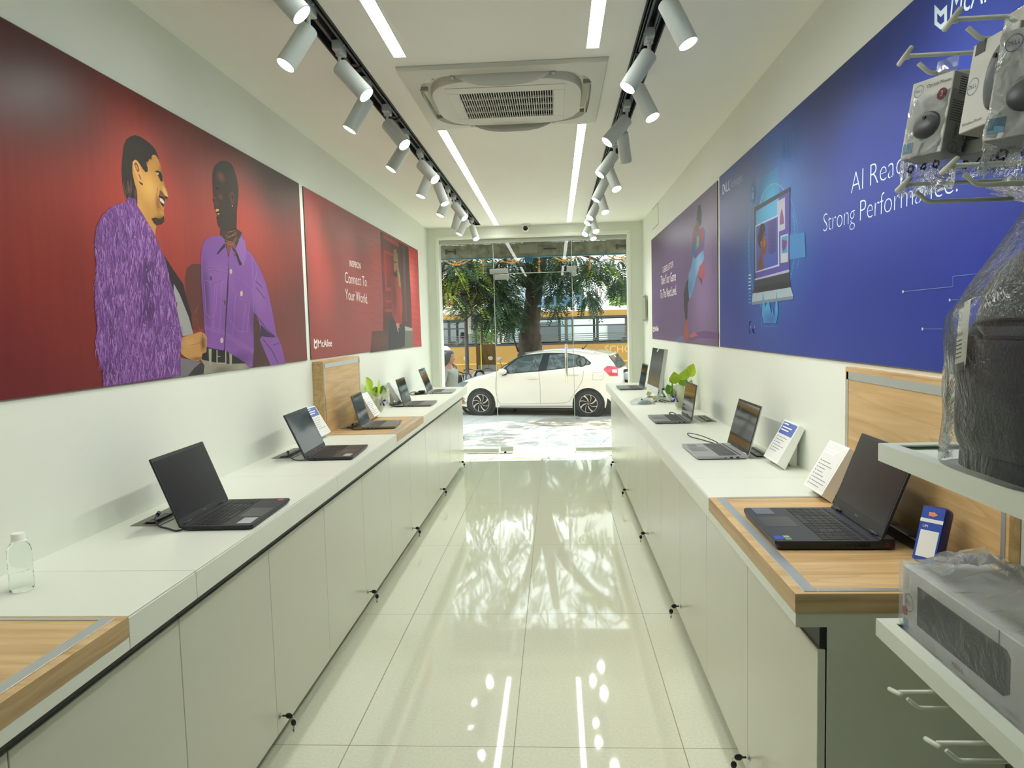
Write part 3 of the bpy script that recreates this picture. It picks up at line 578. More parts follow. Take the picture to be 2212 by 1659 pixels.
coat = C_(360, 70, 300, 80, 230, 110, 150, 190, 110, 280, 92, 400, 100, 500, 110, 620, 100, 760, 95, 900, 100, 1000, 120, 1100, 105, 1250, 120, 1380, 170, 1480, 165, 1640, 830, 1545, 825, 1300, 840, 1190, 830, 1150, 800, 1000, 780, 870, 740, 740, 700, 560, 640, 430, 600, 330, 540, 230, 500, 160, 460, 100, 440, 40, 380, 20)
P.poly(coat, blob_mat('print_fur_base', (122, 76, 146), [(240, 560, 60, 130, (124, 86, 144), .8), (255, 690, 45, 80, (136, 94, 156), .8), (318, 590, 12, 60, (62, 40, 76), .9), (325, 670, 20, 40, (66, 42, 80), .9), (345, 640, 30, 120, (120, 80, 142), .7), (350, 735, 40, 60, (112, 74, 132), .6), (240, 800, 30, 30, (78, 50, 92), .9)], PL))
def inside(p, poly):
    r = False; j = len(poly)-1
    for i in range(len(poly)):
        if (poly[i][1] > p[1]) != (poly[j][1] > p[1]) and p[0] < (poly[j][0]-poly[i][0])*(p[1]-poly[i][1])/(poly[j][1]-poly[i][1])+poly[i][0]: r = not r
        j = i
    return r
furs = [ink(c) for c in ((112, 70, 136), (142, 92, 166), (170, 118, 194), (188, 142, 210), (92, 58, 114), (156, 104, 182))]
h0 = P.h
def strand(x, y, dx, dy, L, w, m):
    n = 4; pts = []; ph = random.uniform(0, 6)
    for i in range(n+1):
        t = i/n; k = sin(ph+t*4)*L*.06; pts.append((x+dx*L*t-dy*k, y+dy*L*t+dx*k))
    P.h = h0+random.uniform(.00002, .00018)
    for i in range(n):
        a, b_ = Vector(pts[i]), Vector(pts[i+1]); w0, w1 = w*(1-(i/n)**2), w*(1-((i+1)/n)**2)
        P.F.append(([P.pt((a.x-w0, a.y)), P.pt((b_.x-w1, b_.y)), P.pt((b_.x+w1, b_.y)), P.pt((a.x+w0, a.y))], m))
k = 0
while k < 2600:
    x, y = random.uniform(200, 396), random.uniform(424, 838)
    if not inside((x, y), coat): continue
    k += 1; ang = .12*(x-300)/90+random.gauss(0, .18)
    if y < 470: ang += (x-290)/90
    if abs(x-350) < 50 and 690 < y < 735: ang += 1.0*random.choice((-1, 1))*random.random()
    L = random.uniform(14, 34); dx, dy = -sin(ang)*.6, cos(ang)
    yb = 868-.1357*x-2
    if y+dy*L > yb: L = max(2, (yb-y)/dy)
    sh = 3 if 300 < x < 335 and 560 < y < 690 and random.random() < .5 else 0
    strand(x, y, dx, dy, L, random.uniform(.5, 1.15), furs[4] if sh else random.choice(furs))
for k in range(150):                        # stray hairs along the left outline and shoulders
    i = random.choice((0, 1, 2, 3, 4, 5, 6, 7, 8, 9, 10, 11, 12, 13)); a, b_ = coat[i], coat[i+1]; t = random.random(); x, y = a[0]+(b_[0]-a[0])*t, a[1]+(b_[1]-a[1])*t
    strand(x+3, y, -random.uniform(.2, .75), random.uniform(-.5, .8) if y < 520 else random.uniform(.3, 1), random.uniform(6, 18), .35, random.choice(furs[1:4]))
for k in range(70): strand(random.uniform(370, 392), random.uniform(705, 745), random.uniform(.2, .8), random.uniform(.1, 1), random.uniform(6, 16), .5, random.choice(furs))
P.h = h0+.0002; P.build('printed_fur_coat', pt1)
# ---- red brick poster
bg2 = blob_mat('print_red', (160, 72, 66), [(690, 560, 46, 230, (214, 88, 78), 1), (700, 440, 60, 80, (196, 76, 72), .8), (760, 520, 70, 120, (158, 84, 76), .9), (700, 740, 120, 60, (170, 68, 66), .8), (790, 640, 40, 160, (176, 72, 66), .7)], PL, .4, streak=.2)
pt2, P = board('poster', 'red brick poster with a woman at a doorway and white lettering', 4.226, 7.78, 1.338, 2.36, -1, bg2)
E_ = crop(800, 500, .16878)
P.poly(E_(125, 0, 300, 95, 490, 205, 520, 800, 530, 1240, 550, 1480, 0, 1550, 20, 1280, 165, 1270, 165, 900, 140, 400), blob_mat('print_doorway', (92, 58, 54), [(838, 575, 20, 70, (170, 62, 58), .9), (835, 650, 16, 40, (150, 58, 54), .8), (875, 560, 18, 120, (52, 44, 42), 1), (860, 735, 50, 40, (92, 84, 76), 1), (820, 735, 30, 30, (120, 76, 66), .8)], PL))
for a, c_ in (((165, 30, 360, 140, 365, 205, 165, 85), (164, 62, 58)), ((172, 235, 300, 290, 300, 320, 195, 290, 210, 720, 262, 715, 262, 760, 195, 760), (172, 66, 62)), ((190, 880, 280, 880, 280, 910, 190, 905), (160, 62, 58)), ((185, 995, 285, 990, 285, 1030, 185, 1030), (164, 64, 60)), ((410, 170, 440, 185, 470, 1150, 450, 1150), (96, 62, 58)), ((430, 1210, 540, 1240, 545, 1270, 440, 1270), (176, 178, 166)), ((445, 1270, 545, 1270, 550, 1480, 400, 1500), (118, 118, 104))): P.poly(E_(*a), ink(c_))
P.poly(E_(487, 205, 600, 250, 657, 1470, 550, 1480), blob_mat('print_red_brick', (208, 78, 74), [(890, 600, 16, 60, (226, 100, 90), .8), (900, 720, 16, 40, (190, 66, 66), .8)], PL))
bl = ink((120, 44, 44))
for i in range(16): y = 250+i*80; d = 6*sin(i*2.1); P.line(E_(490+i*3.6, y-10+d, 545+i*3.6, y+4, 602+i*3.4, y+26+d), .6, bl, step=.000002)
for i in range(15):
    y = 80+i*92; P.line(E_(45+i*2, y-14, 130+i*2.2, y+12), .5, ink((122, 54, 50)), step=.000002); P.line(E_(0, y+35, 40, y+40), .4, ink((132, 60, 56)), step=.000002)
for i in range(14):
    for k in range(3):
        x = 742+k*24+(12 if i % 2 else 0); y = 470+i*18+k*6+(12 if k == 2 else 0); P.line([(x, y), (x+18, y+5)], .45, ink((136, 62, 58)), step=.000002)
P.build('printed_doorway', pt2)
P.poly(E_(245, 1150, 290, 1110, 420, 1110, 445, 1250, 440, 1470, 300, 1500, 230, 1510), ink((54, 54, 58)))
P.poly(E_(265, 590, 300, 540, 360, 580, 395, 720, 412, 1000, 405, 1190, 350, 1190, 330, 1180, 280, 1080, 265, 860), blob_mat('print_sweater', (150, 62, 56), [(852, 640, 8, 60, (96, 48, 44), .8), (866, 660, 6, 50, (172, 72, 64), .8)], PL))
P.poly(E_(290, 560, 310, 500, 340, 560, 335, 590), ink((60, 38, 36))); P.poly(E_(295, 300, 330, 300, 340, 420, 330, 500, 310, 520, 300, 470), ink((176, 120, 92)))
P.poly(E_(300, 230, 325, 225, 350, 300, 355, 450, 378, 560, 392, 720, 365, 700, 350, 580, 335, 430, 325, 320, 312, 300, 300, 400, 292, 340), ink((150, 122, 78)))
for i in range(10): x = 330+i*5; P.line(E_(x-12, 260+i*30, x, 340+i*30, x+8, 440+i*26), .6, ink((196, 168, 116)) if i % 2 else ink((104, 80, 50)), step=.000004)
P.poly(E_(300, 390, 330, 385, 330, 402, 302, 405), ink((44, 32, 30))); P.poly(E_(308, 450, 328, 445, 318, 462), ink((150, 50, 50)))
P.poly(E_(328, 1170, 345, 1175, 362, 1290, 350, 1280), ink((214, 150, 120))); P.poly(E_(345, 1180, 370, 1170, 372, 1240, 358, 1230), ink((196, 132, 104)))
P.build('printed_woman', pt2)
white = mat('white_print', (238, 232, 226), .5)
P.h = .0004; P.text('lettering', 'INSPIRON', (755, 569), (779, 575.5), 13, white, pt2); P.text('lettering', 'Connect To', (745, 600), (792, 610), 22, white, pt2, bold=-.01); P.text('lettering', 'Your World.', (746, 636), (794, 647), 22, white, pt2, bold=-.01)
P.text('lettering', 'McAfee', (687, 743), (717, 741.5), 15, white, pt2, bold=.012); P.shield(678, 731, 685.5, 755, white); P.build('shield_emblem', pt2)
# ---- purple poster
PR_ = lambda x, y: PX(x, y, 'X', XR-.0062)
bg3 = blob_mat('print_violet', (112, 84, 134), [(1425, 520, 40, 120, (96, 70, 110), .9), (1448, 590, 20, 110, (124, 78, 150), .9), (1520, 640, 60, 160, (150, 122, 172), 1), (1530, 470, 50, 90, (134, 112, 146), .9), (1420, 700, 40, 60, (104, 74, 126), .8)], PR_, .4, streak=.12)
pt3, P = board('poster', 'purple poster of a person standing on one leg with white lettering', 4.574, 7.62, 1.346, 2.366, 1, bg3)
F_ = crop(1400, 420, .199)
P.poly(F_(440, 1560, 520, 1500, 600, 1480, 760, 1500, 760, 1570, 560, 1560, 440, 1585), ink((116, 76, 132))); P.poly(F_(445, 1540, 500, 1490, 540, 1530, 470, 1555), ink((190, 96, 116))); P.poly(F_(300, 1590, 330, 1540, 390, 1530, 400, 1600, 330, 1605), ink((118, 118, 168)))
P.poly(F_(440, 905, 412, 960, 386, 1080, 390, 1230, 408, 1385, 425, 1380, 430, 1180, 446, 1150), ink((48, 46, 50)))
P.poly(F_(408, 1380, 428, 1345, 440, 1480, 440, 1575, 410, 1585, 380, 1560, 395, 1460), ink((168, 86, 66)))
P.poly(F_(490, 680, 560, 640, 600, 600, 610, 700, 560, 800, 530, 880, 500, 1000, 470, 1110, 445, 1140, 436, 1000, 440, 860, 465, 800), blob_mat('print_blue_trousers', (110, 158, 206), [(1510, 570, 14, 40, (146, 190, 228), .9), (1490, 620, 10, 30, (86, 130, 190), .8)], PR_))
P.poly(F_(610, 720, 615, 830, 610, 910, 590, 920, 540, 860, 560, 780), ink((182, 84, 110))); P.poly(F_(590, 920, 585, 990, 540, 880), ink((110, 66, 66)))
P.poly(F_(520, 430, 560, 370, 600, 355, 620, 400, 612, 500, 604, 600, 560, 640, 510, 700, 480, 650, 475, 560, 500, 500), ink((70, 96, 168)))
P.poly(F_(555, 380, 598, 358, 605, 420, 595, 500, 560, 520), ink((158, 66, 62))); P.poly(F_(525, 450, 545, 430, 540, 560, 515, 620), ink((92, 150, 80))); P.poly(F_(540, 470, 550, 460, 545, 560, 535, 580), ink((206, 170, 70)))
P.poly(F_(500, 350, 520, 340, 515, 440, 490, 520, 475, 540, 482, 440), ink((150, 72, 82))); P.poly(F_(600, 510, 612, 515, 560, 640, 520, 660, 550, 600), ink((150, 60, 70)))
P.poly(F_(515, 300, 545, 290, 560, 340, 545, 400, 520, 410), ink((120, 82, 70))); P.poly(F_(545, 115, 570, 112, 582, 200, 580, 300, 560, 350, 548, 300, 525, 280, 530, 200), ink((66, 58, 56)))
P.build('printed_person', pt3)
P.h = .0004; P.text('lettering', 'G-SERIES LAPTOPS', (1431.5, 584.5), (1454.5, 571), 13, white, pt3); P.text('lettering', 'Take Your Game', (1427.5, 607), (1460, 596.5), 20, white, pt3); P.text('lettering', 'To The Next Level.', (1426.5, 637), (1461.5, 627), 20, white, pt3)
P.text('lettering', 'McAfee', (1414.5, 711), (1422.5, 710), 11, white, pt3, bold=.02); P.shield(1410.3, 705, 1413.6, 717.5, white); P.build('shield_emblem', pt3)
# ---- blue poster
bg4 = blob_mat('print_blue', (42, 64, 166), [(1665, 480, 150, 330, (60, 124, 208), 1), (1800, 150, 240, 180, (40, 54, 112), .9), (1600, 420, 90, 220, (56, 72, 140), .8), (2100, 200, 240, 160, (42, 78, 196), .8), (1900, 620, 260, 150, (40, 60, 156), .8), (2120, 560, 160, 200, (40, 64, 176), .8)], PR_, .38, streak=.12)
pt4, P = board('poster', 'large blue poster with a laptop picture and white lettering', 1.0, 4.517, 1.347, 2.375, 1, bg4)
G_ = crop(1590, 300, .26534)
cy1, cy2, cy3 = ink((96, 172, 220)), ink((76, 136, 200)), ink((200, 226, 240))
P.poly(G_(350, 215, 200, 330, 170, 500, 190, 700, 350, 700), blob_mat('print_glow', (84, 144, 206), [(1662, 430, 30, 70, (96, 186, 232), 1)], PR_))
def ring(cx_, cy_, rx, ry, a0, a1, w, m, n=40, dash=0):
    pts = [(cx_+rx*cos(radians(a0+(a1-a0)*i/n)), cy_+ry*sin(radians(a0+(a1-a0)*i/n))) for i in range(n+1)]
    if not dash: P.line(pts, w, m)
    else:
        for i, (x, y) in enumerate(pts): P.line([(x, y), (x+dash*cos(radians(a0+(a1-a0)*i/n)), y+dash*.35*sin(radians(a0+(a1-a0)*i/n)))], w, m, step=.000005)
ring(1673, 463, 33, 66, 182, 330, 1.1, cy3); ring(1665, 530, 47, 140, -70, 50, .7, cy2); ring(1672, 540, 53, 150, -52, 15, .8, cy1); ring(1660, 520, 42, 165, 150, 250, .7, cy1)
ring(1662, 540, 43, 130, 110, 200, .9, cy1, 70, 4); ring(1675, 520, 41, 120, -30, 70, .9, cy1, 70, 4); ring(1662, 540, 40, 165, 60, 120, .9, cy2, 40, 4)
P.ell(1626, 415, 6.5, 25, cy2); P.ell(1626, 415, 5.8, 24, ink((66, 104, 176))); P.ell(1626.2, 408, 1.6, 4, cy1); P.poly([(1624, 416), (1628.5, 415), (1628.5, 430), (1624, 431)], cy1)
for i in range(9): P.line([(1691+i*3, 306-i*1.5-(i % 3)*5), (1691+i*3, 345)], .6, cy2, step=.000002)
for i in range(9): P.line(G_(105, 1110+i*28, 120, 1108+i*28), 2.6, cy3 if i < 5 else cy1)
for x in (118, 150): ring(*G_(x, 1535)[0], 3.6, 12, 70, 290 if x < 140 else 170, 1.2, cy3 if x < 140 else cy1); P.ell(*G_(x+4, 1530)[0], .7, 2, cy3)
P.line(G_(148, 1160, 205, 1210, 210, 1525, 355, 1525), .5, cy1)
P.poly(G_(430, 785, 560, 760, 570, 960, 430, 985), ink((76, 140, 206)))
P.build('printed_rings', pt4)
P.poly(G_(148, 560, 442, 390, 440, 1150, 148, 1200), ink((62, 66, 78))); P.poly(G_(165, 585, 435, 430, 436, 1085, 160, 1150), ink((92, 82, 170))); P.poly(G_(165, 590, 350, 480, 350, 640, 165, 700), ink((92, 178, 226)))
P.poly(G_(335, 510, 400, 475, 402, 735, 340, 760), ink((186, 186, 206))); P.poly(G_(360, 630, 375, 560, 390, 640, 392, 690, 358, 700), ink((140, 84, 136)))
P.poly(G_(365, 790, 425, 770, 425, 1000, 365, 1012), ink((200, 206, 216))); P.poly(G_(372, 800, 420, 785, 420, 925, 372, 935), ink((84, 158, 210))); P.poly(G_(378, 820, 418, 830, 410, 880, 390, 920, 376, 880), ink((116, 70, 140)))
P.poly(G_(160, 705, 350, 615, 355, 1035, 160, 1090), ink((196, 202, 222))); P.poly(G_(166, 715, 342, 632, 344, 1022, 166, 1080), ink((76, 92, 178)))
P.poly(G_(265, 680, 330, 645, 328, 915, 265, 940), ink((82, 74, 140)))
for i in range(7): y = 700+i*30; P.line(G_(300, y+60, 272, y+20), .7, ink((58, 50, 100))); P.line(G_(300, y+60, 326, y+15), .7, ink((58, 50, 100)))
P.line(G_(302, 665, 300, 930), .7, ink((58, 50, 100)))
P.poly(G_(182, 850, 180, 800, 192, 735, 205, 690, 232, 690, 240, 740, 232, 800, 215, 850, 200, 890), ink((46, 38, 44)))
P.poly(G_(208, 830, 225, 765, 240, 740, 245, 800, 255, 850, 248, 880, 246, 930, 225, 945, 222, 1000, 228, 1058, 180, 1070, 185, 1010, 200, 940), blob_mat('print_profile_skin', (120, 74, 60), [(1652, 525, 5, 16, (168, 106, 82), .9), (1643, 565, 5, 16, (92, 54, 52), .8)], PR_))
P.poly(G_(200, 835, 214, 828, 214, 872, 203, 880), ink((150, 96, 74))); P.poly(G_(232, 795, 246, 790, 246, 815, 236, 812), ink((84, 120, 200))); P.poly(G_(238, 878, 250, 872, 248, 890), ink((108, 40, 48)))
P.poly(G_(155, 1140, 435, 1062, 436, 1085, 155, 1152), ink((186, 190, 222)))
P.poly(G_(148, 1200, 440, 1150, 448, 1210, 138, 1260), ink((56, 60, 72))); P.poly(G_(138, 1258, 448, 1208, 470, 1280, 130, 1330), ink((178, 196, 210))); P.poly(G_(130, 1328, 470, 1278, 465, 1305, 130, 1352), ink((132, 146, 164)))
for j in range(4):
    for i in range(13): x = 165+i*20+j*1; y = 1208+j*13-i*3.3; P.poly(G_(x, y, x+14, y-2.4, x+14, y+5, x, y+7.4), ink((34, 36, 46)), step=.000004)
P.poly(G_(215, 1440, 220, 1240, 240, 1370, 268, 1300, 290, 1425, 300, 1380, 315, 1445, 335, 1240, 345, 1420, 330, 1500, 230, 1500), blob_mat('print_chart', (84, 166, 216), [(1665, 690, 30, 30, (66, 118, 196), 1)], PR_)); P.build('printed_laptop', pt4)
for a in (((1952, 630), (2060, 619), (2060, 597), (2180, 583)), ((2053, 648), (2160, 640)), ((1994, 710.5), (2140, 711))): P.line(list(a), 1.1, ink((128, 160, 214))); P.ell(a[0][0], a[0][1], 2, 3.2, ink((206, 222, 240)))
P.build('printed_lines', pt4)
pale = mat('pale_print', (206, 226, 240), .5)
P.h = .0004; P.text('lettering', 'AI Ready,', (1839, 399), (1982, 338), 50, pale, pt4, bold=-.022, spacing=.95); P.text('lettering', 'Strong Performance.', (1779, 484), (2070, 388), 50, pale, pt4, bold=-.022, spacing=.95)
def dell(s, a, b_, hpx, m, parent, ring_=False):        # four-letter mark with the tilted E
    A, B = s.pt(a), s.pt(b_); h = (s.P(a[0], a[1]-hpx/2)-s.P(a[0], a[1]+hpx/2)).length; w = (B-A).length
    for i, ch in enumerate('DELL'):
        M = frame(A+(B-A)*((i+.5)/4), B-A, (0, 0, 1)) @ Matrix.Rotation(radians(32 if i == 1 else 0), 4, 'Z') @ Matrix.Diagonal((w/4/.62, h/.69*(.8 if i == 1 else 1), 1, 1)); text('lettering', ch, M, m, parent, bold=.01)
P.h += .00005; dell(P, (1561, 411), (1577, 400), 21, pale, pt4); P.text('lettering', 'Technologies', (1577.5, 399), (1604, 382), 20, pale, pt4, bold=-.025)
P.shield(2019, 10, 2046, 64, pale); P.build('shield_emblem', pt4); P.text('lettering', 'McAfee', (2055, 14), (2180, -46), 58, pale, pt4, bold=.0)
# ================================================================== things on the counters
def plastic_mat(name='clear_plastic', a=.16, rough=.12, bump=.5, scale=14., tint=(232, 236, 240), ior=1.28, stretch=(1, 1, 1)):
    if name in _mc: return _mc[name]
    m = bpy.data.materials.new(name); m.use_nodes = True; nt = m.node_tree; nt.nodes.clear(); N = NT(nt)
    tc = N.n('ShaderNodeTexCoord').outputs['Object']; mp = N.n('ShaderNodeMapping', {0: tc, 3: stretch}).outputs[0]
    n = N.n('ShaderNodeTexNoise', {'Vector': mp, 'Scale': scale, 'Detail': 5., 'Roughness': .65, 'Distortion': 1.}).outputs[0]
    bp = N.n('ShaderNodeBump', {'Strength': bump, 'Distance': .02, 'Height': n}).outputs[0]
    lw = N.n('ShaderNodeFresnel', {'IOR': ior, 'Normal': bp}).outputs[0]
    t = N.n('ShaderNodeBsdfTransparent', {'Color': lin((250, 252, 253))}); g = N.n('ShaderNodeBsdfGlossy', {'Roughness': rough, 'Color': (1, 1, 1, 1), 'Normal': bp}); d0 = N.n('ShaderNodeBsdfDiffuse', {'Color': lin(tint), 'Normal': bp}); d1 = N.n('ShaderNodeBsdfTranslucent', {'Color': lin(tint), 'Normal': bp}); d = N.n('ShaderNodeMixShader', [.5, d0.outputs[0], d1.outputs[0]])
    m1 = N.n('ShaderNodeMixShader', [a, t.outputs[0], d.outputs[0]]); m2 = N.n('ShaderNodeMixShader', [lw, m1.outputs[0], g.outputs[0]])
    o = N.n('ShaderNodeOutputMaterial'); nt.links.new(m2.outputs[0], o.inputs[0]); _mc[name] = m; return m
screen_g = mat('glossy_screen', (13, 16, 18), .05, spec=.38); screen_m = mat('matte_screen', (22, 23, 26), .22, spec=.5)
keym = mat('key_black', (26, 27, 29), .45); keym2 = mat('key_grey', (66, 68, 72), .4)
portm = mat('port_dark', (8, 8, 9), .4); stickw = mat('silver_label', (168, 172, 178), .35); stickb = mat('blue_label', (40, 66, 170), .4); stickg = mat('green_label', (92, 150, 60), .4); stickr = mat('red_label', (188, 92, 78), .4)
rub = mat('rubber', (16, 16, 17), .7)
def laptop(lab, x, y, rz, w, d, lean, ll, body, deck, keys, scr, bez, h=.016, rear=0., gaming=False, lefty=True, z=ZT, stickers=()):
    t = thing('laptop', lab, 'laptop', (x, y, z), rz, 'open laptops on the counters')
    bm_ = mat('laptop_'+body[0], body[1], body[2], metal=body[3]); dm = mat('deck_'+deck[0], deck[1], deck[2], metal=deck[3]); bz = mat('bezel_'+bez[0], bez[1], .45)
    b = MB(); z0 = .004
    r = [(-w/2, .0), (w/2, .0), (w/2, d-.008), (w/2-.008, d), (-w/2+.008, d), (-w/2, d-.008)]
    lo = [(px*.985, py*.975+.002, z0) for px, py in r]
    va = [b.b.verts.new(p) for p in lo]; vb = [b.b.verts.new((px, py, h*.62 if py > d*.5 else h*.8)) for px, py in r]; vc = [b.b.verts.new((px, py, h-.002)) for px, py in r]
    for A, B in ((va, vb), (vb, vc)):
        for i in range(6): b.b.faces.new((A[i], A[(i+1) % 6], B[(i+1) % 6], B[i]))
    b.b.faces.new(va[::-1]); b.b.faces.new(vc)
    if rear: b.box((-w/2+.018, -rear, z0+.002), (w/2-.018, .004, h-.003), .004); [b.box((s*w/2-s*.045 if s > 0 else -w/2, -rear-.004, z0+.001), (w/2 if s > 0 else -w/2+.045, .006, h+.006), .003) for s in (-1, 1)]
    b.build('base', bm_, t)
    b = MB(); b.prism([(px*.996, py*.996+.0005, h-.002) for px, py in r], (0, 0, .002)); b.build('keyboard_deck', dm, t)
    b = MB(); ky0, ky1 = d*.10, d*.55; kw = w*.92; np_ = gaming or w > .36
    rows = 6; rp = (ky1-ky0)/rows
    for j in range(rows):
        yy = ky0+j*rp; hh = rp*.52 if j == 0 else rp*.86
        n = 15; main = kw*(.80 if np_ else 1); p = main/n; k = 0; xx = w/2-(w-kw)/2
        while k < n:
            span = 1
            if j == 5 and k == 4: span = 6
            elif j in (2, 3, 4) and k in (0, n-2): span = 2 if k else 1.0
            if k+span > n: span = n-k
            b.box((xx-p*span+p*.08, yy, h), (xx-p*.08, yy+hh, h+.0012)); xx -= p*span; k += span
        if np_:
            xx -= kw*.015; q_ = (kw*.185)/4
            for k in range(4): b.box((xx-q_+q_*.08, yy, h), (xx-q_*.08, yy+hh, h+.0012)); xx -= q_
    b.build('keyboard', keys, t)
    off = w*.045 if np_ else 0
    b = MB(); b.box((off-w*.155, d*.62, h), (off+w*.155, d*.955, h+.0004)); b.build('touchpad', mat('pad_'+deck[0], tuple(int(v*.78) for v in deck[1]), .3, metal=deck[3]), t)
    for (sx, sy, sw, sh, sm2) in stickers:
        b = MB(); b.box((sx*w-sw/2, sy*d-sh/2, h), (sx*w+sw/2, sy*d+sh/2, h+.0005)); b.build('sticker', sm2, t)
    for s in (-1, 1):
        for i in range(3):
            yy = d*(.16+.13*i); b = MB(); xs = sorted((s*w/2*.992, s*(w/2+.0004))); b.box((xs[0], yy, h*.42), (xs[1], yy+(.014, .012, .006)[i], h*.42+(.006, .0055, .004)[i])); b.build('port', portm, t)
    for sx in (-1, 1):
        for sy in (.06, .92): b = MB(); b.cyl((sx*w*.42, d*sy, 0), (sx*w*.42, d*sy, .006), .006, 10); b.build('foot', rub, t)
    # lid
    a = radians(lean); up = Vector((0, -sin(a), cos(a))); nr = Vector((0, cos(a), sin(a))); hy, hz = (-.002 if not rear else .002), h+.001+(.006 if gaming else 0)
    def L(u, v, n): return Vector((u, hy, hz))+up*v+nr*n
    def lbox(u0, u1, v0, v1, n0, n1, bev=0):
        M = Matrix(((1, 0, 0, 0), (0, up.y, nr.y, hy), (0, up.z, nr.z, hz), (0, 0, 0, 1))); b.box((u0, v0, n0), (u1, v1, n1), bev, 2, M)
    b = MB(); lbox(-w/2, w/2, -.006, ll, -.007, -.001, .0028); lid = b.build('lid', bm_, t)
    b = MB(); lbox(-w/2+.0015, w/2-.0015, .002, ll-.0015, -.0012, .0002); b.build('bezel', bz, lid)
    cb = .03 if gaming else .02
    b = MB(); lbox(-w/2+.008, w/2-.008, cb, ll-.012, .0002, .0007); b.build('screen', scr, lid)
    b = MB(); b.tube(arc((0, 0, 0), .0018, 0, 330, 8, 'xz'), .0003, 4); M = Matrix(((1, 0, 0, 0), (0, nr.y, up.y, hy+up.y*(ll-.006)), (0, nr.z, up.z, hz+up.z*(ll-.006)), (0, 0, 0, 1)))
    for v in b.b.verts: v.co = M @ v.co
    b.cyl(L(0, ll-.006, 0), L(0, ll-.006, .0006), .0016, 10); b.build('webcam', portm, lid)
    Mt = Matrix(((-1, 0, 0, 0), (0, up.y, nr.y, 0), (0, up.z, nr.z, 0), (0, 0, 0, 1))); Mt.translation = L(0, cb*.5, .0004)
    for i, ch in enumerate('DELL'): text('lettering', ch, Mt @ Matrix.Translation((-.009+i*.006, 0, 0)) @ Matrix.Rotation(radians(30 if i == 1 else 0), 4, 'Z'), mat('logo_grey', (150, 152, 156), .35), lid, .008, world=False)
    b = MB()
    for sx in (-1, 1): b.cyl((sx*w*.36-.025, hy-.001, hz), (sx*w*.36+.025, hy-.001, hz), .005 if gaming else .0036, 12)
    b.build('hinge', bm_, t, smooth=True)
    if gaming:
        text('lettering', 'G', frame((-w/2-.0005, -rear*.45, h*.55), (0, 1, 0), (0, 0, 1)) @ Matrix.Identity(4), mat('red_mark', (176, 46, 40), .4), t, .014, world=False)
        b = MB()
        for i in range(9): b.box((-w/2-.0004, .03+i*.005, h*.35), (-w/2+.001, .033+i*.005, h*.8))
        b.build('vent', portm, t)
    return t
blk = ('black', (38, 40, 44), .45, .0); blkd = ('black', (44, 45, 48), .48, 0.); dgr = ('dark_grey', (52, 53, 58), .42, .0); dgrd = ('dark_grey', (52, 50, 52), .45, 0.)
slv = ('silver', (176, 180, 182), .35, .55); slvd = ('silver', (170, 173, 174), .38, .5); grn = ('grey', (118, 126, 128), .35, .5); grnd = ('grey', (126, 124, 120), .4, .4); blkz = ('black', (12, 12, 14)); 
E_R = ((.35, .9, .036, .05, stickw),)
laptop('large black laptop nearest the camera on the red poster side', -1.203, 2.352, radians(-90+2), .366, .228, 21, .232, blk, blkd, keym, screen_m, ('soft_black', (34, 36, 40)), stickers=((.335, .83, .07, .045, stickw), (-.43, .88, .022, .02, stickr)))
laptop('black laptop whose screen mirrors the street, next to a white price stand', -1.226, 3.557, radians(-90+3), .372, .226, 24, .229, dgr, dgrd, keym, screen_g, blkz, stickers=((.335, .84, .066, .036, stickw),))
laptop('laptop standing on the wooden tray before the wooden wall panel', -1.248, 4.605, radians(-90+4.7), .33, .213, 15, .206, grn, grnd, keym2, screen_g, blkz, stickers=((-.4, .88, .03, .02, stickw),))
laptop('grey laptop between the wooden tray and the last laptop, red poster side', -1.239, 5.91, radians(-90+.7), .338, .221, 15, .214, grn, grnd, keym2, screen_g, blkz)
laptop('silver laptop nearest the glass door on the red poster side', -1.247, 7.06, radians(-90+1.5), .36, .233, 20, .238, slv, slvd, keym2, screen_g, blkz)
laptop('black gaming laptop with a red letter G on the wooden tray', .858, 2.105, radians(90-1.0), .36, .276, 21, .245, ('charcoal', (28, 30, 36), .42, .0), ('charcoal', (44, 47, 56), .45, 0.), keym, screen_m, ('soft_black', (30, 32, 36)), h=.026, rear=.03, gaming=True, stickers=((.39, .82, .075, .055, mat('grey_label', (96, 104, 118), .4)), (-.40, .93, .03, .026, stickb), (-.435, .855, .02, .016, stickg), (-.375, .86, .014, .018, stickw)))
laptop('large silver laptop beside the white price stand with a blue header', .846, 3.432, radians(90+1.2), .362, .224, 15, .23, slv, slvd, keym2, screen_g, blkz, stickers=((.35, .82, .055, .04, mat('grey_label2', (118, 120, 124), .4)), (-.41, .88, .024, .02, stickw)))
laptop('silver grey laptop in front of the potted plant with blue bow, blue poster side', .824, 4.635, radians(90+.2), .352, .22, 8.5, .223, ('grey2', (138, 142, 144), .35, .5), ('grey2', (122, 124, 124), .4, .4), keym, screen_g, blkz)
laptop('grey laptop nearest the glass door, beyond the all-in-one computer', .822, 7.03, radians(90+.8), .36, .224, 10, .222, grn, grnd, keym2, screen_g, blkz)
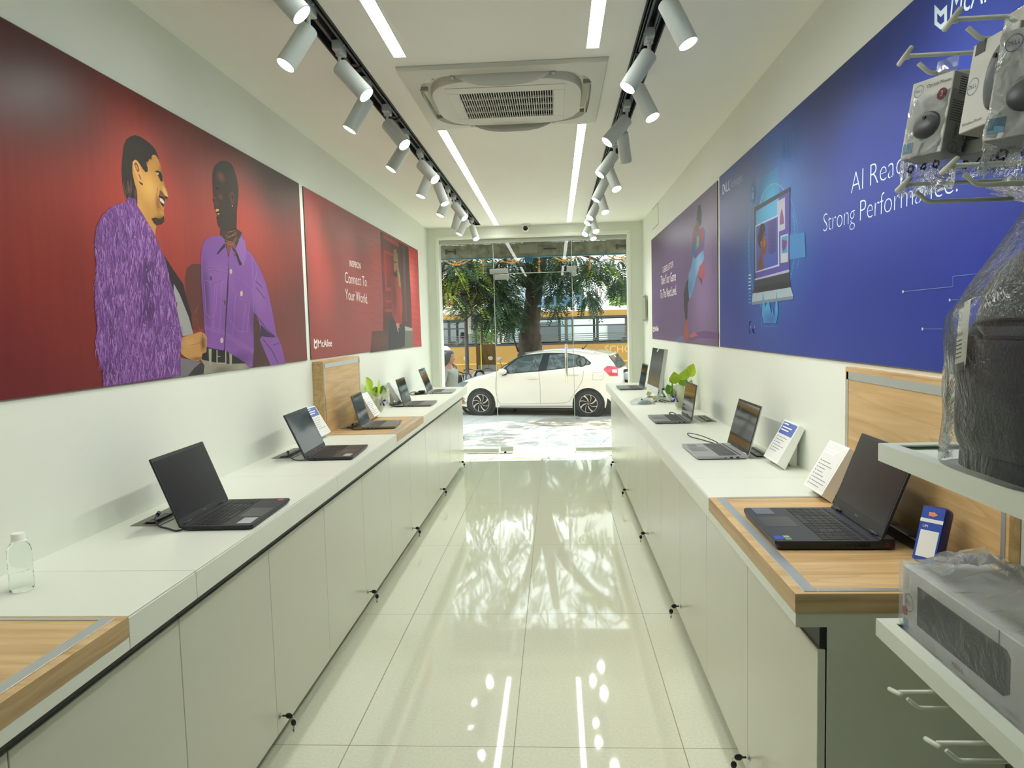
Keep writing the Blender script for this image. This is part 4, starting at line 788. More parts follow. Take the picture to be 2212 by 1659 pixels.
# price stands
def stand(lab, x0, y0, y1, side, header=None, z=ZT):
    s = -1 if side < 0 else 1
    t = thing('price_stand', lab, 'price stand', (x0, (y0+y1)/2, z), group='white slanted price stands')
    cs = [(0, .026), (.034, 0), (.114, .170), (.092, .186)]
    b = MB(); b.prism([(x0+s*u, y0, z+v) for u, v in cs], (0, y1-y0, 0)); b.build('wedge', mat('white_acrylic', (232, 234, 230), .3), t, world=True)
    b = MB(); b.prism([(x0+s*.052, (y0+y1)/2-.02, z+.038), (x0+s*.11, (y0+y1)/2-.02, z+.15), (x0+s*.105, (y0+y1)/2-.02, z), (x0+s*.085, (y0+y1)/2-.02, z)], (0, .04, 0)); b.build('prop', whitem, t, world=True)
    o = Vector((x0, (y0 if side < 0 else y1), z+.026)); upv = Vector((s*.092, 0, .16)); ln = upv.length; xa = Vector((0, 1 if side < 0 else -1, 0))
    M = frame(o, xa, upv); W = y1-y0
    def card(u0, u1, v0, v1, m, n=.0006, nm='printed_card'):
        b = MB(); b.box((u0*W, v0*ln, 0), (u1*W, v1*ln, n), 0, 1, M); return b.build(nm, m, t, world=True)
    card(.06, .94, .04, .96, mat('card_white', (222, 224, 222), .35))
    if header: card(.06, .94, .66, .96, mat('card_blue', (74, 98, 176), .35), .0009)
    b = MB()
    for i in range(8 if not header else 6):
        v = .58-i*.07; b.box((.2*W, v*ln, 0), (random.uniform(.5, .85)*W, (v+.014)*ln, .0009), 0, 1, M); b.box((.11*W, (v-.006)*ln, 0), (.15*W, (v+.02)*ln, .0009), 0, 1, M)
    b.build('printed_lines', mat('print_grey', (120, 122, 124), .5), t, world=True)
    b = MB()
    for v, l_ in ((.9, .3), (.82, .62), (.75, .5)): b.box((.12*W, v*ln, 0), ((.12+l_)*W, (v+.028)*ln, .0012), 0, 1, M)
    b.build('printed_heading', mat('print_head', (236, 238, 240) if header else (70, 72, 76), .5), t, world=True)
stand('white price stand with a blue header between the silver laptop and the wooden tray', .903, 3.0, 3.19, 1, True)
stand('white price stand half hidden behind the black gaming laptop', .882, 2.44, 2.615, 1)
stand('white price stand leaning behind the black laptop that mirrors the street', -1.35, 4.015, 4.19, -1, True)
stand('white price stand on the wooden tray behind the laptop there', -1.265, 4.90, 5.075, -1)
stand('white price stand half hidden behind the second laptop from the door', -1.335, 6.05, 6.22, -1)
# power boxes let into the worktop, with their sockets
def powerbox(lab, x0, x1, y0, y1):
    t = thing('desk_socket_box', lab, 'socket box', ((x0+x1)/2, (y0+y1)/2, ZT), group='metal socket boxes in the worktops')
    b = MB(); z = ZT+.0006
    b.box((x0, y0, ZT), (x1, y0+.016, z+.0015)); b.box((x0, y1-.016, ZT), (x1, y1, z+.0015)); b.box((x0, y0+.016, ZT), (x0+.03, y1-.016, z+.0015)); b.box((x1-.014, y0+.016, ZT), (x1, y1-.016, z+.0015)); b.build('rim', mat('bronze_grey_metal', (126, 122, 112), .4, metal=.6), t, world=True)
    b = MB(); b.box((x0+.031, y0+.017, ZT+.0002), (x1-.015, y1-.017, ZT+.0008)); b.build('well', mat('well_black', (12, 12, 12), .6), t, world=True)
    b = MB(); b.box((x0+.034, y0+.03, ZT+.0008), (x0+.062, y1-.03, ZT+.006), .002); b.build('socket_strip', mat('strip_black', (28, 28, 30), .35), t, world=True)
    b = MB()
    for i in range(3): yy = y0+.06+i*(y1-y0-.12)/2.6; b.box((x0+.038, yy, ZT+.006), (x0+.058, yy+.03, ZT+.0068), .001)
    b.build('socket_face', mat('socket_grey', (90, 92, 94), .35), t, world=True)
powerbox('metal socket box with a cable behind the large black laptop', -1.405, -1.305, 2.235, 2.56)
powerbox('metal socket box behind the black laptop that mirrors the street', -1.42, -1.315, 3.45, 3.76)
powerbox('metal socket box in the wooden tray behind the laptop there', -1.39, -1.30, 4.50, 4.83)
powerbox('metal socket box behind the second laptop from the door, red poster side', -1.405, -1.305, 5.88, 6.18)
powerbox('metal socket box behind the large silver laptop on the blue poster side', .87, .97, 3.27, 3.57)
powerbox('metal socket box behind the laptop in front of the potted plant', .9, .99, 4.51, 4.83)
cab = mat('black_cable', (20, 20, 21), .4)
def cable(lab, pts, r=.003, plug=True, cat='cable'):
    t = thing('cable', lab, cat, pts[0], group='black laptop cables')
    b = MB(); b.tube(smooth_path(pts, 8), r, 8); b.build('cord', cab, t, world=True, smooth=True)
    if plug:
        b = MB(); p = Vector(pts[0]); d = (Vector(pts[1])-p).normalized(); b.cyl(p-d*.018, p+d*.004, .0065, 12); b.build('plug', cab, t, world=True, smooth=False)
    return t
zz = ZT+.0035
cable('black cable from the socket box looping in front of it to the large black laptop', [(-1.352, 2.31, ZT+.02), (-1.335, 2.262, ZT+.016), (-1.30, 2.225, zz), (-1.255, 2.195, zz), (-1.215, 2.168, zz), (-1.19, 2.163, zz+.004)])
cable('thin black cable from the socket box to the black laptop that mirrors the street', [(-1.36, 3.52, ZT+.02), (-1.34, 3.47, ZT+.022), (-1.30, 3.42, zz), (-1.26, 3.385, zz), (-1.215, 3.366, zz+.004)], .0025)
cable('black cable curling over the wooden tray to the laptop there', [(-1.33, 4.58, ZT+.015), (-1.315, 4.49, zz), (-1.275, 4.43, zz), (-1.24, 4.42, zz), (-1.222, 4.436, zz+.004)], .0025)
cable('black charger lead beside the second laptop from the door', [(-1.375, 5.86, ZT+.012), (-1.345, 5.80, zz), (-1.29, 5.74, zz), (-1.235, 5.735, zz+.004)], .005)
cable('thin cable loop standing up beside the large silver laptop', [(.81, 3.62, zz+.004), (.79, 3.66, ZT+.02), (.745, 3.80, ZT+.028), (.71, 3.93, ZT+.02), (.72, 3.92, zz), (.76, 3.80, zz), (.80, 3.67, zz)], .0025, False)
cable('short cable loop behind the laptop in front of the potted plant', [(.80, 4.82, zz+.005), (.775, 4.87, ZT+.022), (.76, 4.90, ZT+.012), (.775, 4.90, zz), (.81, 4.84, zz)], .003, False)
# black adapter and leads by the far left laptop
t = thing('power_adapter', 'black adapter with tangled lead beside the laptop nearest the door', 'power adapter', (-1.33, 6.95, ZT))
b = MB(); b.box((-1.345, 6.90, ZT), (-1.29, 6.99, ZT+.03), .006); b.box((-1.36, 6.80, ZT), (-1.32, 6.88, ZT+.022), .005); b.build('brick', cab, t, world=True)
b = MB(); b.tube(smooth_path([(-1.32, 6.9, ZT+.01), (-1.38, 6.86, ZT+.025), (-1.41, 6.82, ZT+.012), (-1.38, 6.78, zz), (-1.32, 6.79, zz), (-1.26, 6.83, zz), (-1.25, 6.87, zz+.003)]), .0035, 8); b.build('lead', cab, t, world=True, smooth=True)
t = thing('power_strip', 'black power bar lying behind the gaming laptop against the wood panel', 'power strip', (.955, 1.90, ZT)); b = MB(); b.box((.935, 1.76, ZT), (.972, 2.34, ZT+.03), .006); b.build('body', mat('strip_black', (28, 28, 30), .35), t, world=True)
b = MB(); [b.cyl((.953, 1.84+i*.12, ZT+.03), (.953, 1.84+i*.12, ZT+.0308), .016, 16) for i in range(4)]; b.build('socket_face', portm, t, world=True)
# all-in-one computer
def aio():
    A, B = Vector((.794, 5.70, .94)), Vector((.772, 6.215, .94)); c = (A+B)/2; xa = (A-B).normalized(); th = radians(9.3)
    back = Vector((0, 0, 1)).cross(xa); back = -back if back.x < 0 else back; up = (Vector((0, 0, 1))*cos(th)+back*sin(th)); M = frame(c, xa, up)   # z towards the aisle
    if M.col[2].x > 0: M = frame(c, -xa, up)
    t = thing('all_in_one_computer', 'white all-in-one computer with dark screen near the glass door', 'computer', (c.x+.06, c.y, ZT)); W = .258
    wm = mat('computer_white', (206, 216, 212), .38)
    b = MB(); b.box((-W, 0, -.03), (W, .365, 0), .004, 2, M); b.build('housing', wm, t, world=True)
    b = MB(); b.box((-W+.003, .052, 0), (W-.003, .362, .0012), 0, 1, M); b.build('screen', mat('aio_screen', (40, 41, 42), .16, spec=.5), t, world=True)
    b = MB(); b.box((-W, -.006, -.012), (W, .05, .002), .002, 2, M); b.build('chin', wm, t, world=True)
    b = MB(); b.prism([M @ Vector(p) for p in ((-.05, .340, .0016), (.02, .362, .0016), (.05, .362, .0016), (-.01, .332, .0016))], back*-.0005); b.build('tape', mat('green_tape', (176, 214, 200), .5), t, world=True)
    b = MB(); b.cyl(M @ Vector((-W*.1, .022, .002)), M @ Vector((-W*.1, .022, .0026)), .006, 16); b.build('emblem', steel, t, world=True)
    b = MB(); s = W if (M @ Vector((W, 0, 0))).y < c.y else -W; b.cyl(M @ Vector((s, .018, -.006)), M @ Vector((s*1.004, .018, -.006)), .004, 10); b.build('port', portm, t, world=True)
    for y in (5.72, 6.12):
        b = MB(); P_ = [(.765, y, ZT), (.92, y, ZT), (.92, y, ZT+.012), (.785, y, ZT+.012)]; b.prism(P_, (0, .02, 0))
        b.prism([(.760, y, ZT), (.782, y, ZT), (.852, y, .99), (.836, y, 1.0)], (0, .02, 0)); b.prism([(.905, y, ZT), (.925, y, ZT), (.862, y, 1.0), (.842, y, .99)], (0, .02, 0)); b.build('stand_leg', wm, t, world=True)
        b = MB(); b.box((.764, y-.001, ZT+.02), (.781, y+.021, ZT+.05), .001); M2 = Matrix.Translation((.772, 0, ZT+.035)) @ Matrix.Rotation(radians(30), 4, 'Y') @ Matrix.Translation((-.772, 0, -ZT-.035))
        for v in b.b.verts: v.co = M2 @ v.co
        b.build('tape', mat('yellow_tape', (206, 190, 110), .5), t, world=True)
    b = MB(); b.box((.84, 5.74, .97), (.852, 6.12, 1.12)); b.build('back_plate', wm, t, world=True)
aio()
cable('black cable hanging behind the all-in-one computer to the worktop', [(.84, 5.70, .985), (.88, 5.66, .98), (.915, 5.62, .93), (.93, 5.60, ZT+.006), (.95, 5.62, ZT+.012)], .003)
cable('black cable tied in a loop under the all-in-one computer stand', [(.85, 5.66, zz), (.82, 5.67, ZT+.012), (.80, 5.665, ZT+.02), (.82, 5.66, ZT+.024), (.86, 5.67, ZT+.014), (.89, 5.68, zz)], .003, False)
t = thing('computer_mouse', 'pale grey computer mouse in clear plastic beside the all-in-one computer', 'computer mouse', (.682, 5.61, ZT))
b = MB(); V = b.grid(lambda u, v: (.682-.055+.11*u, 5.61+.03*cos(pi*v)*(sin(pi*min(max(u, .02), .98))**.35), ZT+.001+.034*sin(pi*v)*(sin(pi*min(max(u, .02), .98))**.5)*(.8+.3*u)), 16, 12); b.build('shell', mat('mouse_grey', (150, 176, 172), .35), t, world=True, smooth=True)
b = MB(); b.cyl((.66, 5.607, ZT+.036), (.66, 5.613, ZT+.036), .006, 12); b.build('wheel', portm, t, world=True)
t = thing('plastic_wrapper', 'crumpled clear plastic wrapper around the grey mouse', 'wrapper', (.66, 5.66, ZT)); rr = random.Random(3)
b = MB(); H_ = [[rr.uniform(.2, 1) for j in range(10)] for i in range(14)]
b.grid(lambda u, v: (.575+.19*u, 5.56+.20*v, ZT+.003+.052*sin(pi*u)**.6*sin(pi*v)**.6*(.6+.4*H_[int(u*13)][int(v*9)])), 13, 9); b.build('sheet', plastic_mat('wrapper_plastic', .10, .08, .5, 30.), t, world=True)
# potted plants
leafm = mat('leaf_lime', (176, 206, 58), .4, var=.15, vscale=30); leafd = mat('leaf_green', (118, 170, 50), .4, var=.2, vscale=30); wrapm = plastic_mat('paper_wrap', .55, .3, .4, 20., (232, 234, 206))
def plant(lab, x, y, z, seed, dirs):
    r = random.Random(seed); t = thing('potted_plant', lab, 'potted plant', (x, y, z))
    b = MB(); b.lathe([(0, 0), (.034, 0), (.047, .088), (.05, .09), (.05, .098), (.044, .098), (.042, .085), (0, .083)], (x, y, z), 24); b.build('pot', mat('cream_pot', (228, 224, 204), .45), t, world=True, auto=40)
    b = MB(); b.lathe([(0, .084), (.043, .084)], (x, y, z), 16, cap=False); b.build('soil', mat('soil', (58, 44, 34), .9), t, world=True)
    ph = [r.uniform(-.012, .022) for _ in range(24)]
    b = MB(); b.grid(lambda u, v: (x+(.040+.055*v**.8+ph[int(u*23.99) % 24]*v)*cos(2*pi*u), y+(.040+.055*v**.8+ph[int(u*23.99) % 24]*v)*sin(2*pi*u), z+.01+.15*v+ph[(int(u*23.99)+7) % 24]*v*1.6), 24, 5, True); b.build('paper_wrap', wrapm, t, world=True)
    bx = x-.05 if x > 0 else x+.05; b = MB()
    for i in range(5):
        a = i*2*pi/5+.3; b.prism([(bx, y-.045, z+.085), (bx+.028*cos(a-.3), y-.05, z+.085+.034*sin(a-.3)), (bx+.034*cos(a), y-.055, z+.085+.04*sin(a)), (bx+.024*cos(a+.3), y-.05, z+.085+.03*sin(a+.3))], (0, -.004, 0))
    b.build('bow', mat('blue_ribbon', (34, 48, 168), .35), t, world=True)
    for (dx, dy, dz, sz, lime) in dirs:
        tip = Vector((x+dx, y+dy, z+.1+dz)); b = MB(); b.tube(smooth_path([(x, y, z+.08), (x+dx*.35, y+dy*.35, z+.1+dz*.6), tip], 5), .0016, 6); b.build('stem', leafd, t, world=True)
        f = Vector((dx, dy, .15)).normalized(); f = (f+Vector((r.uniform(-.2, .2), r.uniform(-.2, .2), r.uniform(-.3, .1)))).normalized(); sd = f.cross(Vector((r.uniform(-.3, .3), -.5, .9))).normalized(); nn = f.cross(sd)
        b = MB()
        def hp(u, v):
            w = sz*.55*(sin(pi*min(1, u*.97+.03))**.7)*(1.25-.75*u); k = (v-.5)*2
            return tip+f*(sz*(u*1.1-.12*(1-abs(k))*0))+sd*(w*k)+nn*(-.18*sz*u*u-.25*w*k*k*.6)
        b.grid(hp, 8, 6); b.build('leaf', leafm if lime else leafd, t, world=True, smooth=True)
plant('potted money plant with a blue bow beyond the silver grey laptop, blue poster side', .905, 5.26, ZT, 4, ((-.07, -.03, .035, .075, 0), (-.075, .01, .01, .07, 0), (-.05, -.04, .085, .085, 1), (.0, -.05, .11, .085, 1), (.055, -.02, .135, .09, 1), (.06, -.03, .05, .06, 1), (.02, .03, .06, .07, 0), (-.055, -.02, -.01, .06, 0), (.065, .0, .02, .05, 1)))
plant('potted money plant with a blue bow behind the wooden tray, red poster side', -1.375, 5.42, ZT, 9, ((-.03, -.05, .07, .11, 1), (.035, -.04, .05, .11, 1), (-.05, 0, .05, .07, 1), (.01, -.06, .035, .075, 1), (.0, .0, .02, .07, 0), (.03, .02, .03, .07, 0), (-.02, -.05, .01, .06, 1)))
# water bottle
t = thing('water_bottle', 'small clear water bottle with white cap on the worktop', 'bottle', (-1.335, 1.665, ZT))
pet = mat('clear_pet', (248, 252, 250), .03, trans=1., ior=1.12, spec=.8, bump=.25, bscale=45)
b = MB(); b.lathe([(0, .004), (.018, .002), (.024, .0), (.0265, .006), (.0268, .03), (.0258, .036), (.0268, .042), (.0268, .06), (.0258, .065), (.0268, .07), (.0268, .088), (.0255, .093), (.0262, .1), (.0225, .112), (.0165, .119), (.0135, .123), (.0135, .132), (0, .132)], (-1.335, 1.665, ZT), 28); b.build('body', pet, t, world=True, smooth=True)
b = MB(); b.lathe([(.0155, .123), (.0175, .124), (.0155, .126), (.0150, .128), (.0150, .141), (.0135, .143), (0, .143)], (-1.335, 1.665, ZT), 24); b.build('cap', mat('cap_white', (232, 234, 226), .45), t, world=True, auto=40)
# payment sound box (code left off)
t = thing('payment_speaker', 'blue payment speaker with white card on the wooden tray', 'payment speaker', (.905, 1.80, ZT)); n = Vector((-.80, -.6, .0)); rt = Vector((.6, -.80, 0))
upv = (Vector((0, 0, 1))-n*.42+rt*.12).normalized(); M = frame((.905, 1.79, ZT+.078), rt, upv)
b = MB(); b.box((-.031, -.066, -.042), (.031, .078, 0), .012, 4, M); b.build('body', mat('device_blue', (26, 30, 104), .3), t, world=True, auto=50)
b = MB(); b.box((-.027, -.06, 0), (.027, .073, .0015), .0006, 1, M); fp = b.build('front_plate', mat('device_front_blue', (34, 74, 172), .35), t, world=True)
b = MB(); b.box((-.027, .034, .0015), (.027, .043, .002), 0, 1, M); b.box((-.021, -.052, .0015), (.023, .014, .0021), .006, 2, M); b.build('white_card', mat('card_white2', (226, 228, 226), .4), t, world=True)
text('lettering', 'UPI', M @ Matrix.Translation((-.012, .0235, .0022)), white, t, .009)
b = MB(); b.box((-.010, .05, .0016), (.004, .06, .0022), .001, 1, M); b.prism([M @ Vector(p) for p in ((0, .062, .0018), (.012, .055, .0018), (0, .048, .0018))], n*.0006); b.build('emblem', mat('orange_emblem', (222, 140, 104), .4), t, world=True)
# ceiling cassette, camera, wall bits
def cassette():
    x0, x1, y0, y1 = -.69, .262, 3.285, 4.243; cx_, cy_ = (x0+x1)/2, (y0+y1)/2; z = ZC; t = thing('ceiling_air_conditioner', 'white square ceiling cassette air conditioner with open louvres', 'air conditioner', (cx_, cy_, z-.03))
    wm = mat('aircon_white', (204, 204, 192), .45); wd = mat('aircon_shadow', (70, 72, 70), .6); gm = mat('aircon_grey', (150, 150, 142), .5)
    b = MB(); h = .475; R = .30; n_ = 64
    def se(a, r, k=4.5): c, s = cos(a), sin(a); q_ = (abs(c)**k+abs(s)**k)**(-1/k); return (cx_+r*q_*c, cy_+r*q_*s)
    outer = []; 
    for i in range(n_):                    # square outer edge sampled at the same angles
        a = 2*pi*i/n_+pi/4; c, s = cos(a), sin(a); q_ = 1/max(abs(c), abs(s)); outer.append((cx_+(x1-x0)/2*q_*c, cy_+(y1-y0)/2*q_*s))
    rings = [[(p[0], p[1], z-.001) for p in outer], [(cx_+(p[0]-cx_)*.985, cy_+(p[1]-cy_)*.985, z-.02) for p in outer], [se(2*pi*i/n_+pi/4, .415)+(z-.026,) for i in range(n_)], [se(2*pi*i/n_+pi/4, .405)+(z+.03,) for i in range(n_)]]
    V = [[b.b.verts.new(p) for p in r] for r in rings]
    for A, B in zip(V, V[1:]):
        for i in range(n_): b.b.faces.new((A[i], A[(i+1) % n_], B[(i+1) % n_], B[i]))
    b.build('frame_panel', wm, t, world=True, auto=35)
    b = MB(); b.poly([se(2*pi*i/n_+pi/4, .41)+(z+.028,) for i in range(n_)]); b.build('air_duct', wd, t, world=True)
    b = MB(); rr_ = [(.372, z-.028), (.368, z-.040), (.34, z-.043), (.285, z-.043)]; V = [[b.b.verts.new(se(2*pi*i/n_+pi/4, r, 3.6 if r > .3 else 9)+(zz_,)) for i in range(n_)] for r, zz_ in ((.372, z+.02),)+tuple(rr_)]
    for A, B in zip(V, V[1:]):
        for i in range(n_): b.b.faces.new((A[i], A[(i+1) % n_], B[(i+1) % n_], B[i]))
    b.build('centre_ring', wm, t, world=True, auto=35)
    g0, g1 = .285, .21
    b = MB(); b.box((cx_-g0, cy_-g0, z-.046), (cx_+g0, cy_-g1, z-.036), .003); b.box((cx_-g0, cy_+g1, z-.046), (cx_+g0, cy_+g0, z-.036), .003); b.box((cx_-g0, cy_-g1, z-.046), (cx_-g1-.02, cy_+g1, z-.036), .003); b.box((cx_+g1+.02, cy_-g1, z-.046), (cx_+g0, cy_+g1, z-.036), .003); gr = b.build('grille_frame', wm, t, world=True)
    b = MB(); b.box((cx_-g0+.01, cy_-g0+.01, z-.030), (cx_+g0-.01, cy_+g0-.01, z-.024)); b.build('filter', mat('filter_dark', (22, 23, 22), .7), t, world=True)
    b = MB()
    for i in range(39): x = cx_-g1-.018+i*(2*g1+.036)/38; b.box((x-.0018, cy_-g1, z-.045), (x+.0018, cy_+g1, z-.034))
    for i in range(5): y = cy_-g1+i*2*g1/4; b.box((cx_-g1-.02, y-.003, z-.046), (cx_+g1+.02, y+.003, z-.036))
    b.build('grille_bars', wm, t, world=True)
    for k in range(4):                      # four curved flaps, swung open
        b = MB(); M = Matrix.Translation((cx_, cy_, 0)) @ Matrix.Rotation(k*pi/2, 4, 'Z')
        def fl(u, v): s = u*2-1; wd_ = .062*(1-abs(s)**3*.75); return M @ Vector((s*.215, -.40+.0-.012*s*s+.012*v, z-.018-wd_*v*.9+.012*sin(pi*v)))
        b.grid(fl, 16, 5); b.build('flap', wm, t, world=True, smooth=True, solid=.004)
        b = MB()
        for s in (-1, 1): b.box((s*.232-.009, -.41, z-.032), (s*.232+.009, -.372, z-.012), .002, 1, M)
        b.build('flap_hinge', gm, t, world=True)
    b = MB(); b.box((x0+.075, y0+.10, z-.0235), (x0+.10, y0+.115, z-.0215)); b.box((x0+.112, y0+.10, z-.0235), (x0+.155, y0+.115, z-.0215)); b.build('indicator', mat('indicator_dark', (60, 62, 54), .5), t, world=True)
cassette()
t = thing('dome_camera', 'white dome security camera on the ceiling above the glass door', 'security camera', (-.31, 8.34, ZC))
b = MB(); b.lathe([(0, 0), (.055, 0), (.055, -.012), (.048, -.02), (0, -.02)], (-.31, 8.34, ZC), 28); b.build('mount', whitem, t, world=True, auto=40)
b = MB(); b.sphere((-.31, 8.34, ZC-.045), .042, 24); b.build('ball', whitem, t, world=True, smooth=True)
b = MB(); b.sphere((-.312, 8.306, ZC-.05), .027, 20, (1, .6, 1)); b.build('lens', mat('camera_lens', (10, 11, 12), .08), t, world=True, smooth=True)
t = thing('wall_hatch', 'small flush access hatch high on the wall above the purple poster', 'hatch', (XR, 7.33, 2.56)); b = MB(); b.box((XR-.003, 7.135, 2.465), (XR-.0004, 7.53, 2.66), .001); b.build('panel', wallm, t, world=True)
b = MB(); b.box((XR-.0015, 7.53, 2.47), (XR, 7.538, 2.62)); [b.box((XR-.0015, a, c), (XR, d, e)) for a, d, c, e in ((7.13, 7.135, 2.46, 2.665), (7.13, 7.538, 2.46, 2.465), (7.13, 7.538, 2.66, 2.665))]; b.build('gap_line', mat('gap_grey', (120, 120, 108), .7), t, world=True)
t = thing('acrylic_certificate_frame', 'clear acrylic notice frame on steel pins beside the purple poster', 'notice frame', (XR, 8.08, 1.67))
b = MB(); b.box((XR-.026, 7.99, 1.53), (XR-.022, 8.19, 1.82)); b.build('front_sheet', glass_mat('acrylic', (240, 244, 236), 1.4), t, world=True)
b = MB(); b.box((XR-.021, 8.02, 1.57), (XR-.019, 8.16, 1.78)); b.build('paper', mat('paper', (232, 232, 222), .6), t, world=True)
b = MB(); [b.cyl((XR, y, z), (XR-.03, y, z), .007, 12) for y in (8.0, 8.18) for z in (1.545, 1.805)]; b.build('pin', steel, t, world=True)
b = MB(); b.box((XR-.018, 7.985, 1.55), (XR-.012, 7.99, 1.80)); b.build('side_edge', mat('acrylic_edge', (170, 156, 120), .3), t, world=True)
# ================================================================== display unit on the near right wall, with its goods
ux, uy0, uy1 = .95, .25, 1.515
t = thing('slotwall_unit', 'tall grey slotted display panel on the wall holding shelves and hooks', 'display unit', (ux+.03, .9, 0))
b = MB(); b.box((ux, uy0, .02), (XR-.004, uy1, 2.2), .002, 1); b.build('board', mat('panel_grey', (176, 182, 176), .45), t, world=True)
b = MB()
for i in range(13): b.box((ux-.0015, uy0, .12+i*.16), (ux+.001, uy1-.004, .135+i*.16))
b.build('slot', mat('slot_grey', (120, 126, 122), .5), t, world=True)
shm = mat('shelf_white', (208, 214, 202), .4)
def tray_shelf(lab, z, y0, y1, x0=.655):
    t = thing('display_shelf', lab, 'shelf', ((x0+ux)/2, (y0+y1)/2, z), group='white tray shelves of the display unit')
    b = MB(); w_ = .028; h = .036
    b.box((x0, y0, z-h), (x0+.004, y1, z-.0031)); b.box((x0+.004, y1-.004, z-h), (ux, y1, z-.0031)); b.box((x0+.004, y0, z-h), (ux, y0+.004, z-.0031))
    b.box((x0, y0, z-.003), (x0+w_, y1, z)); b.box((x0+w_, y1-w_, z-.003), (ux, y1, z)); b.box((x0+w_, y0, z-.003), (ux, y0+w_, z)); b.box((ux-w_, y0+w_, z-.003), (ux, y1-w_, z))
    b.build('frame', shm, t, world=True)
    b = MB(); b.box((x0+.004, y0+.004, z-.016), (ux, y1-.004, z-.010)); b.build('tray', mat('tray_white', (222, 228, 218), .45), t, world=True)
    return t
tray_shelf('upper white tray shelf carrying the bagged backpack', 1.241, .5, 1.50)
tray_shelf('lower white tray shelf carrying the wrapped keyboard box', .872, .93, 1.50)
hookm = mat('hook_white', (212, 214, 202), .35)
def hook(lab, y, z):
    t = thing('display_hook', lab, 'hook', (ux, y, z), group='white double display hooks')
    b = MB(); L_ = .597
    b.tube([(ux, y, z-.03)]+[(L_+.052, y, z-.03)]+arc((L_+.05, y, z-.012), .018, 270, 225, 5, 'xz')+[(L_+.024, y, z-.013)], .0038, 10); b.build('peg', hookm, t, world=True, smooth=True)
    b = MB(); b.tube([(ux, y, z+.002), (L_+.008, y, z)], .0036, 10); b.cyl((L_+.006, y, z), (L_+.006, y, z-.005), .004, 10); b.build('label_arm', hookm, t, world=True, smooth=True)
    b = MB(); b.tube([(L_+.002, y+.022, z-.006), (L_+.002, y-.022, z+.006)], .0042, 10); b.build('cross_bar', hookm, t, world=True, smooth=True)
    b = MB(); b.box((ux-.004, y-.014, z-.05), (ux, y+.014, z+.02), .001, 1); b.build('back_plate', hookm, t, world=True)
for y, z, lab in ((1.29, 1.935, 'double display hook from which the boxed optical mouse hangs'), (1.145, 1.935, 'double display hook from which the white wireless mouse box hangs'), (1.29, 1.722, 'empty double display hook just below the boxed optical mouse'), (1.145, 1.722, 'empty double display hook below the white wireless mouse box'),
    (1.29, .822, 'empty double hook under the lower shelf, nearer the cabinet'), (1.16, .804, 'empty double hook under the lower shelf, nearer the camera')): hook(lab, y, z)
cardb = mat('box_white', (214, 212, 208), .5); cards = mat('box_side_grey', (150, 148, 146), .5); inkb = ink((38, 96, 158)); inkg = ink((92, 92, 94)); inkd = ink((52, 54, 58))
bagm = plastic_mat('bag_plastic', .10, .06, .6, 22., (226, 230, 236)); film = plastic_mat('film_plastic', .2, .1, .45, 13., (232, 236, 238), 1.2)
def logo(M, r, m, parent):                 # ring with the four letters
    b = MB(); V = [[b.b.verts.new(M @ Vector((q_*cos(2*pi*i/28), q_*sin(2*pi*i/28), 0))) for i in range(28)] for q_ in (r, r*.92)]
    for i in range(28): b.b.faces.new((V[0][i], V[0][(i+1) % 28], V[1][(i+1) % 28], V[1][i]))
    b.build('logo_ring', m, parent, world=True)
    for i, ch in enumerate('DELL'): text('lettering', ch, M @ Matrix.Translation((r*(-.55+.37*i), 0, 0)) @ Matrix.Rotation(radians(30 if i == 1 else 0), 4, 'Z') @ Matrix.Diagonal((.8, 1, 1, 1)), m, parent, r*.68, bold=.01)
def mouse_shape(b, M, w, h, d):
    def f(u, v):
        a = 2*pi*u; r = sin(pi*v/2); return M @ Vector((w/2*r*cos(a), h/2*r*sin(a)*(1 if sin(a) > 0 else .95), d*cos(pi*v/2)))
    b.grid(f, 24, 8, True)
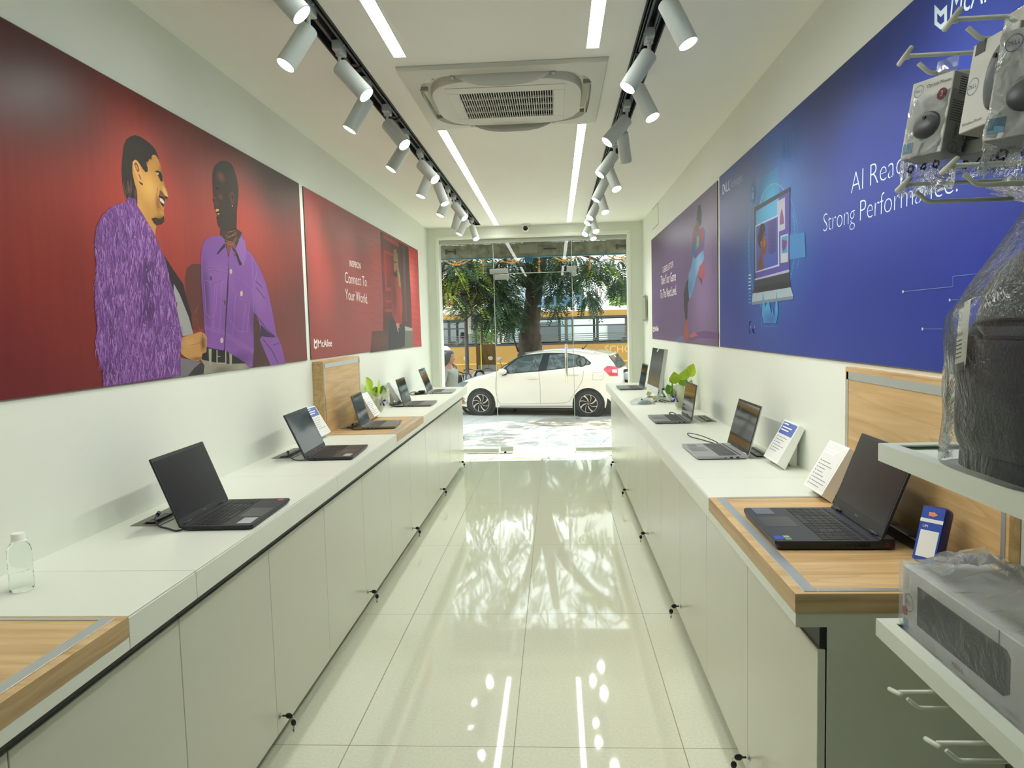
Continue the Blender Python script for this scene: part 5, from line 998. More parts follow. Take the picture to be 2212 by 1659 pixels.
def boxed_mouse(lab, pos, n, w, h, d, tilt, big=False, texts=True, bag=None, name='boxed_mouse'):
    n = Vector(n).normalized(); rt = Vector((0, 0, 1)).cross(n).normalized(); upv = Vector((0, 0, 1))
    R = Matrix.Rotation(radians(tilt), 3, Vector((0, 1, 0))); n, rt, upv = R @ n, R @ rt, R @ upv
    M = frame(pos, rt, upv); t = thing(name, lab, 'mouse box', M=Matrix.Translation(pos))
    b = MB(); b.box((-w/2, -h/2, -d), (w/2, h/2, 0), .001, 1, M); b.build('carton', cardb, t, world=True)
    b = MB(); b.box((w/2, -h/2+.001, -d+.001), (w/2+.0006, h/2-.001, -.001), 0, 1, M); b.box((-w/2+.001, -h/2-.0006, -d+.001), (w/2-.001, -h/2, -.001), 0, 1, M); b.build('printed_side', cards, t, world=True)
    F = lambda x, y, z=.0008: M @ Matrix.Translation((x*w, y*h, z))
    b = MB(); 
    if big: mouse_shape(b, F(.2, -.02, .0005), w*.52, h*.74, .006)
    else: mouse_shape(b, F(.05, -.12, .0005), w*.66, h*.36, .008)
    b.build('printed_mouse', mat('mouse_print', (58, 62, 66), .35), t, world=True, smooth=True)
    b = MB(); b.cyl(F(.2 if big else .05, .2 if big else -.03) @ Vector((0, 0, .0062)), F(.2 if big else .05, .2 if big else -.03) @ Vector((0, 0, .0085)), w*.035, 14); b.build('printed_wheel', inkd, t, world=True)
    logo(F(-.33, .0, .001) if big else F(-.30, .37, .001), w*.13 if big else w*.12, inkb, t)
    if big:
        b = MB(); b.box((-.42*w, .36*h, 0), (-.2*w, .5*h, .0008), 0, 1, M); b.build('grey_tab', inkg, t, world=True); text('lettering', 'Wireless Mouse', F(-.2, -.42), inkg, t, w*.07)
    else:
        text('lettering', 'Optical Mouse', F(.18, .40), inkg, t, w*.098)
        b = MB(); b.cyl(F(.3, .24) @ Vector((0, 0, -.0006)), F(.3, .24) @ Vector((0, 0, .0004)), w*.115, 22); b.build('red_spot', ink((158, 52, 58)), t, world=True); text('lettering', '3', F(.3, .24, .0014), cardb, t, w*.15)
        b = MB(); b.box((-.46*w, -.44*h, 0), (-.22*w, -.30*h, .0007), 0, 1, M); b.build('blue_spot', ink((120, 176, 208)), t, world=True)
        b = MB()
        for i in range(8):
            b.box((w/2+.0006, .44*h-i*.028*h, -.9*d), (w/2+.0009, .45*h-i*.028*h, -.35*d), 0, 1, M)
        for i in range(9): b.box((w/2+.0006, .14*h-i*.03*h, -.85*d), (w/2+.0009, .148*h-i*.03*h, -.15*d), 0, 1, M)
        b.build('printed_lines', inkd, t, world=True)
        Ms = M @ Matrix.Translation((w/2+.001, -.22*h, -d*.5)) @ Matrix.Rotation(pi/2, 4, 'Y') @ Matrix.Rotation(pi/2, 4, 'Z'); text('lettering', 'Optical', Ms @ Matrix.Translation((.0, 0, 0)), inkd, t, w*.1)
        logo(Ms @ Matrix.Translation((-.2*h, 0, 0)), w*.11, inkd, t)
    b = MB(); b.box((-w*.22, h/2-.004, -d*.5), (w*.3, h/2+.035, -d*.5+.0005), .008, 3, M); b.build('hang_tab', plastic_mat('tab_plastic', .12, .05, .05, 5.), t, world=True)
    if bag:
        k0, k1 = bag; rr = random.Random(int(h*9999)); ph = [rr.uniform(-1, 1) for _ in range(40)]; b = MB()
        def f(u, v):
            a = 2*pi*u; y = (k0+(k1-k0)*v)*h; sq = (abs(cos(a))**6+abs(sin(a))**6)**(-1/6); e = max(0, (-.5-(k0+(k1-k0)*v)))*1.6
            fl = max(.25, 1-e*.75); wob = (ph[int(u*19.99)]*.5+ph[int(u*19.99+v*13) % 40])*.003
            return M @ Vector(((w/2+.003+wob*.8)*sq*cos(a)*(1+.1*e), y+.25*wob*(v > .95)+e*.01*ph[int(u*19.99)], -d/2+(d/2*fl+.003+wob)*sq*sin(a)))
        b.grid(f, 40, 30, True); b.build('plastic_bag', bagm, t, world=True, smooth=True)
        for i, (s, x) in enumerate((('>PE-LD<', -.2), ('LDPE', .13))): text('lettering', s, F(x, -.79, .006-.3*0-d*.12), inkd, t, w*.085)
        for i, x in enumerate((-.2, .12, .42)):  # recycling marks
            b = MB(); Mm = F(x, -.65, -d*.06); n_ = (4, 3, 4)[i]; q_ = w*.085
            for k in range(n_):
                a0 = 2*pi*k/n_+pi/4*(n_ == 4)+pi/2*(n_ == 3); a1 = 2*pi*(k+1)/n_+pi/4*(n_ == 4)+pi/2*(n_ == 3); p, r_ = Vector((q_*cos(a0), q_*sin(a0), 0)), Vector((q_*cos(a1), q_*sin(a1), 0)); d_ = r_-p
                b.tube([Mm @ (p+d_*.12), Mm @ (p+d_*.72)], .0012, 6); b.tube([Mm @ (p+d_*.70), Mm @ (p+d_*.95)], [.003, .0003], 6)
            b.build('recycling_mark', inkd, t, world=True)
    return t
boxed_mouse('boxed optical mouse in a clear bag on the hook nearest the poster lettering', PX(2001, 252, 'Y', 1.265), (-.95, -.33, 0), .083, .128, .042, 9, bag=(-.95, .28))
boxed_mouse('white wireless mouse box hanging to the right of the bagged optical mouse', PX(2134, 172, 'Y', 1.12), (-.99, -.08, .0), .098, .132, .045, 9, big=True)
boxed_mouse('second bagged optical mouse box, partly hidden below the white wireless box', PX(2112, 262, 'Y', 1.235), (-.95, -.30, 0), .085, .1, .05, 6, bag=(-.75, .5))
boxed_mouse('bagged mouse box at the top right edge of the photo', PX(2225, 170, 'Y', 1.04), (-.88, -.47, 0), .1, .15, .04, 9, bag=(-.8, .62))
# backpack in a clear bag on the upper shelf
def backpack():
    c = Vector((.815, 1.185, 1.232)); t = thing('bagged_backpack', 'black backpack in a clear plastic bag on the upper shelf', 'backpack', tuple(c)); fab = mat('backpack_black', (24, 27, 32), .75, bump=.3, bscale=180, sheen=.3)
    W, D, H = .105, .165, .395
    def prof(v): return (.96+.1*sin(pi*v*.9))*(1 if v < .62 else max(.02, 1-((v-.62)/.38)**2.4)**.5)
    def f(u, v):
        a = 2*pi*u; k = 3.2; q_ = (abs(cos(a))**k+abs(sin(a))**k)**(-1/k); p = prof(v); lean = -.015+.03*v
        return c+Vector((W*q_*cos(a)*p*(1.05-.25*v)+lean, D*q_*sin(a)*min(1, p*1.05), .004+H*v))
    b = MB(); b.grid(f, 40, 26, True); b.poly([f(i/40, 0) for i in range(40)]); b.build('body', fab, t, world=True, smooth=True)
    def g(u, v):
        a = pi*(.55+.9*u); p = (1 if v < .8 else max(0, 1-((v-.8)/.2)**2)**.5)*(1 if v > .1 else .7+3*v); k = 3; q_ = (abs(cos(a))**k+abs(sin(a))**k)**(-1/k)
        return c+Vector((-.012+(W*1.17)*q_*cos(a)*p, D*.95*q_*sin(a), .025+.235*v))
    b = MB(); b.grid(g, 24, 12); b.build('front_pocket', fab, t, world=True, smooth=True, solid=.004)
    b = MB(); b.tube([f(.32+.36*i/20, .6+.04*sin(pi*i/20))+Vector((-.003, 0, 0)) for i in range(21)], .003, 6); b.tube([g(.05+.9*i/20, .86)+Vector((-.004, 0, .002)) for i in range(21)], .0028, 6); b.build('zip', mat('zip_black', (12, 13, 15), .4), t, world=True)
    b = MB(); b.tube(smooth_path([c+Vector((.05, -.03, H-.01)), c+Vector((.045, -.02, H+.035)), c+Vector((.045, .03, H+.035)), c+Vector((.05, .04, H-.01))], 6), .007, 8); b.build('grab_handle', fab, t, world=True, smooth=True)
    for sy in (-1, 1):
        b = MB(); b.tube(smooth_path([c+Vector((.08, sy*.05, H*.93)), c+Vector((.105, sy*.08, H*.7)), c+Vector((.112, sy*.1, H*.35)), c+Vector((.095, sy*.12, .05))], 6), .012, 8); b.build('shoulder_strap', fab, t, world=True, smooth=True)
    p0 = c+Vector((-.136, .06, .235)); n = Vector((-.80, .0, .05)); Mt = frame(p0, Vector((-.25, -.95, .14)), Vector((.12, .12, 1)))
    b = MB(); b.box((-.034, -.062, 0), (.026, .045, .0007), .003, 2, Mt); b.box((-.002, -.055, .0008), (.034, .052, .0014), .003, 2, Mt); b.build('paper_tag', mat('tag_white', (214, 216, 200), .6), t, world=True)
    b = MB(); b.box((-.034, -.062, .0014), (.026, -.050, .0018), 0, 1, Mt); b.build('tag_band', inkg, t, world=True)
    logo(Mt @ Matrix.Translation((-.018, .026, .0018)), .011, inkb, t); text('lettering', 'Backpack', Mt @ Matrix.Translation((-.012, .0, .0018)), inkd, t, .010)
    b = MB(); [b.box((-.03, -.012-i*.007, .0014), (.004, -.0105-i*.007, .0018), 0, 1, Mt) for i in range(5)]; b.build('tag_lines', inkg, t, world=True)
    rr = random.Random(11); ph = [rr.uniform(-1, 1) for _ in range(60)]
    def sp(i): i %= 60; k = int(i); f_ = i-k; return ph[k]*(1-f_)+ph[(k+1) % 60]*f_
    def bag(u, v):
        a = 2*pi*u; k = 3.; q_ = (abs(cos(a))**k+abs(sin(a))**k)**(-1/k); z = .002+.44*v; s = 1 if v < .6 else max(.2, 1-((v-.6)/.4)*.66); wob = (sp(u*15)*(1 if u < .97 else (1-u)/.03)+sp(u*11+v*9+20)*.8)*.007
        return c+Vector(((W*1.42+wob)*q_*cos(a)*s+.02*v-.012, (D*1.12+.012*(1-v)+wob)*q_*sin(a)*s+.06*max(0, v-.6), z))
    b = MB(); b.grid(bag, 60, 44, True); b.build('plastic_bag', plastic_mat('bag_film', .07, .08, .55, 9., (232, 236, 238), 1.26), t, world=True, smooth=True)
    b = MB(); top = c+Vector((.0, .03, .428))
    def knot(u, v):
        a = 2*pi*u; r = .022+.045*abs(v-.15)**1.1; return top+Vector((r*cos(a)*(1+.3*ph[int(u*15.99)])-.015*v, r*sin(a)*1.2+.05*v*(1+.4*ph[int(u*15.99+9)]), .055*v+.012*ph[int(u*15.99+20)]*v))
    b.grid(knot, 20, 8, True); b.build('bag_twist', plastic_mat('film_twist', .32, .12, .9, 30.), t, world=True, smooth=True)
backpack()
# keyboard box in clear film on the lower shelf
def kbox():
    x0, x1, y0, y1, z0, z1 = .698, .86, .62, 1.478, .8625, .995; t = thing('keyboard_box', 'white keyboard carton in clear film on the lower shelf', 'keyboard box', ((x0+x1)/2, (y0+y1)/2, z0))
    y0 = .95
    b = MB(); b.box((x0, y0, z0), (x1, y1, z1), .002, 1); b.build('carton', cardb, t, world=True)
    Mf = frame((x0-.0006, y1, z0), (0, -1, 0), (0, 0, 1))       # x runs towards the camera, y up
    b = MB(); b.prism([Mf @ Vector(p) for p in ((.062, .030, 0), (.335, .030, 0), (.350, .040, 0), (.350, .098, 0), (.340, .108, 0), (.062, .108, 0))], (-.0006, 0, 0)); b.build('printed_keyboard', blob_mat('kb_print', (52, 56, 56), [], None, .3), t, world=True)
    b = MB(); b.prism([Mf @ Vector(p) for p in ((.11, .1, .0008), (.125, .09, .0008), (.17, .045, .0008), (.225, .034, .0008), (.18, .05, .0008), (.14, .085, .0008))], (-.0005, 0, 0)); b.build('printed_sheen', ink((96, 100, 98)), t, world=True)
    logo(Mf @ Matrix.Translation((.028, .062, .0006)), .018, ink((96, 98, 120)), t); text('lettering', 'KB216', Mf @ Matrix.Translation((.205, .0135, .0008)), ink((120, 122, 124)), t, .013)
    b = MB(); b.cyl(Mf @ Vector((.012, .040, 0)), Mf @ Vector((.012, .040, .0008)), .0095, 18); b.build('red_spot', ink((206, 108, 106)), t, world=True)
    b = MB(); b.box((.008, .005, 0), (.026, .026, .0007), .002, 1, Mf); b.build('blue_spot', ink((150, 196, 220)), t, world=True)
    b = MB(); b.box((.3195, .108, 0), (.3205, .132, .0006), 0, 1, Mf); b.build('seam', inkg, t, world=True)
    b = MB(); b.cyl(Mf @ Vector((.32, .088, .0006)), Mf @ Vector((.32, .088, .001)), .0022, 10); b.build('hole', portm, t, world=True)
    rr = random.Random(5); N_ = 46; ph = [[rr.uniform(0, 1) for _ in range(12)] for _ in range(N_+1)]
    prof = [(x0-.004, z0+.001), (x0-.004, z0+.06), (x0-.004, z1-.004), (x0-.001, z1+.004), (x0+.04, z1+.006), (x0+.08, z1+.014), (x0+.12, z1+.022), (x1, z1+.026), (x1+.012, z1+.004), (x1+.01, z0+.02)]
    b = MB()
    def f(u, v):
        i = v*(len(prof)-1); k = min(int(i), len(prof)-2); s = i-k; p = Vector((prof[k][0]+(prof[k+1][0]-prof[k][0])*s, 0, prof[k][1]+(prof[k+1][1]-prof[k][1])*s)); j = int(u*N_); pz = ph[j][min(11, int(v*11))]
        top = .012*pz if .3 < v < .9 else .0015*pz
        return Vector((p.x-.002*pz, y0+(y1+.006-y0)*u, p.z+top))
    b.grid(f, N_, 22); b.grid(lambda u, v: f(1, v) if u > .5 else Vector((f(1, v).x, y1+.007, f(1, v).z)), 1, 22)
    q_ = [f(1, i/22) for i in range(23)]; b.poly(q_)
    b.build('clear_film', film, t, world=True, smooth=True)
    b = MB(); b.grid(lambda u, v: Vector((x0+.02+.14*u, y1-.02-.14*u*.2-.10*v+.02*ph[int(u*30)][int(v*9)], z1+.012+.05*sin(pi*u)*(.4+.6*ph[int(u*20)][3])*v**.5)), 18, 6); b.build('film_fold', plastic_mat('film_fold_plastic', .25, .1, 1., 22.), t, world=True, smooth=True)
kbox()
# ================================================================== the street outside
GZ = -.53
def ground_mat():
    m, nt, b = bsdf('pavement'); N = NT(nt); p = N.n('ShaderNodeNewGeometry').outputs['Position']
    mp = N.n('ShaderNodeMapping', {0: p, 2: (0, 0, .24)}).outputs[0]; s = N.n('ShaderNodeSeparateXYZ', [mp])
    def ln(o, per): return N.m('GREATER_THAN', N.m('ABSOLUTE', N.m('SUBTRACT', N.m('FRACT', N.m('DIVIDE', o, per)), .5)), .492)
    g = N.m('MAXIMUM', ln(s.outputs[0], 1.1), ln(s.outputs[1], .9)); n = N.n('ShaderNodeTexNoise', {'Vector': p, 'Scale': .8, 'Detail': 6.}).outputs[0]; n2 = N.n('ShaderNodeTexNoise', {'Vector': p, 'Scale': 14., 'Detail': 4.}).outputs[0]
    c = N.ramp(n, [(.3, (150, 146, 136)), (.5, (192, 190, 180)), (.7, (206, 204, 196))]); c = N.mix(N.m('MULTIPLY', n2, .25), c, (140, 136, 126)); c = N.mix(N.m('MULTIPLY', g, .6), c, (104, 102, 96))
    nt.links.new(c, b.inputs['Base Color']); b.inputs['Roughness'].default_value = .85; return m
b = MB(); b.box((-40, 9.9, GZ-.2), (40, 19.2, GZ)); struct(b.build('pavement_1', ground_mat())).name = 'ground_1'
b = MB(); b.box((-60, 19.2, GZ-.4), (60, 110, GZ-.14)); struct(b.build('ground_2', mat('asphalt', (112, 112, 110), .9, bump=.3, bscale=30)))
b = MB(); b.box((-2.2, 8.62, -1), (1.8, 9.1, -.02)); b.box((-2.2, 9.1, -1), (1.8, 9.5, -.19)); b.box((-2.2, 9.5, -1), (1.8, 9.9, -.36)); struct(b.build('trim_4', mat('step_stone', (176, 174, 164), .7)))
b = MB(); b.box((-12, 8.72, -1), (-1.75, 9.0, 4.5)); b.box((1.3, 8.72, -1), (12, 9.0, 4.5)); b.box((-12, 8.75, 3.1), (12, 9.2, 4.5)); struct(b.build('wall_5', mat('facade', (170, 164, 150), .85)))
t = thing('rough_concrete_patch', 'rough gravelly patch in the pavement in front of the white car', 'pavement patch', (.2, 14.6, GZ)); rr = random.Random(2)
pA = [PX(x, y, 'Z', GZ+.004) for x, y in ((1132, 918), (1178, 904), (1250, 902), (1262, 906), (1320, 906), (1330, 926), (1262, 928), (1256, 919), (1180, 920))]
b = MB(); b.prism(pA, (0, 0, .004)); b.build('patch', mat('gravel_patch', (150, 142, 128), .95, bump=1., bscale=25, var=.35, vscale=6), t, world=True)
# ------------------------------------------------------------------ white hatchback
def car():
    F0 = Vector((-1.771, 16.651, GZ)); e = Vector((.9727, -.2319, 0)); n = Vector((.2319, .9727, 0)); M = Matrix(((e.x, n.x, 0, F0.x), (e.y, n.y, 0, F0.y), (0, 0, 1, F0.z), (0, 0, 0, 1)))
    t = thing('white_hatchback_car', 'white five-door hatchback car parked outside the glass door', 'car', M=M)
    paint = mat('car_paint_white', (226, 218, 202), .3, coat=.8); blackp = mat('car_black', (24, 26, 28), .35); rubt = mat('tyre_rubber', (46, 48, 48), .75); glassc = mat('car_glass', (72, 82, 80), .05, spec=.9)
    WB = 2.545; HW = .86
    def LC(px, py):                        # photo detail of the side view -> car length and height
        k = (px-593)/987; return WB*k, (757+11*k-py)/(397+14*k)
    def itp(x, T):
        if x <= T[0][0]: return T[0][1]
        for (a, A), (c, C) in zip(T, T[1:]):
            if x <= c: s = (x-a)/(c-a); s = s*s*(3-2*s)*.4+s*.6; return A+(C-A)*s
        return T[-1][1]
    top = [(-.78, .55), (-.74, .68), (-.62, .78), (-.35, .88), (0, .955), (.30, 1.03), (.42, 1.075), (.62, 1.20), (.86, 1.35), (1.05, 1.44), (1.3, 1.495), (1.7, 1.52), (2.2, 1.50), (2.6, 1.455), (2.9, 1.405), (2.96, 1.38), (3.05, 1.26), (3.2, 1.06), (3.25, .95), (3.27, .6)]
    edge = [(-.78, .50), (-.74, .62), (-.62, .70), (-.35, .80), (0, .87), (.30, .95), (.42, .99), (.62, 1.12), (.86, 1.27), (1.05, 1.365), (1.3, 1.425), (1.7, 1.44), (2.2, 1.41), (2.6, 1.35), (2.9, 1.28), (2.96, 1.25), (3.05, 1.14), (3.2, .98), (3.25, .9), (3.27, .55)]
    wid = [(-.78, .62), (-.7, .74), (-.5, .82), (-.2, .85), (.3, .86), (2.4, .86), (2.8, .84), (3.1, .79), (3.27, .70)]
    def S(z, x): 
        belt = .93
        return 1-.03*((.55-min(z, .55))/.55)**2 if z < belt else 1-.30*((z-belt)/.55)**1.25
    def zb(x):
        z = .20 if -.35 < x < 2.95 else .20+.06*min(1, (abs(x-1.3)-1.65)/.4)
        for xw in (0, WB):
            d = abs(x-xw)
            if d < .36: z = max(z, .29+sqrt(max(0, .36**2-d*d)))
        return z
    def side(x, z, off=0): return Vector((x, HW-(HW/.86*itp(x, wid)*S(z, x))-off, z))     # near flank
    xs = sorted(set([round(-.78+i*4.05/110, 4) for i in range(111)]+[round(w+d, 4) for w in (0, WB) for d in (-.361, -.359, -.34, -.3, .3, .34, .359, .361)]))
    b = MB(); rings = []
    for x in xs:
        zt, ze, z0 = itp(x, top), itp(x, edge), zb(x); ze = max(ze, z0+.03); w = itp(x, wid); r = []
        for i in range(15): z = z0+(ze-z0)*i/14; r.append((w*S(z, x), z))
        we = r[-1][0]
        for i in range(1, 6): a = i/6*pi/2; r.append((we*cos(a)**.55, ze+(zt-ze)*sin(a)**.9))
        r.append((0, zt)); full = [(x, HW-a, z) for a, z in r]+[(x, HW+a, z) for a, z in r[-2::-1]]
        rings.append([b.b.verts.new(p) for p in full])
    for A, B in zip(rings, rings[1:]):
        for i in range(len(A)-1): b.b.faces.new((A[i], A[i+1], B[i+1], B[i]))
    b.b.faces.new(rings[0]); b.b.faces.new(rings[-1][::-1]); b.build('body', paint, t, smooth=True, auto=55)
    b = MB(); b.box((-.7, .06, .16), (3.15, 1.66, .3)); b.box((.36, .1, .2), (WB-.36, 1.6, .8)); b.build('underbody', blackp, t)
    for xw in (0, WB):
        b = MB(); b.tube([(xw, .03, .29), (xw, .30, .29)], .365, 32); b.build('wheel_arch', blackp, t)
    def panel(name, pts, m, off=.006, par=None, sub=6, thick=0):
        P_ = []
        for (x0, z0), (x1, z1) in zip(pts, pts[1:]+pts[:1]):
            for i in range(sub): P_.append((x0+(x1-x0)*i/sub, z0+(z1-z0)*i/sub))
        b = MB(); V = [b.b.verts.new((x, z, 0)) for x, z in P_]; f = b.b.faces.new(V); bmesh.ops.triangulate(b.b, faces=[f]); bmesh.ops.subdivide_edges(b.b, edges=b.b.edges[:], cuts=2, use_grid_fill=True)
        for v in b.b.verts: v.co = side(v.co.x, v.co.y, off)
        return b.build(name, m, par or t)
    C = lambda *p: [LC(p[i], p[i+1]) for i in range(0, len(p), 2)]
    panel('window_band', C(770, 352, 835, 296, 930, 224, 1010, 196, 1200, 180, 1380, 182, 1490, 200, 1560, 236, 1604, 272, 1596, 290, 1400, 318, 1150, 347, 870, 368), blackp, .004)
    for p in (C(842, 312, 935, 232, 1012, 206, 1166, 195, 1134, 338, 872, 362), C(1228, 198, 1362, 188, 1480, 206, 1512, 250, 1500, 300, 1212, 333), C(1497, 212, 1548, 238, 1588, 272, 1580, 286, 1522, 298)): panel('side_window', p, glassc, .008)
    seam = mat('door_seam', (116, 114, 104), .6)
    def seamline(pts, w=.006):
        b = MB(); P_ = smooth_path([(x, z, 0) for x, z in pts], 6); b.tube([side(p.x, p.y, .001) for p in P_], w/2, 5); b.build('door_seam', seam, t)
    for p in (C(745, 400, 738, 500, 752, 590, 775, 640, 860, 648, 1148, 644), C(1140, 345, 1152, 480, 1150, 644), C(1150, 644, 1380, 635, 1430, 590, 1470, 530, 1530, 430, 1542, 345)): seamline(p)
    seamline(C(1625, 362, 1700, 358, 1710, 372, 1708, 420, 1700, 428, 1630, 428, 1622, 418, 1625, 362), .004)
    for a in ((1045, 411, 1137, 408), (1405, 377, 1500, 374)):
        b = MB(); (x0, z0), (x1, z1) = C(*a); b.tube([side(x0+(x1-x0)*i/6, z0, .018*sin(pi*i/6)+.004) for i in range(7)], .013, 8); b.build('door_handle', paint, t, smooth=True)
    b = MB(); (x, z) = LC(815, 345); c = side(x, z); b.sphere((c.x, c.y-.11, c.z), .1, 16, (1.1, .75, .72)); m_ = b.build('wing_mirror', paint, t, smooth=True)
    b = MB(); b.tube([side(x+.06, z-.06), (c.x, c.y-.09, c.z-.06)], [.03, .04], 8); b.build('mirror_foot', blackp, m_)
    tl = panel('tail_lamp', C(1713, 332, 1740, 303, 1815, 308, 1834, 335, 1834, 396, 1768, 392), mat('lamp_red', (206, 62, 78), .15, coat=.5), .012); panel('lamp_white', C(1786, 333, 1826, 335, 1828, 366, 1788, 362), mat('lamp_clear', (226, 196, 186), .15), .018, tl)
    hl = panel('head_lamp', [(-.70, .60), (-.62, .72), (-.45, .80), (-.30, .80), (-.42, .68), (-.6, .6)], mat('head_lamp_glass', (104, 116, 118), .1, coat=.6), .008)
    # spoiler, rear screen, wiper, antenna, bumper line
    b = MB(); b.prism([(2.62, HW-.52, 1.465), (2.98, HW-.52, 1.385), (2.98, HW-.52, 1.355), (2.7, HW-.52, 1.40)], (0, 1.04, 0)); b.build('spoiler', paint, t)
    b = MB(); b.prism([(2.93, HW-.55, 1.34), (3.00, HW-.60, 1.27), (3.19, HW-.62, 1.08), (3.215, HW-.62, 1.075), (2.99, HW-.55, 1.35)], (0, 1.2, 0)); b.build('rear_window', glassc, t)
    b = MB(); b.tube([(3.22, HW-.1, 1.09), (3.235, HW-.45, 1.11)], .012, 6); b.build('rear_wiper', blackp, t)
    b = MB(); b.tube([(2.25, HW, 1.50), (2.30, HW, 1.51), (2.42, HW, 1.66)], [.02, .01, .004], 6); b.build('antenna', blackp, t)
    b = MB(); b.prism([(.44, HW-.62, 1.085), (1.02, HW-.55, 1.43), (1.02, HW-.55, 1.45), (.42, HW-.62, 1.105)], (0, 1.24, 0)); b.build('windscreen', glassc, t)
    panel('sill', C(770, 662, 1440, 664, 1440, 676, 770, 674), mat('sill_grey', (150, 148, 140), .5), .003)
    b = MB(); b.prism([(WB+.37, .05, .47), (WB+.37, .05, .14), (WB+.58, .05, .17), (WB+.56, .05, .28)], (0, .3, 0)); b.build('mud_flap', blackp, t)
    rim = mat('rim_polished', (206, 196, 184), .25, metal=.6); rimb = mat('rim_black', (22, 23, 25), .35)
    for xw in (0, WB):
        for yy, s in ((.0, -1), (2*HW-.2, 1)):
            c = Vector((xw, yy, .295)); y0, y1 = yy, yy+.2
            MM = Matrix.Translation((xw, yy+.1, .295)) @ Matrix.Rotation(pi/2, 4, 'X')
            b = MB(); b.lathe([(.20, -.1), (.225, -.1), (.27, -.098), (.292, -.08), (.295, -.04), (.295, .04), (.292, .08), (.27, .098), (.225, .1), (.20, .1), (.20, -.1)], seg=48, M=MM, cap=False); w_ = b.build('wheel', rubt, t, smooth=True, auto=50); w_.name = 'tyre'
            b = MB(); b.lathe([(.205, .098), (.207, .085), (.198, .05), (0, .05)], seg=40, M=MM, cap=False); b.build('rim_barrel', rimb, w_, auto=40)
            if s < 0:
                b = MB()
                for k in range(8):
                    a0 = k*pi/4; pts = []
                    for (r, da, w) in ((.045, .0, .020), (.09, .12, .022), (.14, .30, .026), (.178, .44, .036), (.199, .50, .05)): pts.append((r, a0+da, w))
                    if k % 2: pts = [(r, a, w*.42) for r, a, w in pts]
                    L_ = [(r*cos(a)-w*sin(a)*.5*-1, r*sin(a)-w*cos(a)*.5) for r, a, w in pts]; R_ = [(r*cos(a)-w*sin(a)*.5, r*sin(a)+w*cos(a)*.5) for r, a, w in pts]
                    b.prism([(xw+p[0], yy+.0, .295+p[1]) for p in L_+R_[::-1]], (0, .02, 0))
                b.lathe([(.207, .1), (.198, .102), (.196, .09), (.205, .085)], seg=40, M=MM, cap=False); b.build('spokes', rim, w_)
                b = MB(); b.lathe([(0, .104), (.028, .104), (.032, .098)], seg=20, M=MM, cap=False); b.build('hub_cap', mat('hub_grey', (120, 118, 112), .3, metal=.5), w_)
car()
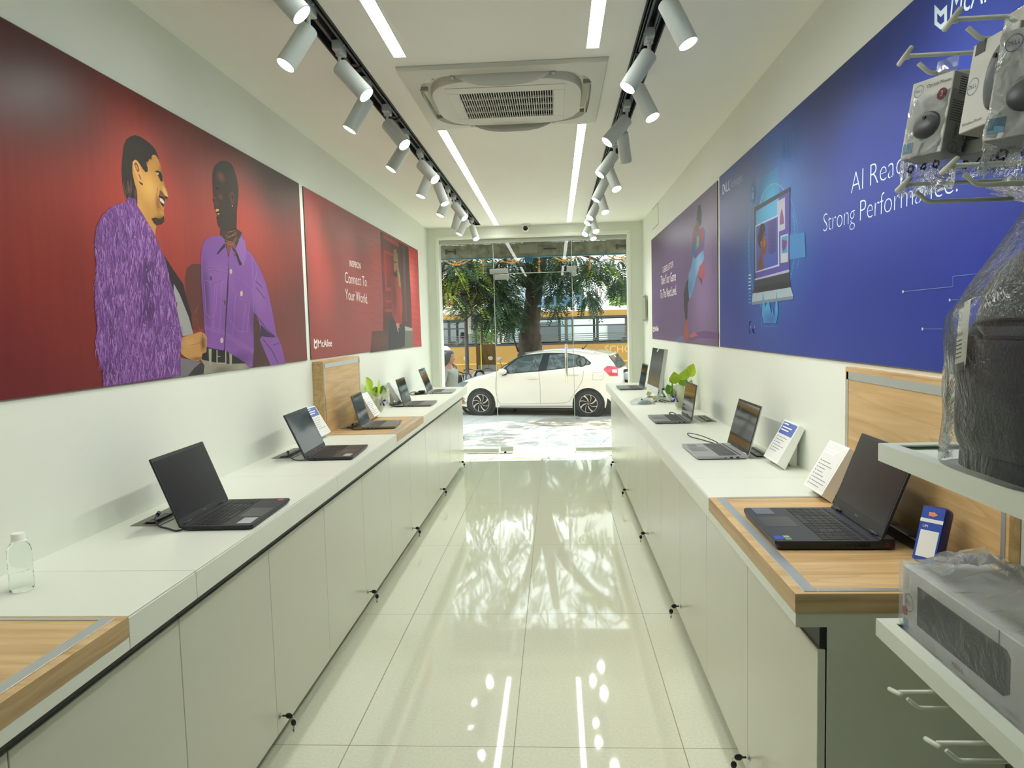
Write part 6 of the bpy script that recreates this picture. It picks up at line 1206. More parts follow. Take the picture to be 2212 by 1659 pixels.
# ------------------------------------------------------------------ roadside tree
def tree():
    r = random.Random(21); base = Vector((-.58, 18.4, GZ)); t = thing('street_tree', 'large roadside tree with a dark furrowed trunk behind the white car', 'tree', tuple(base))
    bark = mat('bark', (74, 64, 54), .95, bump=1., bscale=14, var=.45, vscale=10, stretch=(1, 1, .22))
    def T(*p): return [PX(x, y, 'Y', Y) for x, y, Y in p]
    def limb(pts, rs, name='branch', seg=14, wob=.0):
        P_ = smooth_path(pts, 8); n = len(P_); R = [rs[0]+0*0 for _ in P_]
        for i in range(n):
            u = i/(n-1)*(len(rs)-1); k = min(int(u), len(rs)-2); R[i] = rs[k]+(rs[k+1]-rs[k])*(u-k); R[i] *= 1+wob*sin(i*1.7)*.5+wob*r.uniform(-.5, .5)
        b = MB(); b.tube(P_, R, seg); return b.build(name, bark, t, world=True, smooth=True)
    limb(T((1146, 845, 18.4), (1146, 790, 18.4), (1145, 745, 18.4), (1146, 700, 18.4), (1152, 650, 18.4), (1155, 600, 18.4), (1158, 560, 18.5), (1158, 510, 18.7)), (.36, .33, .31, .25, .21, .235, .27, .25), 'trunk', 20, .09)
    limb(T((1150, 618, 18.4), (1130, 606, 18.3), (1106, 600, 18.1), (1072, 590, 17.6), (1020, 572, 17), (960, 566, 16.5)), (.12, .16, .13, .10, .08, .06))
    limb(T((1156, 560, 18.5), (1150, 500, 18.4), (1120, 420, 17.8), (1060, 330, 17)), (.2, .16, .12, .08)); limb(T((1160, 560, 18.5), (1185, 480, 18.4), (1240, 400, 17.8), (1330, 330, 17)), (.2, .15, .12, .07)); limb(T((1160, 530, 18.6), (1170, 420, 19.5), (1180, 300, 20.5)), (.2, .14, .1))
    limb(T((1165, 560, 18.5), (1230, 545, 18.2), (1290, 562, 18), (1330, 583, 18), (1362, 585, 18)), (.07, .045, .03, .022, .015), seg=8); limb(T((1105, 700, 18.2), (1108, 720, 18.1), (1112, 738, 18), (1120, 760, 18)), (.02, .02, .022, .025), seg=6)
    limb(T((1072, 590, 17.6), (1040, 612, 17.2), (1012, 628, 17), (985, 640, 16.8)), (.04, .025, .018, .012), seg=6); limb(T((1000, 572, 17), (985, 610, 16.7), (980, 650, 16.5)), (.03, .02, .01), seg=6); limb(T((1270, 590, 18), (1262, 620, 18), (1240, 605, 18)), (.015, .01, .008), seg=6)
    # feathery compound leaves
    V, Fc, mi = [], [], []
    def frond(c, d, L, mat_i):
        d = d.normalized(); s = d.cross(Vector((r.uniform(-.4, .4), r.uniform(-.4, .4), 1))).normalized(); dn = s.cross(d)
        n = 9
        for k in range(n):
            u = (k+.6)/n; p = c+d*L*u-Vector((0, 0, 1))*L*.35*u*u; ll = L*.34*(1-.55*abs(u-.45)); wv = L*.07
            for sg in (-1, 1):
                q_ = (s*sg*.9+d*.45+dn*r.uniform(-.25, .1)).normalized(); a = p; bb = p+q_*ll; o = d*wv; i = len(V)
                V.extend([a, a+q_*ll*.5+o, bb, a+q_*ll*.5-o]); Fc.append((i, i+1, i+2, i+3)); mi.append(mat_i)
    def cluster(x, y, Y, rx, ry, n, L=.34, lime=.12, drop=.5):
        for _ in range(int(n*1.5)):
            a = r.uniform(0, 2*pi); q_ = sqrt(r.random()); px, py = x+rx*q_*cos(a), y+ry*q_*sin(a); c = PX(px, py, 'Y', Y+r.uniform(-.9, .9)); d = Vector((cos(a)+r.uniform(-.6, .6), r.uniform(-.8, .8), -drop+r.uniform(-.5, .5)))
            if r.random() < .2: continue
            frond(c, d, L*r.uniform(.7, 1.3), 1 if r.random() < lime else (2 if r.random() < .45 else 0))
    for a in ((975, 590, 16.5, 45, 34, 80, .34, .30), (1010, 575, 16.8, 60, 26, 80), (1010, 610, 16.9, 50, 40, 70, .34, .4), (968, 640, 16.4, 30, 20, 26), (1040, 625, 17.2, 40, 40, 100, .34, .15), (1075, 630, 17.4, 40, 46, 130, .3, .02), (1095, 660, 17.5, 34, 34, 110, .3, 0.), (1070, 680, 17.4, 36, 18, 44, .3, .02), (1020, 668, 17, 50, 12, 34, .26, .05), (1108, 690, 17.6, 22, 14, 40, .26, 0), (1080, 580, 17.5, 50, 26, 90), (1120, 570, 17.8, 40, 24, 60), (1190, 565, 18, 40, 26, 80), (1195, 610, 18, 24, 50, 80, .3, 0.), (1205, 645, 18, 22, 22, 44, .3, 0), (1240, 575, 17.8, 40, 26, 80, .32, .05), (1280, 590, 17.6, 34, 22, 60, .32, .04), (1295, 570, 17.5, 30, 20, 44), (1262, 630, 17.4, 14, 20, 44, .3, 0, 1.), (1275, 648, 17.4, 14, 12, 26, .3, 0, 1.), (1345, 610, 17.5, 18, 16, 40, .3, 0, 1.), (1330, 560, 17.6, 30, 12, 26), (1225, 615, 18, 18, 26, 36, .3, 0)): cluster(*a)
    for _ in range(60):                    # upper crown, seen in the floor tiles
        cluster(r.uniform(850, 1500), r.uniform(80, 520), r.uniform(13.5, 19.5), 55, 50, 20, .4, .1)
    me = bpy.data.meshes.new('foliage'); me.from_pydata([tuple(v) for v in V], [], Fc)
    for k, c in enumerate(((40, 62, 40), (140, 164, 50), (58, 84, 48))): me.materials.append(mat('leaf_%d' % k, c, .55))  # yellow-green tone is sunlight on the leaves put into their colour
    me.polygons.foreach_set('material_index', mi); me.transform(ROOT[t].inverted()); o = bpy.data.objects.new('foliage', me); COL.objects.link(o); o.parent = t; o['kind'] = 'stuff'
tree()
# ------------------------------------------------------------------ yellow bus
def bus():
    t = thing('yellow_school_bus', 'long yellow bus passing on the road behind the tree', 'bus', (-.5, 24.9, GZ-.14)); y0, y1 = 24., 26.1; X0, X1 = -6.6, 5.2
    yel = mat('bus_yellow', (182, 138, 68), .45, coat=.2); wh = mat('bus_white', (236, 234, 224), .4); dk = mat('bus_dark', (62, 66, 64), .5); gl = glass_mat('bus_glass', (246, 250, 248), 1.4)
    zr, zw1, zw0, zb = 2.0, 1.80, .97, -.25; dx0, dx1 = -2.66, -1.98
    b = MB(); b.box((X0, y0, zr-.02), (X1, y1, zr+.14), .05, 3); b.build('roof', wh, t, world=True)
    for yy in (y0, y1-.04):
        b = MB(); b.box((X0, yy, zw1), (X1, yy+.04, zr)); 
        for a, c in (((X0, dx0), (dx1, X1)) if yy == y0 else ((X0, X1),)): b.box((a, yy, zb), (c, yy+.04, zw0-.03))
        b.build('side_panel', yel, t, world=True)
        b = MB(); b.box((X0, yy-.01, zw1-.05), (X1, yy+.05, zw1+.03)); b.box((X0, yy-.01, zw0-.06), (dx0, yy+.05, zw0)); b.box((dx1, yy-.01, zw0-.06), (X1, yy+.05, zw0)); b.box((X0, yy-.005, 1.50), (X1, yy+.045, 1.54))
        for x in (-6.1, -4.95, -3.55, dx0, dx1, -.9, .15, 1.4, 2.6, 3.8, 5.0): b.box((x-.04, yy-.01, zw0), (x+.04, yy+.05, zw1))
        b.build('window_frame', dk, t, world=True)
        b = MB(); b.poly([(X0, yy+.02, zw0), (X1, yy+.02, zw0), (X1, yy+.02, zw1), (X0, yy+.02, zw1)]); b.build('glazing', gl, t, world=True)
    b = MB()
    for k in range(4): b.tube([(dx1, y0-.03, 1.04+k*.07), (X1, y0-.03, 1.04+k*.07)], .012, 6); b.tube([(X0, y0-.03, 1.04+k*.07), (dx0, y0-.03, 1.04+k*.07)], .012, 6)
    b.build('window_bars', mat('bar_grey', (120, 124, 120), .4, metal=.4), t, world=True)
    b = MB(); b.box((X0, y0-.012, .30), (dx0, y0-.001, .34)); b.box((dx1, y0-.012, .30), (X1, y0-.001, .34)); b.build('trim_band', mat('bus_band', (232, 190, 60), .4), t, world=True)
    b = MB(); b.box((X0, y0+.05, zb-.05), (X1, y1-.05, zb+.05)); b.box((dx0, y0+.05, zb), (dx1, y0+.6, .05)); b.box((dx0, y0+.5, zb), (dx1, y0+.9, .25)); b.build('floor_steps', mat('bus_floor', (170, 170, 160), .8), t, world=True)
    b = MB(); b.tube([(dx0+.16, y0+.06, 0), (dx0+.16, y0+.06, 1.5)], .02, 8); b.build('grab_pole', mat('grab_yellow', (196, 180, 70), .4), t, world=True)
    sm = mat('bus_seat', (150, 156, 156), .7)
    for i in range(11):
        x = -6+i*1.0
        if dx0-.5 < x < dx1+.5: continue
        for yy in (y0+.25, y0+1.25):
            b = MB(); b.box((x, yy, .15), (x+.42, yy+.75, .45), .05); b.box((x+.34, yy, .4), (x+.46, yy+.75, 1.08), .05); b.build('seat', sm, t, world=True)
    Mx = frame((2.3, y0-.004, .70), (1, 0, 0), (0, 0, 1)); text('lettering', 'SCHOOL', Mx, mat('faded_lettering', (226, 186, 104), .5), t, .34)
    for x in (-5.0, 3.4):
        b = MB(); MM = Matrix.Translation((x, y0+.12, GZ-.14+.42)) @ Matrix.Rotation(pi/2, 4, 'X'); b.lathe([(0, .1), (.2, .1), (.24, .12), (.38, .12), (.42, .06), (.42, -.06), (.38, -.1), (0, -.1)], seg=32, M=MM); b.build('wheel', mat('tyre_rubber', (46, 48, 48), .75), t, world=True, auto=40)
bus()
# ------------------------------------------------------------------ buildings over the road
def building(lab, x0, x1, y0, y1, z1, m, wins, extra=None):
    t = thing('building', lab, 'building', ((x0+x1)/2, y0, GZ-.14)); b = MB(); b.box((x0, y0, GZ-.14), (x1, y1, z1)); b.box((x0-.15, y0-.15, z1), (x1+.15, y1, z1+.2)); b.build('walls', m, t, world=True)
    for (a, c, d, e) in wins:
        b = MB(); b.box((a, y0-.06, c), (d, y0-.01, e)); f = b.build('window', mat('window_frame_white', (220, 220, 214), .5), t, world=True)
        b = MB(); b.box((a+.05, y0-.08, c+.05), (d-.05, y0-.06, e-.05)); b.build('pane', mat('window_grey', (128, 134, 138), .3), f, world=True)
    return t
building('tall white building over the road at the right of the tree', .9, 12, 34, 44, 9, mat('render_white', (236, 236, 230), .8), ((2.42, 2.85, 2.62, 3.25), (5.4, 2.7, 6.4, 3.9), (2.4, 5, 3.4, 6.4), (5.4, 5, 6.4, 6.4), (2.4, 0, 3.6, 1.6), (5, 0, 6.2, 1.6)))
building('pale blue building seen between the branches', -2.4, .85, 37, 46, 7, mat('render_blue', (206, 224, 234), .8), ((-1.2, 3.2, -.4, 4.2), (-1.6, 0, .2, 1.8)))
ts = building('shop building with a maroon sign over the road', -14, -2.45, 33, 42, 6, mat('render_cream', (214, 206, 192), .8), ((-8, 0, -6.4, 2.0), (-5.2, 0, -3.2, 2.0), (-6, 4.1, -4.8, 5.3)))
b = MB(); b.box((-9, 32.75, 2.62), (-2.6, 32.95, 3.3)); sg = b.build('shop_sign', mat('maroon_sign', (136, 44, 66), .5), ts, world=True); 
b = MB(); b.tube(smooth_path([(-5.2, 32.73, 2.98), (-5.1, 32.73, 2.85), (-4.98, 32.73, 2.95), (-4.9, 32.73, 3.1), (-4.8, 32.73, 2.88), (-4.6, 32.73, 2.93), (-4.52, 32.73, 3.0), (-4.62, 32.73, 3.04), (-4.42, 32.73, 2.9), (-4.25, 32.73, 3.15)], 5), .028, 6); b.build('script_lettering', mat('sign_white', (238, 232, 230), .5), sg, world=True)
b = MB(); b.box((-9, 32.7, 2.5), (-2.6, 33, 2.6)); b.build('sign_ledge', mat('ledge_white', (230, 228, 220), .6), ts, world=True)
# small far tree, bare pole tree
def bush(lab, x, y, Y, rad, n, cs):
    r = random.Random(int(x)); c = PX(x, y, 'Y', Y); t = thing('small_tree', lab, 'tree', (c.x, c.y, GZ-.14)); V, F_ = [], []
    for _ in range(n):
        d = Vector((r.gauss(0, 1), r.gauss(0, 1), r.gauss(0, 1))).normalized()*rad*r.random()**.4; p = c+d; a = Vector((r.uniform(-1, 1), r.uniform(-1, 1), r.uniform(-1, 1))).normalized()*.1; q_ = a.cross(Vector((r.uniform(-1, 1), .3, .5))).normalized()*.07; i = len(V); V.extend([p-a, p+q_, p+a, p-q_]); F_.append((i, i+1, i+2, i+3))
    me = bpy.data.meshes.new('foliage'); me.from_pydata([tuple(v) for v in V], [], F_); me.materials.append(mat('bush_leaf_%d' % cs[0], cs, .6)); me.transform(ROOT[t].inverted()); o = bpy.data.objects.new('foliage', me); COL.objects.link(o); o.parent = t
    b = MB(); b.tube([(c.x, c.y, GZ-.14), (c.x, c.y, c.z)], [.1, .05], 8); b.build('trunk', mat('thin_bark', (110, 96, 80), .9), t, world=True)
bush('small bright green tree far away at the right edge of the doorway', 1352, 645, 31, .75, 700, (146, 176, 84)); bush('leafy green shrub seen through the bus doorway', 1046, 722, 29, .55, 500, (112, 150, 66)); bush('yellow green tree seen low between trunk and glass edge', 1222, 655, 31, .35, 260, (186, 190, 96))
t = thing('bare_sapling', 'bare stubby sapling standing against the white building', 'sapling', (.0+PX(1292, 655, 'Y', 30).x, 30, GZ-.14)); b = MB()
for a in (((1292, 800), (1291, 655), (1290, 622)), ((1291, 640), (1284, 632), (1280, 628)), ((1291, 650), (1298, 640), (1300, 630)), ((1291, 634), (1286, 626)), ((1291, 646), (1299, 646))): b.tube([PX(x, y, 'Y', 30) for x, y in a], .035, 6)
b.build('stem', mat('grey_bark', (140, 132, 124), .9), t, world=True)
# ------------------------------------------------------------------ pole with box and sign
t = thing('street_pole', 'dark street pole with a grey box and narrow sign, left of the tree', 'pole', (-2.17, 17.6, GZ)); b = MB(); b.tube([(-2.185, 17.6, GZ), (-2.17, 17.6, 2.85)], .048, 12); b.build('post', mat('pole_dark', (66, 64, 66), .5), t, world=True)
b = MB(); b.box((-2.33, 17.52, 2.78), (-2.09, 17.72, 2.98), .01); b.build('meter_box', mat('box_grey', (140, 140, 130), .6), t, world=True)
b = MB(); b.box((-2.125, 17.5, 1.38), (-2.045, 17.9, 2.45)); sb = b.build('sign_case', mat('sign_case_white', (206, 206, 200), .5), t, world=True)
for x in (-2.13, -2.043): b = MB(); b.box((x-.004, 17.5, 1.9), (x+.008, 17.92, 2.46)); b.build('red_edge', mat('sign_red', (140, 60, 66), .5), sb, world=True)
# ------------------------------------------------------------------ marigold garlands under the shutter
flm = [mat('marigold_%d' % i, c, .8, bump=.6, bscale=120) for i, c in enumerate(((206, 150, 70), (192, 126, 62), (216, 172, 96)))]
_b = MB(); _b.sphere((0, 0, 0), .0125, 8, (1, 1, .85)); _fl = [_b.build('blossom', flm[0])]
for m in flm[1:]: o = _fl[0].copy(); o.data = _fl[0].data.copy(); o.data.materials[0] = m; _fl.append(o)
fl_used = [False]; bpy.data.objects.remove(_fl[0]) if False else None
FLM = [o.data for o in _fl]; bpy.data.objects.remove(_fl[0]); [bpy.data.objects.remove(o) for o in _fl[1:]]
def garland(lab, pts, n):
    t = thing('flower_garland', lab, 'garland', pts[0], group='marigold garlands under the shutter'); P_ = smooth_path(pts, 10); b = MB(); b.tube(P_, .002, 5); b.build('string', mat('garland_string', (196, 170, 120), .8), t, world=True); r = random.Random(n*7+int(abs(pts[0][0])*99)); R = ROOT[t].inverted()
    for i in range(n):
        o = bpy.data.objects.new('blossom', r.choice(FLM)); COL.objects.link(o); o.parent = t; u = i/(n-1)*(len(P_)-1); k = min(int(u), len(P_)-2); p = P_[k]+(P_[k+1]-P_[k])*(u-k); o.matrix_local = R @ Matrix.Translation(p+Vector((r.uniform(-.003, .003), r.uniform(-.004, .004), r.uniform(-.003, .003)))) @ Matrix.Scale(r.uniform(.75, 1.2), 4)
yg = 9.12; zk = 2.40
for i, (a, c, lab) in enumerate(((-1.42, -1.02, 'marigold swag at the pole end of the shutter'), (-.74, -.33, 'marigold swag above the long patch fitting'), (-.03, .33, 'marigold swag between trunk and right glass joint'), (.63, 1.0, 'marigold swag at the right end of the shutter'))): garland(lab, [(a, yg, zk), (a+(c-a)*.25, yg, zk-.065), ((a+c)/2, yg, zk-.09), (a+(c-a)*.75, yg, zk-.065), (c, yg, zk)], 22)
for i, (a, c, lab) in enumerate(((-1.34, -1.1, 'short back marigold swag at the pole end'), (-.6, -.46, 'short back marigold swag above the patch fitting'), (.06, .24, 'short back marigold swag right of the trunk'), (.72, .96, 'short back marigold swag at the right end'))): garland(lab, [(a, yg+.08, zk), ((a+c)/2, yg+.08, zk-.055), (c, yg+.08, zk)], 12)
for x, lab in ((-.885, 'hanging marigold strand left of the long patch fitting'), (-.18, 'hanging marigold strand in front of the tree trunk'), (.455, 'hanging marigold strand at the right glass joint')): garland(lab, [(x, yg, zk), (x-.002, yg, zk-.1), (x-.004, yg, zk-.2)], 11)
# ------------------------------------------------------------------ people
def skin_mesh(name, joints, bones, m, parent, sub=2):   # joints: {key: (pos, rx, ry)}
    keys = list(joints); me = bpy.data.meshes.new(name); me.from_pydata([joints[k][0] for k in keys], [(keys.index(a), keys.index(c)) for a, c in bones], [])
    o = bpy.data.objects.new(name, me); COL.objects.link(o); o.parent = parent; md = o.modifiers.new('skin', 'SKIN'); md.use_smooth_shade = True
    for k, v in zip(keys, me.skin_vertices[0].data): v.radius = joints[k][1:3]; v.use_root = k == keys[0]
    s = o.modifiers.new('sub', 'SUBSURF'); s.levels = s.render_levels = sub
    dg = bpy.context.evaluated_depsgraph_get(); nm = bpy.data.meshes.new_from_object(o.evaluated_get(dg)); o.modifiers.clear(); o.data = nm; nm.shade_smooth(); nm.materials.clear(); nm.materials.append(m); return o
skinm = mat('skin_brown', (146, 106, 84), .55)
def hand(parent, wrist, d, side, m):       # palm with four fingers and a thumb, relaxed
    d = Vector(d).normalized(); f = Vector((0, -1, 0)); f = (f-d*f.dot(d)).normalized(); s = d.cross(f)*side; J = {'p0': (wrist, .026, .02), 'p1': (wrist+d*.045, .036, .016), 'p2': (wrist+d*.085, .038, .015)}; B = [('p0', 'p1'), ('p1', 'p2')]
    for i, (o, l) in enumerate(((-.030, .066), (-.010, .075), (.010, .071), (.029, .056))):
        b0 = wrist+d*.088+s*o
        for k in range(3): J['f%d%d' % (i, k)] = (b0+d*l*(k+.3)/2.3+f*(-.004*k*k-.004*i*.3), .0085-.001*k, .0085-.001*k)
        B += [('p2', 'f%d0' % i), ('f%d0' % i, 'f%d1' % i), ('f%d1' % i, 'f%d2' % i)]
    for k in range(3): J['t%d' % k] = (wrist+d*(.03+.026*k)+s*-(.034+.010*k)+f*-.006*k, .0105-.001*k, .0105-.001*k)
    B += [('p0', 't0'), ('t0', 't1'), ('t1', 't2')]; return J, B
def person(lab, base, H, rz, shirt, trous, hair, longhair, cap=None, arm_dir=None, seated=False):
    t = thing('person', lab, 'person', base, rz); k = H/1.7; V3 = lambda x, y, z: Vector((x*k, y*k, z*k))     # local: faces +x
    J = {'pel': (V3(0, 0, .93), .15*k, .125*k), 'wst': (V3(.01, 0, 1.08), .14*k, .12*k), 'chs': (V3(.01, 0, 1.28), .155*k, .125*k), 'nkb': (V3(0, 0, 1.41), .075*k, .07*k), 'nck': (V3(.015, 0, 1.475), .044*k, .042*k), 'hd0': (V3(.03, 0, 1.54), .062*k, .058*k), 'hd1': (V3(.035, 0, 1.60), .092*k, .078*k), 'hd2': (V3(.025, 0, 1.665), .08*k, .072*k)}
    B = [('pel', 'wst'), ('wst', 'chs'), ('chs', 'nkb'), ('nkb', 'nck'), ('nck', 'hd0'), ('hd0', 'hd1'), ('hd1', 'hd2')]
    for s, n_ in ((-1, 'r'), (1, 'l')):
        sw = arm_dir or .06
        J.update({n_+'sh': (V3(-.005, s*.17, 1.37), .06*k, .06*k), n_+'el': (V3(-.03, s*.23, 1.10), .042*k, .042*k), n_+'wr': (V3(sw, s*.235, .86), .026*k, .03*k), n_+'hp': (V3(0, s*.09, .86), .1*k, .1*k), n_+'kn': (V3(.02+.03*s, s*.095, .49), .062*k, .062*k), n_+'an': (V3(-.03+.05*s, s*.1, .09), .042*k, .042*k), n_+'to': (V3(.12+.05*s, s*.11, .035), .036*k, .03*k)})
        B += [('nkb', n_+'sh'), (n_+'sh', n_+'el'), (n_+'el', n_+'wr'), ('pel', n_+'hp'), (n_+'hp', n_+'kn'), (n_+'kn', n_+'an'), (n_+'an', n_+'to')]
        w = J[n_+'wr'][0]; hj, hb = hand(t, w+V3(.01, 0, -.03), w-J[n_+'el'][0], s, skinm); J.update({n_+q_: v for q_, v in hj.items()}); B += [(n_+'wr', n_+'p0')]+[(n_+a, n_+c) for a, c in hb]
    del J['hd0'], J['hd1'], J['hd2']; B = [(a, c) for a, c in B if not ('hd' in a or 'hd' in c)]; J['nkt'] = (V3(.02, 0, 1.56), .046*k, .044*k); B.append(('nck', 'nkt'))
    body = skin_mesh('body', J, B, skinm, t)
    hc = V3(.03, 0, 1.615)
    def hp(u, v, g=1., nose=True):         # u round the head from the face, v crown to chin
        a = 2*pi*u; z = cos(pi*v); r = max(sin(pi*v), .001)**.85; jaw = max(0, v-.5)*2; fx = (.098 if cos(a) > 0 else .102*(1-.3*jaw))*(1-.10*jaw); fy = .078*(1-.34*jaw**1.3); d = min(abs(u), 1-abs(u))
        n_ = (.030*math.exp(-(d/.035)**2-((v-.57)/.055)**2)+.007*math.exp(-(d/.05)**2-((v-.70)/.025)**2)+.010*math.exp(-(d/.09)**2-((v-.85)/.06)**2)-.008*math.exp(-((d-.075)/.03)**2-((v-.475)/.035)**2)) if nose else 0
        return hc+V3((fx*r*cos(a))*g+n_, fy*r*sin(a)*g, .122*z*g)
    b = MB(); b.b.from_mesh(body.data); b.grid(hp, 48, 32, True)
    for s in (-1, 1): b.sphere(hc+V3(-.005, s*.078, -.012), .028*k, 10, (.55, .3, 1))
    b.b.to_mesh(body.data); b.b.free(); body.data.shade_smooth()
    fm = mat('face_dark', (44, 32, 28), .4); b = MB(); [b.sphere(hp(s*.072 % 1, .475)+V3(.002, 0, 0), .0085*k, 8, (.5, 1.4, .7)) for s in (-1, 1)]; [b.tube([hp((s*q_) % 1, .415-.01*(q_ == .07))+V3(.001, 0, 0) for q_ in (.04, .07, .10)], .003*k, 5) for s in (-1, 1)]; b.build('eyes', fm, t, smooth=True)
    b = MB(); b.tube([hp(q_ % 1, .715)+V3(.001, 0, 0) for q_ in (-.05, -.025, 0, .025, .05)], [.002*k, .005*k, .006*k, .005*k, .002*k], 6); b.build('mouth', mat('lips', (134, 74, 66), .5), t, smooth=True)
    Sj = {q_: (J[q_][0], J[q_][1]*f, J[q_][2]*f) for q_, f in (('wst', 1.3), ('chs', 1.24), ('nkb', 1.3))}; Sj['pel'] = (V3(0, 0, .88), .205*k, .18*k); Sb = [('wst', 'chs'), ('chs', 'nkb'), ('wst', 'pel')]
    for n_ in 'rl': Sj[n_+'sh'] = (J[n_+'sh'][0], .088*k, .08*k); e = J[n_+'el'][0]; Sj[n_+'el'] = (J[n_+'sh'][0].lerp(e, .95), .072*k, .07*k); Sb += [('nkb', n_+'sh'), (n_+'sh', n_+'el')]
    skin_mesh('shirt', Sj, Sb, shirt, t)
    Tj = {'pel': (V3(0, 0, .93), .172*k, .15*k)}; Tb = []
    for n_ in 'rl':
        for q_, f in (('hp', 1.2), ('kn', 1.5), ('an', 1.75)): Tj[n_+q_] = (J[n_+q_][0]+(V3(0, 0, .02) if q_ == 'an' else V3(0, 0, 0)), J[n_+q_][1]*f, J[n_+q_][2]*f)
        Tb += [('pel', n_+'hp'), (n_+'hp', n_+'kn'), (n_+'kn', n_+'an')]
    skin_mesh('trousers', Tj, Tb, trous, t)
    def hv(u): d = min(u, 1-u); return .30+.42*min(1, max(0, (d-.13)/.08))
    b = MB(); b.grid(lambda u, v: hp(u, hv(u)*v, 1.10+.05*(v < .9), False), 48, 12, True)
    if longhair: b.tube(smooth_path([V3(-.02, 0, 1.70), V3(-.04, 0, 1.67), V3(-.055, 0, 1.60), V3(-.075, 0, 1.49), V3(-.10, 0, 1.38), V3(-.12, 0, 1.27)], 4), [k*r_ for r_ in (.03, .05, .07, .085, .096, .1, .1, .1, .098, .096, .094, .09, .086, .082, .078, .07, .062, .05, .04, .028, .012)], 14)
    b.build('hair', hair, t, smooth=True)
    if cap: b = MB(); b.grid(lambda u, v: hp(u, .36*v, 1.2, False), 24, 8, True); b.box(hc+V3(.08, -.07, .045), hc+V3(.18, .07, .056), .003); b.build('cap', cap, t, smooth=True)
    b = MB()
    for n_ in 'rl': p = J[n_+'an'][0]; b.box((p.x-.07*k, p.y-.045*k, 0), (p.x+.2*k, p.y+.045*k, .075*k), .03*k, 3)
    b.build('shoes', mat('shoe_dark', (44, 40, 40), .6), t, smooth=True)
    return t, J
hairm = mat('hair_black', (34, 32, 34), .5, sheen=.2)
w_, J = person('woman in a grey top with long dark hair standing beside the white car', (-1.95, 13.0, GZ), 1.60, radians(-20), mat('grey_top', (128, 132, 122), .85), mat('pale_grey_trousers', (146, 152, 148), .85), hairm, True, arm_dir=.10)
b = MB(); p = J['rwr'][0]; b.tube(arc(tuple(p), .033, 0, 342, 12, 'xy'), .006, 6, closed=True); b.build('wrist_band', mat('band_dark', (54, 40, 38), .5), w_)
person('man in a white cap at the left edge of the doorway', (-2.07, 13.6, GZ), 1.66, radians(150), mat('dark_shirt', (62, 58, 60), .8), mat('blue_jeans', (130, 150, 178), .8), hairm, False, cap=mat('white_cap', (228, 226, 222), .6))
person('passenger with dark hair seen through the bus window', (-3.16, 24.75, GZ+.26), 1.62, radians(180), mat('passenger_shirt', (84, 86, 90), .8), mat('dark_trousers', (60, 62, 66), .8), hairm, False)
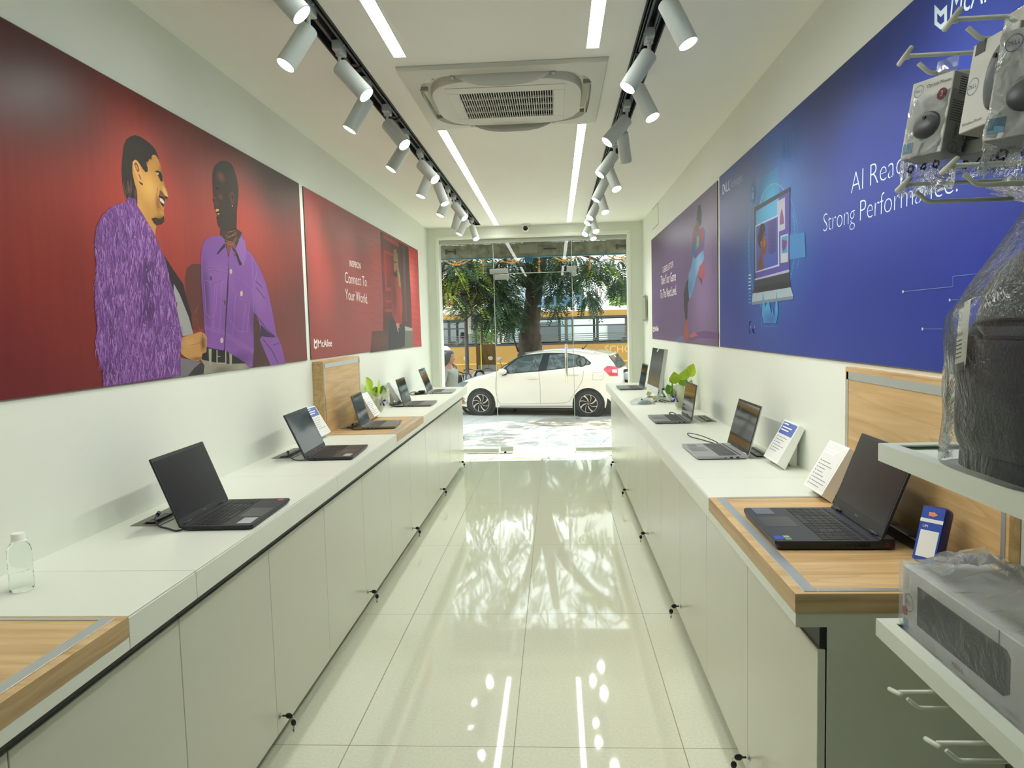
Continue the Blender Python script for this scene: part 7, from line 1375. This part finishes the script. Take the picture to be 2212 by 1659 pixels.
# ------------------------------------------------------------------ motorcycles and scooter
def bike(lab, x, y, rz, body, scooter=False, mirror=True):
    t = thing('scooter' if scooter else 'motorcycle', lab, 'scooter' if scooter else 'motorcycle', (x, y, GZ), rz); ty = mat('tyre_rubber', (46, 48, 48), .75); dk = mat('bike_black', (26, 27, 29), .35); ch = mat('chrome', (190, 190, 188), .15, metal=1.); R = .24 if scooter else .30
    for xx in (-.62, .62):
        b = MB(); MM = Matrix.Translation((xx, 0, R)) @ Matrix.Rotation(pi/2, 4, 'X'); b.lathe([(R-.07, -.04), (R-.02, -.045), (R, 0), (R-.02, .045), (R-.07, .04), (R-.07, -.04)], seg=28, M=MM, cap=False); w = b.build('wheel', ty, t, smooth=True); b = MB(); b.lathe([(0, -.03), (R-.07, -.02), (R-.07, .02), (0, .03)], seg=20, M=MM); b.build('rim', ch if scooter else dk, w)
    b = MB()
    for s in (-1, 1): b.tube([(.62, s*.07, R), (.45, s*.07, .98)], .018, 8)
    b.build('fork', ch, t); b = MB(); b.tube(smooth_path([(.36, -.36, 1.0), (.44, -.2, 1.03), (.47, 0, .98), (.44, .2, 1.03), (.36, .36, 1.0)]), .013, 8); b.build('handlebar', dk, t, smooth=True)
    for s in (-1, 1): b = MB(); b.tube([(.36, s*.37, 1.0), (.40, s*.24, 1.02)], .02, 10); b.build('grip', dk, t)
    if mirror:
        for s in (-1, 1):
            b = MB(); b.tube(smooth_path([(.42, s*.24, 1.03), (.46, s*.28, 1.15), (.44, s*.31, 1.24)]), .006, 6); f = b.build('mirror_stalk', dk, t); b = MB(); b.sphere((.44, s*.31, 1.29), .06, 14, (.3, 1, .85)); b.build('mirror', mat('mirror_shell', (196, 198, 194), .25, metal=.4), f, smooth=True)
    b = MB(); b.sphere((.56, 0, .86), .1, 16, (.8, 1, 1)); hl = b.build('headlamp', mat('lamp_glass', (150, 160, 160), .08, coat=.6), t, smooth=True); b = MB(); b.grid(lambda u, v: Vector((.50+.10*sin(pi*v), .14*cos(2*pi*u)*sin(pi*v*.9+.1), .86+.16*cos(pi*v))), 16, 8, True); b.build('cowl', body, t, smooth=True)
    if scooter:
        b = MB(); b.grid(lambda u, v: Vector((.42+.06*cos(pi*u)-.10*v, .2*cos(pi*u), .95-.65*v)), 14, 8); b.build('apron', body, t, smooth=True, solid=.03); b = MB(); b.box((-.2, -.16, .25), (.32, .16, .31), .02); b.build('footboard', dk, t)
        b = MB(); b.grid(lambda u, v: Vector((-.42+.42*cos(2*pi*u)*sin(pi*v)**.6, .19*sin(2*pi*u)*sin(pi*v)**.6, .56+.2*cos(pi*v))), 24, 12, True); b.build('rear_body', body, t, smooth=True)
    else:
        b = MB(); b.grid(lambda u, v: Vector((.16+.28*cos(2*pi*u)*sin(pi*v)**.7, .15*sin(2*pi*u)*sin(pi*v)**.7, .82+.13*cos(pi*v))), 20, 10, True); b.build('tank', body, t, smooth=True); b = MB(); b.box((-.15, -.14, .28), (.25, .14, .62), .05); b.cyl((.05, -.16, .4), (.05, .16, .4), .1, 16); b.build('engine', mat('engine_grey', (96, 98, 98), .4, metal=.6), t); b = MB(); b.tube([(.1, -.17, .3), (-.5, -.17, .28), (-.8, -.17, .34)], [.025, .04, .045], 12); b.build('exhaust', ch, t)
        b = MB(); b.grid(lambda u, v: Vector((.62+(R+.05)*cos(radians(20+130*u)), .06*(v*2-1), R+(R+.05)*sin(radians(20+130*u)))), 12, 2); b.build('front_mudguard', body, t, smooth=True, solid=.006)
    b = MB(); b.box((-.72, -.13, .74), (-.02, .13, .84), .04, 3); b.build('seat', dk, t); b = MB(); b.box((-.86, -.07, .68), (-.74, .07, .76), .02); b.build('tail_lamp', mat('lamp_red', (206, 62, 78), .15, coat=.5), t)
bk = mat('bike_body_black', (34, 36, 40), .25, coat=.5); gk = mat('bike_body_grey', (92, 94, 92), .4, coat=.2)
bike('black motorcycle facing the shop beside the woman in grey', -2.05, 18.35, radians(-75), bk); bike('dark grey scooter parked behind the woman in grey', -2.62, 17.2, radians(-25), gk, True, False)
bike('black motorcycle behind the bonnet of the white car', -1.13, 17.9, radians(-80), bk); bike('black motorcycle behind the tail of the white car at the right edge', 1.72, 17.2, radians(-100), bk)
# lit name on the wall behind the camera, seen mirrored in the glass
t = thing('illuminated_wall_sign', 'pale blue illuminated wall letters on the wall behind the camera', 'sign', (.1, YB, 2.2)); sgm = emit('sign_glow', (150, 205, 240), 5.)
for i, ch in enumerate('DELL'):
    M = frame((.62-.33*i-.0, YB+.02, 2.2), (-1, 0, 0), (0, 0, 1)) @ Matrix.Rotation(radians(32 if i == 1 else 0), 4, 'Z'); o = text('letter', ch, M, sgm, t, .42, ext=.01, bold=.01)
# ================================================================== daylight, exposure
w = bpy.data.worlds.new('world'); S.world = w; w.use_nodes = True; N = NT(w.node_tree)
bg = w.node_tree.nodes['Background']
tc = N.n('ShaderNodeTexCoord').outputs['Generated']; z = N.n('ShaderNodeSeparateXYZ', [tc]).outputs[2]
w.node_tree.links.new(N.ramp(z, [(.0, (252, 252, 246)), (.25, (243, 249, 255)), (1., (214, 232, 252))]), bg.inputs[0]); bg.inputs[1].default_value = 1.9
sd = bpy.data.lights.new('sun', 'SUN'); sd.energy = 6; sd.angle = radians(.6); sd.color = (1, .95, .86); so = bpy.data.objects.new('sun', sd); COL.objects.link(so)
so.rotation_euler = (radians(-22), radians(14), 0)
S.view_settings.view_transform = 'Standard'; S.view_settings.look = 'None'; S.view_settings.gamma = 1; S.view_settings.use_curve_mapping = False
S.view_settings.exposure = 0.8
c = S.cycles; c.max_bounces = 12; c.diffuse_bounces = 7; c.glossy_bounces = 5; c.transmission_bounces = 8; c.transparent_max_bounces = 24
c.caustics_reflective = False; c.caustics_refractive = False; c.sample_clamp_indirect = 6; c.use_denoising = True; c.use_adaptive_sampling = True; c.adaptive_threshold = .02
bpy.context.view_layer.update()
